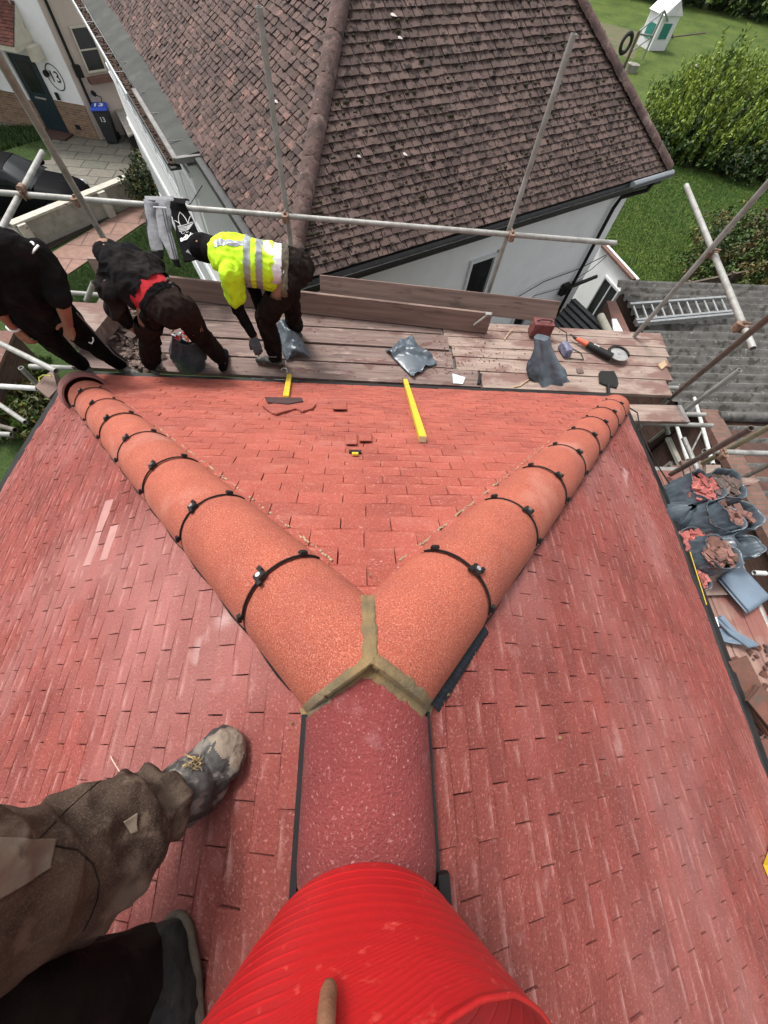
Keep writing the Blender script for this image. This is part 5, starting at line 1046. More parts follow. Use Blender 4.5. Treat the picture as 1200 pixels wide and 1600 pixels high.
def flesh(name, caps, vox, mats, par=None, sm=6, fold=0, fsc=9, pick=None, keep=None, fdir=None, **kw):
    b = MB()
    for c in caps: cap_mesh(b, *c)
    o = b.build(name, mats if isinstance(mats, (list, tuple)) else [mats], None)
    m = o.modifiers.new('r', 'REMESH'); m.mode = 'VOXEL'; m.voxel_size = vox
    if sm: k = o.modifiers.new('s', 'SMOOTH'); k.iterations = sm; k.factor = .5
    dg = bpy.context.evaluated_depsgraph_get(); me = bpy.data.meshes.new_from_object(o.evaluated_get(dg)); old = o.data; o.modifiers.clear(); o.data = me; bpy.data.meshes.remove(old)
    me.materials.clear()
    for mt in (mats if isinstance(mats, (list, tuple)) else [mats]): me.materials.append(mt)
    bm = bmesh.new(); bm.from_mesh(me)
    if keep: bmesh.ops.delete(bm, geom=[f for f in bm.faces if not keep(f.calc_center_median())], context='FACES')
    bm.normal_update()
    if fold:
        nn = {v: v.normal.copy() for v in bm.verts}
        for v in bm.verts:
            p = v.co; q_ = Vector((p.x, p.y, p.z*.55)) if fdir is None else p-Vector(fdir)*(p.dot(Vector(fdir))*.0)
            f = (1-abs(noise.noise(q_*fsc+Vector((3, 1, 7))))*2.6)*.6+(1-abs(noise.noise(q_*fsc*2.3))*2.4)*.3+noise.noise(q_*fsc*5)*.15
            v.co = p+nn[v]*fold*(f-.35)
    if pick:
        for f in bm.faces: f.material_index = pick(f.calc_center_median())
    bm.to_mesh(me); bm.free(); me.polygons.foreach_set('use_smooth', [True]*len(me.polygons)); me.name = name
    parent(o, par); return tag(o, **kw)
def shell(src, name, cond, off, m, par, **kw):      # a strip of cloth cut from a garment, lying on it
    bm = bmesh.new(); bm.from_mesh(src.data); bm.normal_update()
    bmesh.ops.delete(bm, geom=[f for f in bm.faces if not cond(f.calc_center_median())], context='FACES')
    nn = {v: v.normal.copy() for v in bm.verts}
    for v in bm.verts: v.co += nn[v]*off
    me = bpy.data.meshes.new(name); bm.to_mesh(me); bm.free(); me.materials.clear(); me.materials.append(m); me.polygons.foreach_set('material_index', [0]*len(me.polygons)); me.polygons.foreach_set('use_smooth', [True]*len(me.polygons))
    o = bpy.data.objects.new(name, me); COL.objects.link(o); parent(o, par); return tag(o, **kw)
def hand(w, d, palm_n, spread=1, curl=.5, s=1.0, thumb=1, mk=0):
    """caps of a hand: wrist w, direction d, palm normal (fingers curl towards it)"""
    w, d, pn = Vector(w), Vector(d).normalized(), Vector(palm_n); pn = (pn-d*pn.dot(d)).normalized(); sd = d.cross(pn)*thumb; caps = []
    caps.append((w-d*.01*s, w+d*.03*s, .024*s+mk, .030*s+mk, sd, .7))
    for k, x in enumerate((-.028, -.009, .010, .028)): caps.append((w+d*.025*s+sd*x*.7*s, w+d*.078*s+sd*x*s, .015*s+mk, .0125*s+mk))
    for k, (x, L) in enumerate(((-.029, .058), (-.010, .072), (.010, .078), (.029, .068))):
        p = w+d*.080*s+sd*x*s; dd = d; r = (.0098-.0006*(k == 0))*s+mk
        for q_, f in enumerate((.42, .32, .26)):
            ang = curl*(.35, .7, .6)[q_]*(1+.12*(1.5-k)); dd = (dd*math.cos(ang)+pn*math.sin(ang)).normalized(); pn2 = pn; e = p+dd*L*f*s; caps.append((p, e, r, r*.93)); p = e; r *= .92
    t0 = w+d*.022*s+sd*.026*s+pn*.004; dd = (d*.75+sd*.55+pn*.35).normalized(); e = t0+dd*.042*s; caps.append((t0, e, .0135*s+mk, .0115*s+mk)); dd = (d*.9+sd*.2+pn*.45).normalized(); caps.append((e, e+dd*.032*s, .0112*s+mk, .0095*s+mk))
    return caps
def head_caps(c, up, face, s=1.0):
    c, up, face = Vector(c), Vector(up).normalized(), Vector(face); face = (face-up*face.dot(up)).normalized(); sd = up.cross(face)
    k = [(c+up*.035-face*.012, c+up*.02+face*.012, .088*s, .084*s, sd, 1.0), (c-up*.03+face*.02, c-up*.075+face*.045, .066*s, .045*s, sd, .95), (c+face*.085, c-up*.03+face*.105, .011, .015), (c-up*.062+face*.088, c-up*.066+face*.088, .018, .018)]
    for q_ in (-1, 1): k.append((c+sd*q_*.083-up*.02, c+sd*q_*.085+up*.015, .010, .013, face, 1.4)); k.append((c+sd*q_*.032+up*.018+face*.078, c+sd*q_*.04+up*.018+face*.076, .012, .012))
    return k
H = lambda u, v, h: U(u, v, DZ+h)
def foot(an, toe, z0, s=1.0, mk=0):
    an, toe = Vector(an), Vector(toe); d = (toe-an); d.z = 0; d.normalize(); heel = Vector((an.x, an.y, z0+.035))-d*.05; tp_ = Vector((an.x, an.y, z0+.032))+d*.17*s
    return [(heel, heel+d*.10, .037+mk, .042+mk), (heel+d*.08, tp_, .046+mk, .036+mk, Vector((0, 0, 1)).cross(d), .85), (an, heel+d*.04+Vector((0, 0, .02)), .045+mk, .045+mk)]
def shoe(name, an, toe, z0, m, par, solem=M_sole, s=1.0):
    c = foot(an, toe, z0+.012, s, .004)[:2]+[(Vector(an)-Vector((0, 0, .03)), Vector((Vector(an).x, Vector(an).y, z0+.06)), .05, .052)]
    o = flesh(name, c, .006, [m, solem], par, 4, keep=None, pick=lambda p: 1 if p.z < z0+.022 else 0); return o

# ---------------- man in the hi-vis shirt
an, kn, pe = H(430, 558, .1), H(417, 500, .52), H(450, 416, .95)
an2, kn2 = H(462, 515, .1), H(452, 470, .55)
ne, hc = H(350, 398, 1.03), H(322, 388, .96)
sp = (ne-pe).normalized(); lat_ = Vector((0, 0, 1)).cross(sp).normalized(); shN, shF = ne-lat_*-.0+sp*-.05, ne
latn = lat_ if lat_.y < 0 else -lat_      # towards the camera side
S1, S2 = ne-sp*.06+latn*.17-Vector((0, 0, .03)), ne-sp*.06-latn*.17-Vector((0, 0, .03))
el1, wr1 = H(371, 482, .68), H(395, 523, .46); el2, wr2 = H(400, 458, .68), H(412, 500, .5)
hp1, hp2 = pe+latn*.09-Vector((0, 0, .06)), pe-latn*.09-Vector((0, 0, .06))
d1 = (U(402, 545, DZ+.38)-wr1)
body = [(pe, pe+sp*.2, .13, .14, latn, .8), (pe+sp*.2, ne-sp*.08, .15, .15, latn, .72), (ne-sp*.06, hc, .06, .06), (S1, S2, .07, .07),
        (S1, el1, .055, .042), (el1, wr1, .042, .028), (S2, el2, .055, .042), (el2, wr2, .042, .028), (hp1, kn, .085, .06), (kn, an, .058, .042), (hp2, kn2, .085, .06), (kn2, an2, .058, .042)]
body += head_caps(hc, sp, Vector((0, 0, -1)), 1.0)+hand(wr1, d1, Vector((0, .5, -1)), curl=.7, thumb=-1)+hand(wr2, Vector((.2, .2, -1)), Vector((0, -1, 0)), curl=.7)+foot(an, an+Vector((-1, .1, 0)), DZ)+foot(an2, an2+Vector((-.6, .6, 0)), DZ)
p3 = flesh('person', body, .006, M_skin, None, 3); tag(p3, 'man in a bright yellow hi-vis shirt bending over the deck with a black hood on', 'person', 'roofers working on the deck')
latx = latn
def sproj(p): return (p-pe).dot(sp)/((ne-pe).length)
shirt_caps = [(pe+sp*.10, pe+sp*.32, .165, .185, latn, .82), (pe+sp*.3, ne-sp*.05, .185, .17, latn, .80), (S1, S2, .088, .088), (S1, S1.lerp(el1, .62), .092, .085), (S2, S2.lerp(el2, .45), .09, .085), (pe+sp*.28-Vector((0, 0, .07)), pe+sp*.1-Vector((0, 0, .08)), .15, .14, latn, .8)]
wa = pe+sp*.09
hv = flesh('hi_vis_shirt', shirt_caps, .007, M_hivis, p3, 2, fold=.024, fsc=7, keep=lambda p: (p-wa).dot(sp)+.3*(-(p-pe).z) > -.02 and (hc-sp*.06-p).dot(sp) > 0)
tl_ = (ne-pe).length
for k, (s0, s1_) in enumerate(((.40, .50), (.58, .68))): shell(hv, 'reflective_band', lambda p: s0 < sproj(p) < s1_ and (p-pe).z > -.32 and abs((p-pe).dot(latn)) < .26, .003, M_refl, p3)
shell(hv, 'reflective_strap', lambda p: .68 < sproj(p) < 1.1 and .035 < (p-pe).dot(latn) < .085 and (p-pe).z > .02, .004, M_refl, p3)
flesh('white_vest', [(pe+sp*.02, pe+sp*.16, .162, .168, latn, .82)], .007, M_whitec, p3, 3, fold=.006, keep=lambda p: .0 < (p-pe).dot(sp) < .2)
flesh('sleeve', [(S1.lerp(el1, .45), el1, .056, .052), (el1, wr1, .052, .036)], .006, M_blackc, p3, 3, fold=.008, fsc=14); flesh('sleeve', [(S2.lerp(el2, .3), el2, .056, .052), (el2, wr2, .052, .036)], .006, M_greyc if False else M_blackc, p3, 3, fold=.008, fsc=14)
flesh('cuff', [(wr1-(wr1-el1).normalized()*.01, wr1+(wr1-el1).normalized()*.02, .033, .033)], .005, M_cuff, p3, 2)
flesh('glove', hand(wr1+d1.normalized()*.02, d1, Vector((0, .5, -1)), curl=.8, thumb=-1, mk=.004), .004, M_glove, p3, 1)
tr = flesh('work_trousers', [(pe-sp*.05, pe+sp*.06, .155, .16, latn, .85), (hp1-Vector((0, 0, 0)), kn+Vector((0, 0, .03)), .115, .088), (kn, an+Vector((0, 0, .03)), .088, .072), (hp2, kn2, .115, .085), (kn2, an2+Vector((0, 0, .03)), .085, .07)], .007, M_trk, p3, 2, fold=.026, fsc=9, keep=lambda p: (p-pe).dot(sp) < .05 or p.z < pe.z-.16)
shell(tr, 'belt', lambda p: (p-pe).dot(sp) > .0 and (p-pe).length < .24 and (p-pe).z > -.13, .007, M_belt, p3)
flesh('hood', [(hc+sp*.035, hc-sp*.0, .100, .104), (hc-sp*.02, ne-sp*.02, .098, .085)], .006, M_blackc, p3, 4, fold=.007)
shoe('shoe', an, an+Vector((-1, .1, 0)), DZ, M_boot, p3); shoe('shoe', an2, an2+Vector((-.6, .6, 0)), DZ, M_boot, p3)
b = MB(); b.box(an+Vector((.0, -.078, .07)), (.035, 0, 0), (0, .003, 0), (0, 0, .004)); b.build('reflective_tab', M_refl, p3)

# ---------------- stooping man in the charcoal hoodie
an, kn = H(238, 568, .1), H(232, 528, .5); an2, kn2 = H(346, 562, .1), H(308, 518, .52); pe = H(256, 474, .92); ne, hc = H(192, 418, 1.05), H(176, 402, 1.0)
sp = (ne-pe).normalized(); lat_ = sp.cross(Vector((0, 0, 1))).normalized(); latn = lat_
S1, S2 = ne-sp*.05+latn*.17-Vector((0, 0, .03)), ne-sp*.05-latn*.17-Vector((0, 0, .03))
if S1.y > S2.y: S1, S2 = S2, S1
el1, wr1 = H(183, 487, .78), H(200, 505, .55); el2, wr2 = H(250, 470, .70), H(262, 500, .5)
e2 = (kn2-kn); e2.z = 0; e2.normalize(); hp1, hp2 = pe-e2*.115-Vector((0, 0, .05)), pe+e2*.115-Vector((0, 0, .05))
body = [(pe, pe+sp*.2, .13, .14, latn, .85), (pe+sp*.15, ne-sp*.06, .145, .15, latn, .75), (ne-sp*.05, hc, .06, .06), (S1, S2, .07, .07), (S1, el1, .055, .042), (el1, wr1, .042, .028), (S2, el2, .055, .042), (el2, wr2, .042, .028), (hp1, kn, .09, .06), (kn, an, .058, .042), (hp2, kn2, .09, .06), (kn2, an2, .058, .042)]
body += head_caps(hc, sp, Vector((-.2, 0, -1)))+hand(wr1, Vector((.2, .1, -1)), Vector((1, .3, 0)), curl=.6)+hand(wr2, Vector((.1, .3, -1)), Vector((-1, 0, 0)), curl=.8)+foot(an, an+Vector((-.3, 1, 0)), DZ)+foot(an2, an2+Vector((-.1, 1, 0)), DZ)
p2 = flesh('person', body, .006, M_skin, None, 3); tag(p2, 'man in a charcoal hoodie stooping over a sack, red shorts showing at the waist', 'person', 'roofers working on the deck')
L_ = (ne-pe).length; hstart = pe+sp*.10
hd_ = flesh('hoodie', [(pe+sp*.14, pe+sp*.30, .18, .20, latn, .82), (pe+sp*.24, ne-sp*.03, .20, .175, latn, .85), (S1, S2, .095, .095), (S1, el1, .088, .070), (el1, el1.lerp(wr1, .7), .070, .055), (S2, el2, .088, .070), (el2, el2.lerp(wr2, .7), .07, .055)], .007, M_hoodie, p2, 2, fold=.028, fsc=8, keep=lambda p: (p-pe).dot(sp) > .105+.012*math.sin((p-pe).dot(e2)*14))
flesh('hood', [(hc+sp*.03, hc-sp*.01, .103, .108), (hc-sp*.02, ne-sp*.01, .105, .12), (ne+Vector((0, 0, .04)), ne-sp*.06+Vector((0, 0, .05)), .09, .07)], .007, M_hoodie, p2, 4, fold=.014, fsc=9)
text('cap_logo', '912', U(172, 391, hc.z+.085), (1, .05, 0), (-.05, .9, .35), .05, M_wpaint, p2, bold=.002)
flesh('red_waistband', [(pe-sp*.02, pe+sp*.15, .150, .162, latn, .88)], .007, M_redc, p2, 3, fold=.004, keep=lambda p: .046 < (p-pe).dot(sp) < .15)
tr = flesh('work_trousers', [(pe-sp*.04, pe+sp*.03, .148, .158, latn, .88), (hp1, kn+Vector((0, 0, .02)), .102, .082), (kn, an+Vector((0, 0, .02)), .085, .075), (hp2, kn2, .102, .082), (kn2, an2+Vector((0, 0, .03)), .085, .07)], .007, M_trkb, p2, 2, fold=.026, fsc=9, keep=lambda p: (p-pe).dot(sp) < .045 or p.z < pe.z-.16)
shell(tr, 'belt', lambda p: (p-pe).dot(sp) > .0 and (p-pe).length < .25, .006, M_blackc, p2)
b = MB(); q_ = pe+e2*.13+sp*.10+Vector((0, 0, .09))
for k in range(6): b.tube(q_+e2*.012*k+Vector((0, -.01*k, -.02*k)), q_+e2*(.012*k+.02)+Vector((0, -.02*k, -.02*k+.012)), .008, seg=6)
b.build('tool_loops', M_galvd, p2)
shoe('shoe', an, an+Vector((-.3, 1, 0)), DZ, M_boot, p2); shoe('shoe', an2, an2+Vector((-.1, 1, 0)), DZ, M_blackc, p2, solem=M_whitep)

# ---------------- standing man in the black t-shirt
an, kn = H(188, 570, .1), H(132, 528, .50); an2, kn2 = H(130, 572, .1), H(85, 535, .5); pe = H(58, 478, .93); ne = H(8, 392, 1.36)
sp = (ne-pe).normalized(); hc = ne+Vector((-.10, -.06, .17)); lt = Vector((.80, .55, 0)).normalized()
S1, S2 = ne+lt*.17-Vector((0, 0, .07)), ne-lt*.19-Vector((0, 0, .08)); S1 = H(62, 402, 1.27)
el1, wr1 = H(97, 474, 1.06), H(106, 506, .86); el2, wr2 = H(-5, 480, 1.0), H(22, 512, .80)
e2 = Vector((.9, .3, 0)).normalized(); hp1, hp2 = pe+e2*.09-Vector((0, 0, .05)), pe-e2*.09-Vector((0, 0, .05))
d1 = H(111, 530, .70)-wr1; d2 = H(42, 532, .70)-wr2
body = [(pe, pe+sp*.2, .135, .145, lt, .75), (pe+sp*.2, ne-sp*.1, .155, .15, lt, .7), (ne-sp*.06, hc, .062, .062), (S1, S2, .07, .07), (S1, el1, .056, .045), (el1, wr1, .046, .031), (S2, el2, .056, .045), (el2, wr2, .046, .031), (hp1, kn, .09, .062), (kn, an, .06, .042), (hp2, kn2, .09, .06), (kn2, an2, .06, .042)]
body += head_caps(hc, (0, -.1, 1), Vector((.5, -.8, -.3)), 1.0)+hand(wr1, d1, Vector((-.3, -1, 0)), curl=.35, thumb=1, s=1.05)+hand(wr2, d2, Vector((.2, .2, -1)), curl=.7, thumb=-1, s=1.05)+foot(an, an+Vector((.6, -.3, 0)), DZ)+foot(an2, an2+Vector((.3, -.4, 0)), DZ)
p1 = flesh('person', body, .005, M_skin, None, 2); tag(p1, 'standing man in a black t-shirt and black joggers at the left edge', 'person', 'roofers working on the deck')
flesh('t_shirt', [(pe+sp*.02, pe+sp*.25, .185, .20, lt, .78), (pe+sp*.25, ne-sp*.06, .205, .175, lt, .78), (S1, S2, .092, .092), (S1, S1.lerp(el1, .80), .094, .080), (S2, S2.lerp(el2, .8), .094, .08), (ne-sp*.1, ne+Vector((0, 0, .0)), .12, .09)], .007, M_blackc, p1, 2, fold=.026, fsc=7)
flesh('short_hair', [(hc+Vector((0, 0, .045)), hc+Vector((-.02, .02, .04)), .092, .092)], .006, M_blackc, p1, 2)
tr = flesh('joggers', [(pe-sp*.03, pe+sp*.06, .16, .165, lt, .82), (hp1, kn+Vector((0, 0, .02)), .115, .085), (kn, an+Vector((0, 0, .02)), .085, .062), (hp2, kn2, .115, .082), (kn2, an2+Vector((0, 0, .03)), .082, .06)], .007, M_blackc, p1, 4, fold=.016, fsc=8)
b = MB(); a_ = hp1.lerp(kn, .15)+Vector((.118, .02, .05)); ps = [H(118, 488, .86), H(150, 522, .62), H(178, 553, .32), H(200, 568, .14)]
b.path(ps, .005, seg=6); b.path([p+Vector((.015, -.01, .0)) for p in ps], .004, seg=6); b.build('piping', M_greyc, p1)
sw = H(142, 533, .60)+Vector((.03, -.03, .03)); b = MB(); b.path([H(145, 527, .66), H(146, 532, .64), H(143, 537, .63), H(139, 535, .63)], .005, seg=6); b.build('tick_logo', M_wpaint, p1)
b = MB(); cw_ = wr2-(wr2-el2).normalized()*.01; ax_ = (wr2-el2).normalized(); x_ = ax_.orthogonal().normalized(); y_ = ax_.cross(x_); b.path([cw_+(x_*math.cos(t)+y_*math.sin(t))*.036 for t in [i*6.283/20 for i in range(21)]], .008); b.build('bracelet', M_whitep, p1)
text('collar_logo', '21', H(50, 388, 1.36), (1, -.7, 0), (.5, .7, .3), .09, M_wpaint, p1, bold=.003)
shoe('shoe', an, an+Vector((.6, -.3, 0)), DZ, M_boot, p1); shoe('shoe', an2, an2+Vector((.3, -.4, 0)), DZ, M_boot, p1)

# ---------------- the photographer's legs and finger
ns = Vector((-sp_, 0, cp)); ls = lambda u, v, d=0: UP(u, v, J0+ns*(.014+d), ns)
toe1, heel1 = ls(366, 1152, .045), ls(282, 1262, .045); fd = (toe1-heel1).normalized(); heel1 = toe1-fd*.20
ank1 = D(280, 1238, .74); kne1 = D(20, 1422, .50); hip1 = Vector((-.62, -.32, -.10)); hip1 = D(-330, 1500, .33)
toe2, heel2 = ls(250, 1450, .035), ls(266, 1640, .035); fd2 = (toe2-heel2).normalized(); ank2 = D(190, 1560, .66); kne2 = D(-40, 1640, .48); hip2 = D(-330, 1760, .36)
fs1 = ns.cross(fd).normalized(); fs2 = ns.cross(fd2).normalized(); toe2s = toe2-fd2*.05
pelv = (hip1+hip2)/2+Vector((-.1, -.05, 0)); chest = pelv+Vector((-.02, -.1, .42)); shd = chest+Vector((.25, -.05, .05))
ftip = D(514, 1545, .297); fmid = D(509, 1600, .262); fbase = D(503, 1680, .235); wrst = D(480, 1900, .23); elb = Vector((-.1, -.75, -.35))
body = [(pelv, chest, .15, .17), (hip1, kne1, .09, .062), (kne1, ank1, .060, .040), (hip2, kne2, .09, .062), (kne2, ank2, .06, .04), (hip1, hip2, .12, .12), (ank1, heel1+fd*.05, .04, .04), (heel1+fd*.03, toe1-fd*.03, .038, .034), (ank2, heel2+fd2*.05, .04, .04), (heel2+fd2*.03, toe2-fd2*.03, .036, .032),
        (chest+Vector((0, 0, .1)), chest+Vector((.03, .08, .30)), .06, .06), (chest, shd, .1, .06), (shd, elb, .055, .042), (elb, wrst, .042, .03), (wrst, fbase-(fbase-wrst).normalized()*.03, .032, .03),
        (fbase, fmid, .0078, .0072), (fmid, ftip, .0074, .0070)]
hd2 = (fbase-wrst).normalized()
for k, x in enumerate((-.022, -.042, -.060)):
    p_ = fbase+Vector((x, -.005*k, -.0)); q_ = p_+Vector((0, -.02, -.03)); body += [(wrst+hd2*.03, p_, .018, .012), (p_, q_, .0095, .009), (q_, q_+Vector((0, -.03, .0)), .009, .008)]
hc4 = chest+Vector((.04, .10, .36)); body += head_caps(hc4, (.05, .25, 1), Vector((.3, .6, -1)))
p4 = flesh('person', body, .0042, M_skind, None, 2); tag(p4, 'photographer seen only by two legs in worn brown trousers and one dusty finger', 'person')
shin = (ank1-kne1).normalized()
def lgpick(p): return 0
flesh('work_shirt', [(pelv, chest, .18, .20), (chest, shd, .13, .09), (shd, shd.lerp(elb, .5), .085, .075)], .008, M_blackc, p4, 3, fold=.015); flesh('short_hair', [(hc4+Vector((0, -.01, .045)), hc4+Vector((0, -.03, .03)), .093, .09)], .006, M_blackc, p4, 2)
lg = flesh('work_trousers', [(hip1, kne1, .110, .096), (kne1, kne1.lerp(ank1, .45), .096, .086), (kne1.lerp(ank1, .45), ank1+shin*-.10, .084, .064), (ank1-shin*.12, ank1-shin*.05, .064, .062), (pelv, hip1, .13, .11)], .0035, M_olive, p4, 2, fold=.034, fsc=8)
for v in lg.data.vertices:
    a = v.co-kne1; t = a.dot(shin)/(ank1-kne1).length; q_ = v.co-(kne1+shin*a.dot(shin)); th = math.atan2(q_.z, q_.x); k = max(0, min(1, (t-.35)/.4))
    if q_.length > .001: v.co += q_.normalized()*(k*.0065*math.sin(30*t+1.8*math.sin(th)+3*noise.noise(v.co*9))+.0035*math.sin(13*t+2*th+3*noise.noise(v.co*6)))
lg2 = flesh('work_trousers', [(hip2, kne2, .12, .10), (kne2, kne2.lerp(ank2, .5), .10, .092), (kne2.lerp(ank2, .5), ank2, .092, .085), (pelv, hip2, .14, .12)], .005, M_trk, p4, 6, fold=.020, fsc=6, label='dark shaded trouser leg at the bottom left')  # black cloth puts the shade on this brown leg into its colour
pj = RC
def camuv(p):
    c = np.array(p) @ RC; return 600+F*c[0]/c[2], 800+F*c[1]/c[2]
def inpoly(x, y, P):
    r = False
    for i in range(len(P)):
        (x0, y0), (x1, y1) = P[i-1], P[i]
        if (y0 > y) != (y1 > y) and x < (x1-x0)*(y-y0)/(y1-y0)+x0: r = not r
    return r
def near_side(p): return p.length < (kne1+ank1).length/2+.02
ppoly = [(-200, 1305), (10, 1316), (84, 1314), (76, 1362), (0, 1435), (-200, 1560)]
def near1(p):
    a = p-kne1; t = max(0, min(1, a.dot(ank1-kne1)/(ank1-kne1).length_squared)); c = kne1.lerp(ank1, t); return (p-c).dot(c) < 0
from mathutils.bvhtree import BVHTree
def bvh(src):
    bm = bmesh.new(); bm.from_mesh(src.data); t = BVHTree.FromBMesh(bm); bm.free(); return t
def patch(name, quad, src, m, par, off=.003, n=40, **kw):     # cloth patch laid on a garment
    t = bvh(src); rows = []; Q = [Vector(q_) for q_ in quad]; last = None
    for i in range(n+1):
        row = []
        for j in range(n+1):
            q_ = Q[0].lerp(Q[1], j/n).lerp(Q[3].lerp(Q[2], j/n), i/n); r = ray(q_.x+1.2*noise.noise(Vector((i*.4, j*.4, 0))), q_.y); h = t.ray_cast(Vector((0, 0, 0)), r)
            P = h[0]+h[1]*off if h[0] is not None else (last if last is not None else src.location)
            last = P; row.append(P)
        rows.append(row)
    b = MB(); b.grid(rows); o = b.build(name, m, par, smooth='all', **kw); s_ = o.modifiers.new('s', 'SOLIDIFY'); s_.thickness = .0025; s_.offset = 0; return o
patch('knee_patch', [(-60, 1312), (84, 1314), (75, 1360), (-60, 1438)], lg, M_patch, p4, label='faded khaki knee patch with a raw lower edge')
def seam(pts, src, r=.0008, m=M_trkb):
    from mathutils.bvhtree import BVHTree
    bm = bmesh.new(); bm.from_mesh(src.data); t = BVHTree.FromBMesh(bm); bm.free(); out = []
    for i in range(len(pts)-1):
        for k in range(6):
            u = pts[i][0]+(pts[i+1][0]-pts[i][0])*k/6; v = pts[i][1]+(pts[i+1][1]-pts[i][1])*k/6; h = t.ray_cast(Vector((0, 0, 0)), ray(u, v))
            if h[0] is not None: out.append(h[0]+h[1]*.0008)
    if len(out) > 2: b = MB(); b.path(out, r, seg=5); b.build('seam', m, p4)
seam([(86, 1322), (120, 1328), (145, 1350), (154, 1378), (152, 1405), (140, 1435), (128, 1458)], lg, .001)
seam([(60, 1312), (100, 1270), (150, 1225), (172, 1212)], lg)
patch('scuffed_patch', [(192, 1284), (214, 1270), (213, 1300), (204, 1304)], lg, M_patch, p4, n=12, off=.0015)
def boot(toe, heel, an, fdv, sdv, lab, n0=ns, bm_=M_boot):
    c = [(heel+fdv*.03, toe-fdv*.05, .050, .058, sdv, .8), (toe-fdv*.11, toe-fdv*.046, .063, .052, sdv, .82), (an, heel+fdv*.06, .058, .058), (an, toe-fdv*.09, .052, .054, sdv, .9)]
    base = (toe).dot(n0)-.030
    o = flesh('boot', c, .0035, [bm_, M_sole], p4, 3, fold=.006, fsc=22, label=lab, pick=lambda p: 1 if p.dot(n0)-base < .006 or (p-toe).dot(fdv)+.03*noise.noise(p*35) > (-.016 if bm_ is M_boot else 9) else 0)
    return o
b1 = boot(toe1, heel1, ank1+(ank1-kne1).normalized()*.02, fd, fs1, 'scuffed boot with a worn pale toe cap and loose yellow laces')
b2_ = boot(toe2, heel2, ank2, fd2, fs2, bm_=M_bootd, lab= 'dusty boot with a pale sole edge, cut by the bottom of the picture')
b = MB(); R6 = random.Random(3)
from mathutils.bvhtree import BVHTree
bmx = bmesh.new(); bmx.from_mesh(b1.data); tr_ = BVHTree.FromBMesh(bmx); bmx.free()
for k in range(9):
    u0, v0 = 284+R6.uniform(0, 14), 1180+R6.uniform(0, 26); pts = []
    for i in range(9):
        u, v = u0+i*2.4+R6.uniform(-2, 2), v0+(i-4)*(1.3 if k % 2 else -1.6)+R6.uniform(-2, 2); h = tr_.ray_cast(Vector((0, 0, 0)), ray(u, v))
        if h[0] is not None: pts.append(h[0]+h[1]*R6.uniform(.001, .006))
    if len(pts) > 3: b.path(pts, .0013, seg=5)
b.build('lace', M_lace, b1)
# sole edge strip of the second boot
b = MB(); sd2 = fs2 if fs2.x > 0 else -fs2
pts = [toe2-fd2*.046+(fd2*math.cos(t)+sd2*math.sin(t))*.054-ns*.022 for t in (-.3, 0, .3, .6, .9, 1.2, 1.5)]+[toe2-fd2*(.06+.02*i)+sd2*(.054+.004*math.sin(i))-ns*.022 for i in range(8)]
b.path(pts, .008, seg=8); b.build('sole_edge', M_soled, b2_, smooth='all')
nl = flesh('fingernail', [(ftip+(fmid-ftip)*.02-ray(514, 1545)*.0042, ftip+(fmid-ftip)*.22-ray(514, 1545)*.0050, .0042, .0046, Vector((1, 0, 0)), .4)], .0012, M_nail, p4, 1)
tag(p4, None)

# ================================================================ TOPS ON THE RAIL
def rp(u, off=0): return U(u, 296+(u+60)*.0822, RZ)+Vector((0, 0, .03))
def cloth(name, prof, m, par, thick=.010, fold=.012, seed=0):
    """prof: list of (left pixel, right pixel) pairs downwards with height; hung over the rail"""
    rows = []; n = 16
    L = [U(a, b_, z) for (a, b_, _, _, z) in prof]; Rr = [U(c, d, z) for (_, _, c, d, z) in prof]; m_ = len(prof); K = 8
    for i in range((m_-1)*K+1):
        k = min(i//K, m_-2); t = (i-k*K)/K; a = L[k].lerp(L[k+1], t); c = Rr[k].lerp(Rr[k+1], t); row = []
        for j in range(n+1):
            s = j/n; P = a.lerp(c, s); bulge = math.sin(math.pi*s)*.02; w_ = fold*(ridged(P*1.0+Vector((seed, 0, 0)), 7)-.4)
            row.append(P+Vector((0, -1, .3))*(w_+bulge))
        rows.append(row)
    b = MB(); b.grid(rows); o = b.build(name, m, par, smooth='all'); s = o.modifiers.new('s', 'SOLIDIFY'); s.thickness = thick; return o
gt = empty('grey_sweatshirt', rp(250), 'grey sweatshirt with dark stripes and black cuffs hung over the guard rail', 'sweatshirt')
cloth('sleeve', [(226, 312, 247, 316, RZ+.035), (229, 345, 250, 335, RZ-.06), (233, 375, 252, 370, RZ-.15), (238, 393, 256, 392, RZ-.22)], M_greyc, gt, seed=1)
cloth('body', [(244, 310, 272, 312, RZ+.04), (245, 340, 268, 340, RZ-.05), (250, 372, 268, 362, RZ-.13), (262, 392, 276, 390, RZ-.19), (268, 405, 279, 406, RZ-.24)], M_greyc, gt, seed=2)
cloth('cuff', [(239, 390, 256, 392, RZ-.215), (241, 402, 255, 405, RZ-.25)], M_blackc, gt, fold=.003); cloth('cuff', [(270, 404, 279, 406, RZ-.235), (274, 414, 283, 418, RZ-.28)], M_blackc, gt, fold=.003)
cloth('back', [(226, 312, 272, 312, RZ+.035), (226, 306, 270, 306, RZ+.0), (228, 308, 270, 308, RZ-.2)], M_greyc, gt, fold=.004)
b = MB()
for k in range(2): b.path([U(258+4*k, 328, RZ-.0)+Vector((0, -.05, .03)), U(262+4*k, 352, RZ-.07)+Vector((0, -.045, .02)), U(269+3.5*k, 378, RZ-.14)+Vector((0, -.04, .015)), U(275+3.2*k, 404, RZ-.22)+Vector((0, -.03, .015))], .005, seg=6)
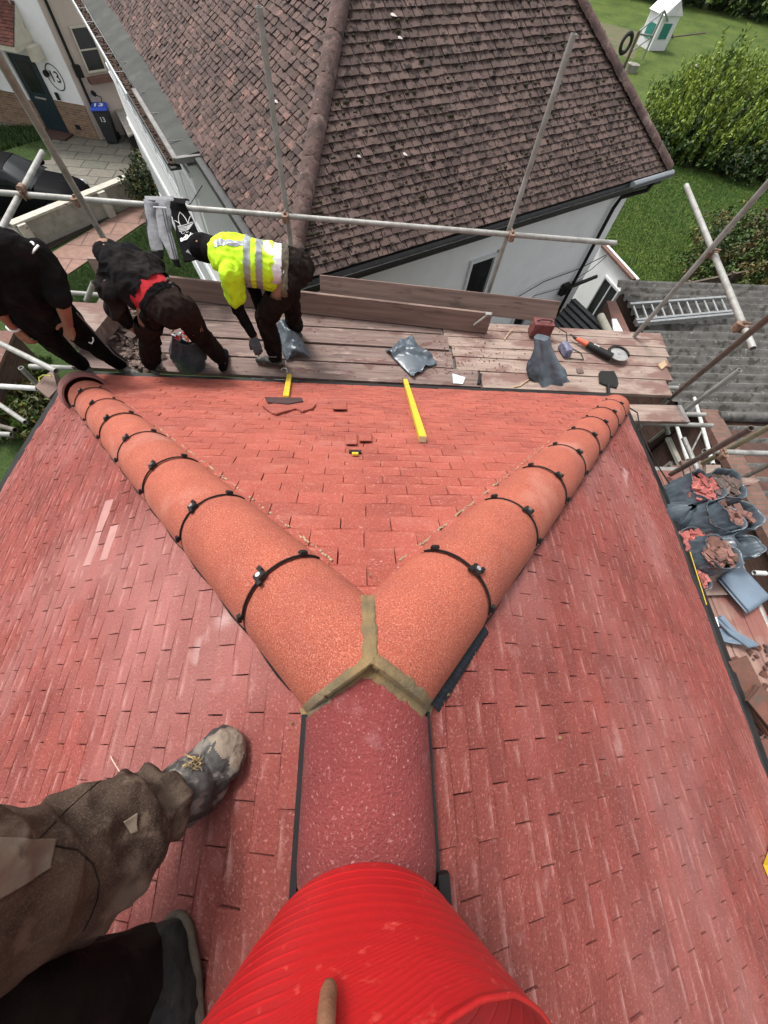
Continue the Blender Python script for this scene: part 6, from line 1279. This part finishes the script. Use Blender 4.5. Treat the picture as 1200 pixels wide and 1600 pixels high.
b.path([U(226.5, 316, RZ)+Vector((0, -.02, .02)), U(230, 345, RZ-.06)+Vector((0, -.02, .01)), U(232, 368, RZ-.14)+Vector((0, -.02, .01))], .005, seg=6)
b.build('stripe', M_bpaint, gt)
b = MB(); b.path([U(244, 325, RZ)+Vector((0, -.05, .03)), U(264, 326, RZ)+Vector((0, -.05, .03))], .006, seg=6); b.build('yoke_seam', M_whitec, gt)
bt = empty('black_sweatshirt', rp(290), 'black sweatshirt with a white leaf logo hung on the guard rail beside the grey one', 'sweatshirt')
bd = cloth('body', [(268, 314, 289, 318, RZ+.045), (266, 330, 295, 332, RZ-.02), (274, 350, 304, 350, RZ-.08), (277, 372, 311, 366, RZ-.13), (284, 392, 313, 388, RZ-.18), (288, 410, 312, 405, RZ-.23)], M_blackc, bt, seed=4, fold=.01)
cloth('back', [(268, 314, 289, 318, RZ+.04), (268, 308, 290, 310, RZ+.0), (270, 310, 296, 312, RZ-.2)], M_blackc, bt, fold=.004)
def onm(u, v):
    from mathutils.bvhtree import BVHTree
    global _bt
    try: _bt
    except NameError:
        bm = bmesh.new(); bm.from_mesh(bd.data); _bt = BVHTree.FromBMesh(bm); bm.free()
    h = _bt.ray_cast(Vector((0, 0, 0)), ray(u, v)); r = ray(u, v)
    return (h[0] if h[0] is not None else U(u, v, RZ-.08))-r*.016
Z = lambda x, y: onm(210+x/8, 290+y/8)
b = MB(); lf = lambda P, r=.0032: b.path([Z(*q_) for q_ in P], r, seg=5)
lf([(575, 500), (552, 440), (550, 385), (568, 332), (610, 370), (645, 420), (668, 470)]); lf([(500, 435), (530, 450), (560, 470)]); lf([(700, 385), (682, 420), (675, 465)]); lf([(540, 510), (575, 502), (620, 495), (668, 478), (730, 455)])
for k in range(4): lf([(545+k*5, 520+k*17), (600, 518+k*17), (660, 508+k*16), (738-k*14, 470+k*20)], .0035)
lf([(580, 575), (600, 605), (630, 590)]); lf([(640, 570), (655, 590), (675, 575)])
b.build('leaf_logo', M_wpaint, bt)
q0, q1 = Z(560, 680), Z(800, 590); text('brand_text', 'adidas', (q0+q1)/2, q1-q0, (Z(640, 560)-Z(660, 690)), (q1-q0).length*.36, M_wpaint, bt, ext=.0015, bold=.002)
b = MB(); b.prism([Z(640, 830), Z(670, 800), Z(715, 850), Z(715, 870), Z(690, 850)], (0, 0, .002)); b.build('small_patch', M_greyc, bt)
# ================================================================ CAR, BINS, GARDEN THINGS
def bin_(P, ang, label, m_lid=M_blue):
    P = Vector(P); r = empty('wheelie_bin', P, label, 'wheelie bin', None); ex = Vector((math.cos(ang), math.sin(ang), 0)); ey = Vector((-ex.y, ex.x, 0))
    rows = []
    for z, k in ((.03, .78), (.5, .9), (.95, 1), (.98, 1.06), (1.0, 1.06)):
        w_, d_ = .27*k, .30*k; pts = []
        for sx, sy in ((-1, -1), (1, -1), (1, 1), (-1, 1)):
            for a in (-.7, 0, .7):
                an_ = math.atan2(sy, sx)+a*.4; pts.append(P+ex*(sx*(w_-.04)+.04*math.cos(an_))+ey*(sy*(d_-.04)+.04*math.sin(an_))+Vector((0, 0, z)))
        rows.append(pts)
    b = MB(); b.grid(rows, closed_u=True); b.add(rows[0], [tuple(range(12))]); b.build('bin_body', M_bin, r)
    b = MB(); b.box(P+Vector((0, 0, 1.03)), ex*.30, ey*.34, (0, 0, .035), taper=.85); b.box(P+ey*.33+Vector((0, 0, 1.02)), ex*.22, ey*.05, (0, 0, .02)); ld_ = b.build('lid', m_lid, r, bevel=.02)
    for s in (-1, 1): b = MB(); c = P+ex*.24*s+ey*.26+Vector((0, 0, .1)); b.tube(c-ex*.03, c+ex*.03, .1, seg=14); b.build('wheel', M_tyre, r, smooth=True)
    return r, ex, ey
Pb = pu(172, 226); r_, ex, ey = bin_(Pb+Vector((.05, .3, 0)), .25, 'grey wheelie bin with a blue lid and white number 13 at the house corner'); Pb = Pb+Vector((.05, .3, 0))
text('lid_number', '13', Pb+Vector((0, 0, 1.075))-ey*.02, ex, ey, .40, M_wpaint, r_, bold=.008); text('body_number', '13', Pb-ey*.300+Vector((0, 0, .74)), ex, (0, 0, 1), .20, M_wpaint, r_, bold=.003)
P = UP(182, 126, Vector((0, 0, GZ+1.03)), Vector((0, 0, 1))); bin_((P.x, P.y, GZ), .2, 'second blue lidded bin standing beyond the stone topped box')
bx = [U(174, 160, GZ+.75), U(196, 150, GZ+.75), U(217, 200, GZ+.75), U(200, 212, GZ+.75)]; bx[2] = bx[1]+(bx[3]-bx[0])
b = MB(); b.prism([v+Vector((0, 0, 0)) for v in bx], (0, 0, -.06)); pl = single('storage_box', b, mat('stone_top', (.36, .33, .29), (.22, .20, .17), scale=6, rough=.9), 'dark storage box with a stone coloured top beside the numbered bin', 'box', bevel=.01)
c = sum(bx, Vector())/4; b = MB(); b.prism([c+(v-c)*.95+Vector((0, 0, -.06)) for v in bx], (0, 0, -.68)); b.build('box_side', M_blk, pl)
# car
cp0, cp1 = U(-70, 290, -7.1), U(118, 300, -7.1); cdv = (cp1-cp0); cdv.z = 0; cdv.normalize(); csd = Vector((-cdv.y, cdv.x, 0)); nose = Vector((cp1.x, cp1.y, GZ))+cdv*.25
car = empty('parked_car', nose-cdv*2, 'black parked car with its nose towards the low concrete wall', 'car')
sec = [(0, .30, .62, .60), (.12, .22, .74, .78), (.5, .20, .86, .84), (1.0, .20, .93, .86), (1.25, .2, .96, .87), (1.9, .2, 1.0, .88), (3.0, .2, 1.0, .88), (3.7, .22, .98, .86), (4.05, .3, .85, .75)]
rows = []
for x, zl, zh, hw in sec:
    c = nose-cdv*x; pts = []
    for k in range(15):
        a = math.pi*k/14; yy = math.copysign(abs(math.cos(a))**.45, math.cos(a))*hw; zz = zl+(zh-zl)*(math.sin(a)**.55); pts.append(c+csd*yy+Vector((0, 0, zz)))
    rows.append(pts)
b = MB(); b.grid(rows); b.add(rows[0], [tuple(range(15))]); b.add(rows[-1], [tuple(range(15))[::-1]]); b.build('body', M_car, car, smooth='all')
cab = [(1.15, .94, .76), (1.75, 1.38, .62), (2.3, 1.46, .60), (3.1, 1.42, .60), (3.6, 1.0, .70)]; rows = [[nose-cdv*x+csd*(hw*math.copysign(abs(math.cos(a))**.5, math.cos(a)))+Vector((0, 0, .9+(z-.9)*math.sin(a)**.4)) for a in [math.pi*k/12 for k in range(13)]] for x, z, hw in cab]
b = MB(); b.grid(rows); b.build('cabin_glass', M_glass, car, smooth='all'); b = MB(); b.grid([[p+Vector((0, 0, .012)) for p in r[3:10]] for r in rows[1:4]]); b.build('roof_panel', M_car, car, smooth='all')
for s in (-1, 1):
    b = MB(); c = nose-cdv*.22+csd*s*.60+Vector((0, 0, .66)); b.box(c, cdv*.20, csd*.11, (0, 0, .06), taper=.6); b.build('headlight', M_chrome, car, bevel=.03)
    for xx in (.75, 3.3):
        b = MB(); c = nose-cdv*xx+csd*s*.84+Vector((0, 0, .31)); b.tube(c-csd*.1, c+csd*.1, .31, seg=24); wl = b.build('wheel', M_tyre, car, smooth=True); b = MB(); b.tube(c+csd*s*.1, c+csd*s*.115, .19, seg=16); b.build('rim', M_alu, wl)
    b = MB(); c = nose-cdv*1.35+csd*s*.95+Vector((0, 0, .98)); b.box(c, cdv*.07, csd*.09, (0, 0, .06)); b.build('wing_mirror', M_car, car, bevel=.03)
b = MB(); b.box(nose-cdv*.03+Vector((0, 0, .42)), cdv*.03, csd*.5, (0, 0, .08)); b.build('grille', M_blk, car)
b = MB(); b.box(nose-cdv*.6+Vector((0, 0, .875)), cdv*.38, csd*.006, (0, 0, .004)); b.build('bonnet_crease', M_glass, car)
# ---- leaves
def leaves(name, blobs, n, size, mats, par, seed=0, up=0., lean=(0, 0, 0), elong=1.8, shell_=.55, weights=None, **kw):
    g = np.random.default_rng(seed); bl = np.array([list(c)+list(r) for c, r in blobs], float); vol = bl[:, 3]*bl[:, 4]*bl[:, 5]; wch = g.choice(len(bl), n, p=vol/vol.sum())
    d = g.normal(size=(n, 3)); d /= np.linalg.norm(d, axis=1)[:, None]; rr = shell_+(1-shell_)*g.random(n)**.6; rr *= 1+.12*g.normal(size=n)
    C = bl[wch, :3]+d*bl[wch, 3:]*rr[:, None]; cl = g.normal(size=(max(40, n//45), 3))
    # clumping: pull leaves towards cluster seeds
    ns_ = max(60, n//40); si = g.choice(n, ns_, replace=False); seeds = C[si]; asg = g.integers(0, ns_, n)
    near_ = np.linalg.norm(C-seeds[asg], axis=1); 
    order = np.argsort(si)
    # nearest seed in chunks
    for a in range(0, n, 4000):
        dd = ((C[a:a+4000, None, :]-seeds[None])**2).sum(-1); asg[a:a+4000] = dd.argmin(1)
    C = C*.55+seeds[asg]*.45+g.normal(size=(n, 3))*size*.8
    ax_ = g.normal(size=(n, 3)); ax_[:, 2] += up*2; ax_ += np.array(lean)*2; ax_ /= np.linalg.norm(ax_, axis=1)[:, None]; t = g.normal(size=(n, 3)); sd = np.cross(ax_, t); sd /= np.linalg.norm(sd, axis=1)[:, None]
    s = size*g.uniform(.6, 1.4, n)[:, None]; Vv = np.stack([C-ax_*s*elong/2, C+sd*s/2, C+ax_*s*elong/2, C-sd*s/2], 1).reshape(-1, 3)
    sm = g.random(ns_); k = len(mats); w_ = np.cumsum(weights) if weights else np.linspace(1/k, 1, k); mi = np.searchsorted(w_, np.clip(sm[asg]+g.normal(size=n)*.12, 0, .999)); mi = np.clip(mi, 0, k-1)
    return quads(name, Vv, 4, mats, par, mi, **kw)
def stems(name, P, n, h, spread, par, seed=0, r=.02, lean=(0, 0)):
    R = random.Random(seed); b = MB(); P = Vector(P)
    for i in range(n):
        a = R.uniform(0, 6.28); q_ = R.uniform(0, spread); e = P+Vector((math.cos(a)*q_+lean[0], math.sin(a)*q_+lean[1], h*R.uniform(.6, 1))); m_ = P.lerp(e, .5)+Vector((R.uniform(-.1, .1), R.uniform(-.1, .1), .1)); b.path([P+Vector((math.cos(a)*.05, math.sin(a)*.05, 0)), m_, e], r, seg=5)
    return b.build(name, M_bark, par)
# big willow like shrub: upright wands with narrow leaves
ws = empty('willow_shrub', (17.5, 25.5, GZ), 'large feathery green shrub with upright yellow green shoots behind the brown roof corner', 'shrub')
stems('stems', (17.5, 25.5, GZ), 40, 2.6, 2.2, ws, 1, .03)
g = np.random.default_rng(5); wands = []; mi = []
for i in range(900):
    a, q_ = g.uniform(0, 6.28), 2.9*math.sqrt(g.random()); bx_, by_ = 17.6+q_*math.cos(a)*1.1, 25.6+q_*math.sin(a)*.85; top = 1.5+1.5*(1-(q_/2.9)**2)+g.uniform(-.4, .4)+.5*noise.noise(Vector((a*1.2, q_*.8, 2)))+(g.uniform(0, .9) if g.random() < .15 else 0); ln_ = g.uniform(1.0, 2.0); dx_, dy_ = g.normal()*.14+.16*math.cos(a), g.normal()*.14+.16*math.sin(a)
    n = int(ln_*34); t = np.linspace(0, 1, n); z = GZ+top-ln_*(1-t); x = bx_+dx_*t*ln_*1.5; y = by_+dy_*t*ln_*1.5
    C = np.stack([x, y, z], 1)+g.normal(size=(n, 3))*.05; ax_ = g.normal(size=(n, 3))*.7; ax_[:, 2] += 1.2; ax_ /= np.linalg.norm(ax_, axis=1)[:, None]; sd = np.cross(ax_, g.normal(size=(n, 3))); sd /= np.linalg.norm(sd, axis=1)[:, None]; s = .075*g.uniform(.6, 1.4, (n, 1))
    wands.append(np.stack([C-ax_*s, C+sd*s*.4, C+ax_*s, C-sd*s*.4], 1).reshape(-1, 3)); br = 0 if (g.random() < .75) else 1; mi.append(np.where(t > .35, br, 2))  # foot of each wand gets dark leaves, painting in the shrub's inner shade
quads('foliage', np.concatenate(wands), 4, [M_l1, M_l2, M_l3], ws, np.concatenate(mi))
leaves('foliage', [((17.2, 24.6, GZ+.8), (3.1, 2.0, .9)), ((17.6, 26, GZ+1.0), (2.8, 2.2, .9))], 16000, .09, [M_l3, M_l2], ws, 3, weights=[.7, .3])
dk = empty('dark_shrub', (20, 23, GZ), 'dark evergreen shrub filling the right edge below the feathery one', 'shrub'); stems('stems', (20.4, 23, GZ), 20, 1.6, 1.6, dk, 2)
leaves('foliage', [((20.2, 23.6, GZ+.9), (1.8, 1.5, 1.2)), ((22.4, 23.8, GZ+1.0), (2.0, 1.6, 1.3)), ((18.6, 22.8, GZ+.6), (1.3, 1.0, .8))], 22000, .085, [M_l3, M_l2, M_l5], dk, 7, weights=[.6, .25, .15])
bs_ = empty('rust_tinted_shrub', (22, 26, GZ), 'rusty green bush at the right edge behind the dark shrub', 'shrub'); stems('stems', (22.8, 26.6, GZ), 20, 1.8, 1.4, bs_, 3)
leaves('foliage', [((22.8, 26.8, GZ+1.0), (2.0, 1.4, 1.2)), ((25, 26.5, GZ+1.1), (1.8, 1.5, 1.2))], 15000, .09, [M_l5, M_l4, M_l2], bs_, 8)
rc_ = U(1185, 400, -6.2); rs_ = empty('rust_tinted_shrub', (rc_.x, rc_.y, GZ), 'large rust tipped bush between the lawn and the ladder at the right edge', 'shrub'); stems('stems', (rc_.x, rc_.y, GZ), 30, 2.2, 1.8, rs_, 4)
leaves('foliage', [((rc_.x, rc_.y+.2, GZ+1.2), (1.9, 2.1, 1.25)), ((rc_.x+1.6, rc_.y, GZ+1.4), (1.8, 2.2, 1.4)), ((rc_.x-.2, rc_.y-1.4, GZ+.9), (1.5, 1.1, .9))], 42000, .055, [M_l3, M_l2, M_l5, M_l4], rs_, 9, weights=[.22, .30, .28, .20])
hdg = empty('tall_hedge', (30, 62, GZ), 'tall dark hedge along the far end of the back garden', 'hedge')
hb = [((28+3.2*i, 60-.9*i+random.uniform(-1, 1), GZ+2.2), (3.0, 2.6, 2.9)) for i in range(-3, 14)]+[((52-1.2*i, 50-3*i, GZ+2), (2.8, 2.8, 2.7)) for i in range(4)]
leaves('foliage', hb, 60000, .22, [M_l3, M_l2, M_l3], hdg, 10); stems('stems', (34, 58, GZ), 20, 3, 3, hdg, 5, .06)
fh = empty('front_shrub', pu(232, 290), 'sparse dark bush between the concrete wall and the white bay', 'shrub'); pf = U(235, 290, -7.0); stems('stems', (pf.x, pf.y, GZ), 26, 1.3, .8, fh, 6, .012)
leaves('foliage', [((pf.x, pf.y, GZ+.75), (.85, .9, .6)), ((pf.x-.3, pf.y+1.0, GZ+.8), (.55, .6, .5)), ((pf.x+.5, pf.y-.4, GZ+.5), (.7, .7, .45))], 7500, .055, [M_l3, M_l5, M_l4], fh, 11, weights=[.55, .35, .1], shell_=.2)
hd3 = empty('low_hedge', U(1185, 815, GZ+.8), 'dark hedge beyond the side deck at the right edge', 'hedge'); pf = U(1200, 815, GZ+.6)
leaves('foliage', [((pf.x+.3, pf.y+.2, GZ+.6), (1.3, .55, .6)), ((pf.x+2, pf.y+.2, GZ+.6), (1.3, .6, .6))], 12000, .05, [M_l3, M_l2], hd3, 12)
lh = empty('brown_shrub', U(15, 640, GZ), 'straggly brown green bush at the left edge below the tubes', 'shrub'); pf = U(10, 640, GZ+.3)
leaves('foliage', [((pf.x, pf.y, GZ+.3), (1.2, .8, .4)), ((pf.x-1, pf.y+1, GZ+.3), (1.2, 1.0, .5))], 12000, .05, [M_l5, M_l4, M_l2], lh, 13, elong=3)
# ---- grass tufts (one piece of stuff per lawn)
def tufts(name, poly, n, size, mats, label, seed):
    g = np.random.default_rng(seed); P = np.array(poly, float); lo, hi = P.min(0), P.max(0); pts = g.uniform(lo, hi, (n*2, 2))
    ins = np.array([inpoly(x, y, [tuple(q_) for q_ in poly]) for x, y in pts]); pts = pts[ins][:n]; m_ = len(pts)
    C = np.concatenate([pts, np.full((m_, 1), GZ+.0)], 1); d = g.normal(size=(m_, 3)); d[:, 2] = 0; d /= np.linalg.norm(d, axis=1)[:, None]; h = size*g.uniform(.5, 1.4, (m_, 1)); tip = C+np.array([0, 0, 1])*h+d[:, [1, 0, 2]]*h*.6
    Vv = np.stack([C-d*size*.16, C+d*size*.16, tip], 1).reshape(-1, 3); return quads(name, Vv, 3, mats, None, g.integers(0, len(mats), m_), label=label, cat=None) if False else tag(quads(name, Vv, 3, mats, None, g.integers(0, len(mats), m_)), label, 'grass', kind='stuff')
M_g1 = leafmat('grass_blade', (.05, .12, .012), (.09, .16, .02)); M_g2 = leafmat('dark_grass_blade', (.022, .07, .008), (.035, .09, .012))
tufts('grass', [(9.5, 12), (18, 11), (24, 20), (14, 24), (9, 20)], 90000, .07, [M_g1, M_g2], 'short green grass of the back lawn behind the white house', 1)
M_g3 = leafmat('dull_grass_blade', (.04, .07, .015), (.07, .10, .025))
tufts('grass', [tuple(pu(90, 442).xy), tuple(pu(228, 350).xy), tuple(pu(330, 330).xy), tuple(pu(330, 470).xy), tuple(pu(100, 480).xy)], 45000, .05, [M_g3, M_g2], 'short grass of the front lawn below the scaffold', 2)
tufts('grass', [tuple(pu(-10, 200).xy), tuple(pu(60, 200).xy), tuple(pu(75, 215).xy), tuple(pu(-10, 240).xy)], 5000, .12, [M_g3, M_g2], 'weedy grass patch in front of house 13', 3)
tufts('grass', [tuple(pu(-60, 560).xy), tuple(pu(80, 560).xy), tuple(pu(80, 650).xy), tuple(pu(-60, 700).xy)], 14000, .10, [M_g3, M_g2], 'rough grass below the left eave', 4)
# ---- swing set, playhouse, tyre
sw_ = empty('climbing_frame', (20, 44, GZ), 'timber and metal swing frame at the top right of the garden', 'play frame')
def g3(u, v, z): return U(u, v, z)
legs = [((972, 110), GZ, (992, 42), -4.4), ((1000, 88), GZ, (1020, 45), -5.0), ((1037, 60), GZ+1, (1036, 18), -5.2)]
P0_ = pu(970, 112); tops = UV(995, 46, (P0_.x+.3, P0_.y+.6)); tp1 = Vector((P0_.x+.2, P0_.y+.3, GZ+2.4))
def T3(u, v, base, dx=0, dy=0): return UV(u, v, (base.x+dx, base.y+dy))
bA = pu(972, 112); bB = pu(1004, 92); bC = pu(1052, 58)
def seg(a, c, r, m=M_fence): 
    b = MB(); b.tube(a, c, r, seg=8); b.build('post', m, sw_)
tA = T3(996, 48, bA); tB = T3(1037, 16, bB); seg(bA, tA, .09); seg(bB, tB, .06, M_alu); seg(tA, tB, .05, M_alu); tC = T3(1022, 57, bB); seg(T3(985, 50, bA), tC, .05, M_alu); seg(bC, tB, .05, M_alu); seg(tA.lerp(bA, .5), tC, .04, M_alu); seg(pu(1020, 62), pu(1102, 52), .07)
b = MB(); tc = T3(972, 66, pu(965, 100)); 
rows = []
for i in range(25):
    a = i*2*math.pi/24; rd_ = Vector((math.cos(a)*.8, math.cos(a)*.25, math.sin(a))); rows.append([tc+rd_*(.42+.12*math.cos(t))+Vector((.3, -.9, 0)).normalized()*.1*math.sin(t) for t in [k*2*math.pi/10 for k in range(10)]])
b.grid(rows, closed_u=True); single('tyre_swing', b, M_tyre, 'black tyre hanging as a swing from the play frame', 'tyre', smooth='all')
ph = empty('playhouse', (22, 46, GZ), 'small white playhouse with green shutters behind the swing frame', 'playhouse')
bp_ = pu(1016, 74); b = MB(); b.box(bp_+Vector((0, 0, .8)), (.7, .23, 0), (-.23, .7, 0), (0, 0, .8)); b.build('wall', M_whitep, ph)
b = MB(); q_ = bp_+Vector((0, 0, 1.6)); X, Y = Vector((.8, .27, 0)), Vector((-.27, .8, 0)); b.add([q_-X-Y, q_+X-Y, q_+X+Y, q_-X+Y, q_-Y+Vector((0, 0, .7)), q_+Y+Vector((0, 0, .7))], [(0, 4, 5, 3), (1, 2, 5, 4), (0, 1, 4), (3, 5, 2)]); b.build('roof', mat('white_sheet_roof', (.75, .72, .76), (.6, .58, .62), scale=2, rough=.5), ph)
b = MB(); b.box(bp_+Vector((.2, -.73, .9))-Vector((-.3, .9, 0))*.0, (.35, .12, 0), (.003, -.02, 0), (0, 0, .35)); b.build('shutter', M_teal, ph); b = MB(); b.box(bp_+Vector((-.72, -.2, .8)), (.02, 0, 0), (-.1, .4, 0), (0, 0, .35)); b.build('shutter', M_teal, ph)
cr = pu(985, 112); b = MB(); b.tube(cr+Vector((0, 0, .0)), cr+Vector((0, 0, .35)), .35, .4, seg=16); single('garden_pot', b, M_conc, 'pale round pot at the foot of the swing frame', 'pot', smooth=True)
for o in list(bpy.data.objects):
    if o.type == 'MESH' and o.parent is None and 'category' not in o and o.get('kind') != 'structure': print('UNTAGGED', o.name)
for o in bpy.data.objects:
    if o.get('label') and not 4 <= len(o['label'].replace('-', ' ').split()) <= 16 and 'category' in o: print('LONGLABEL', len(o['label'].split()), o['label'])
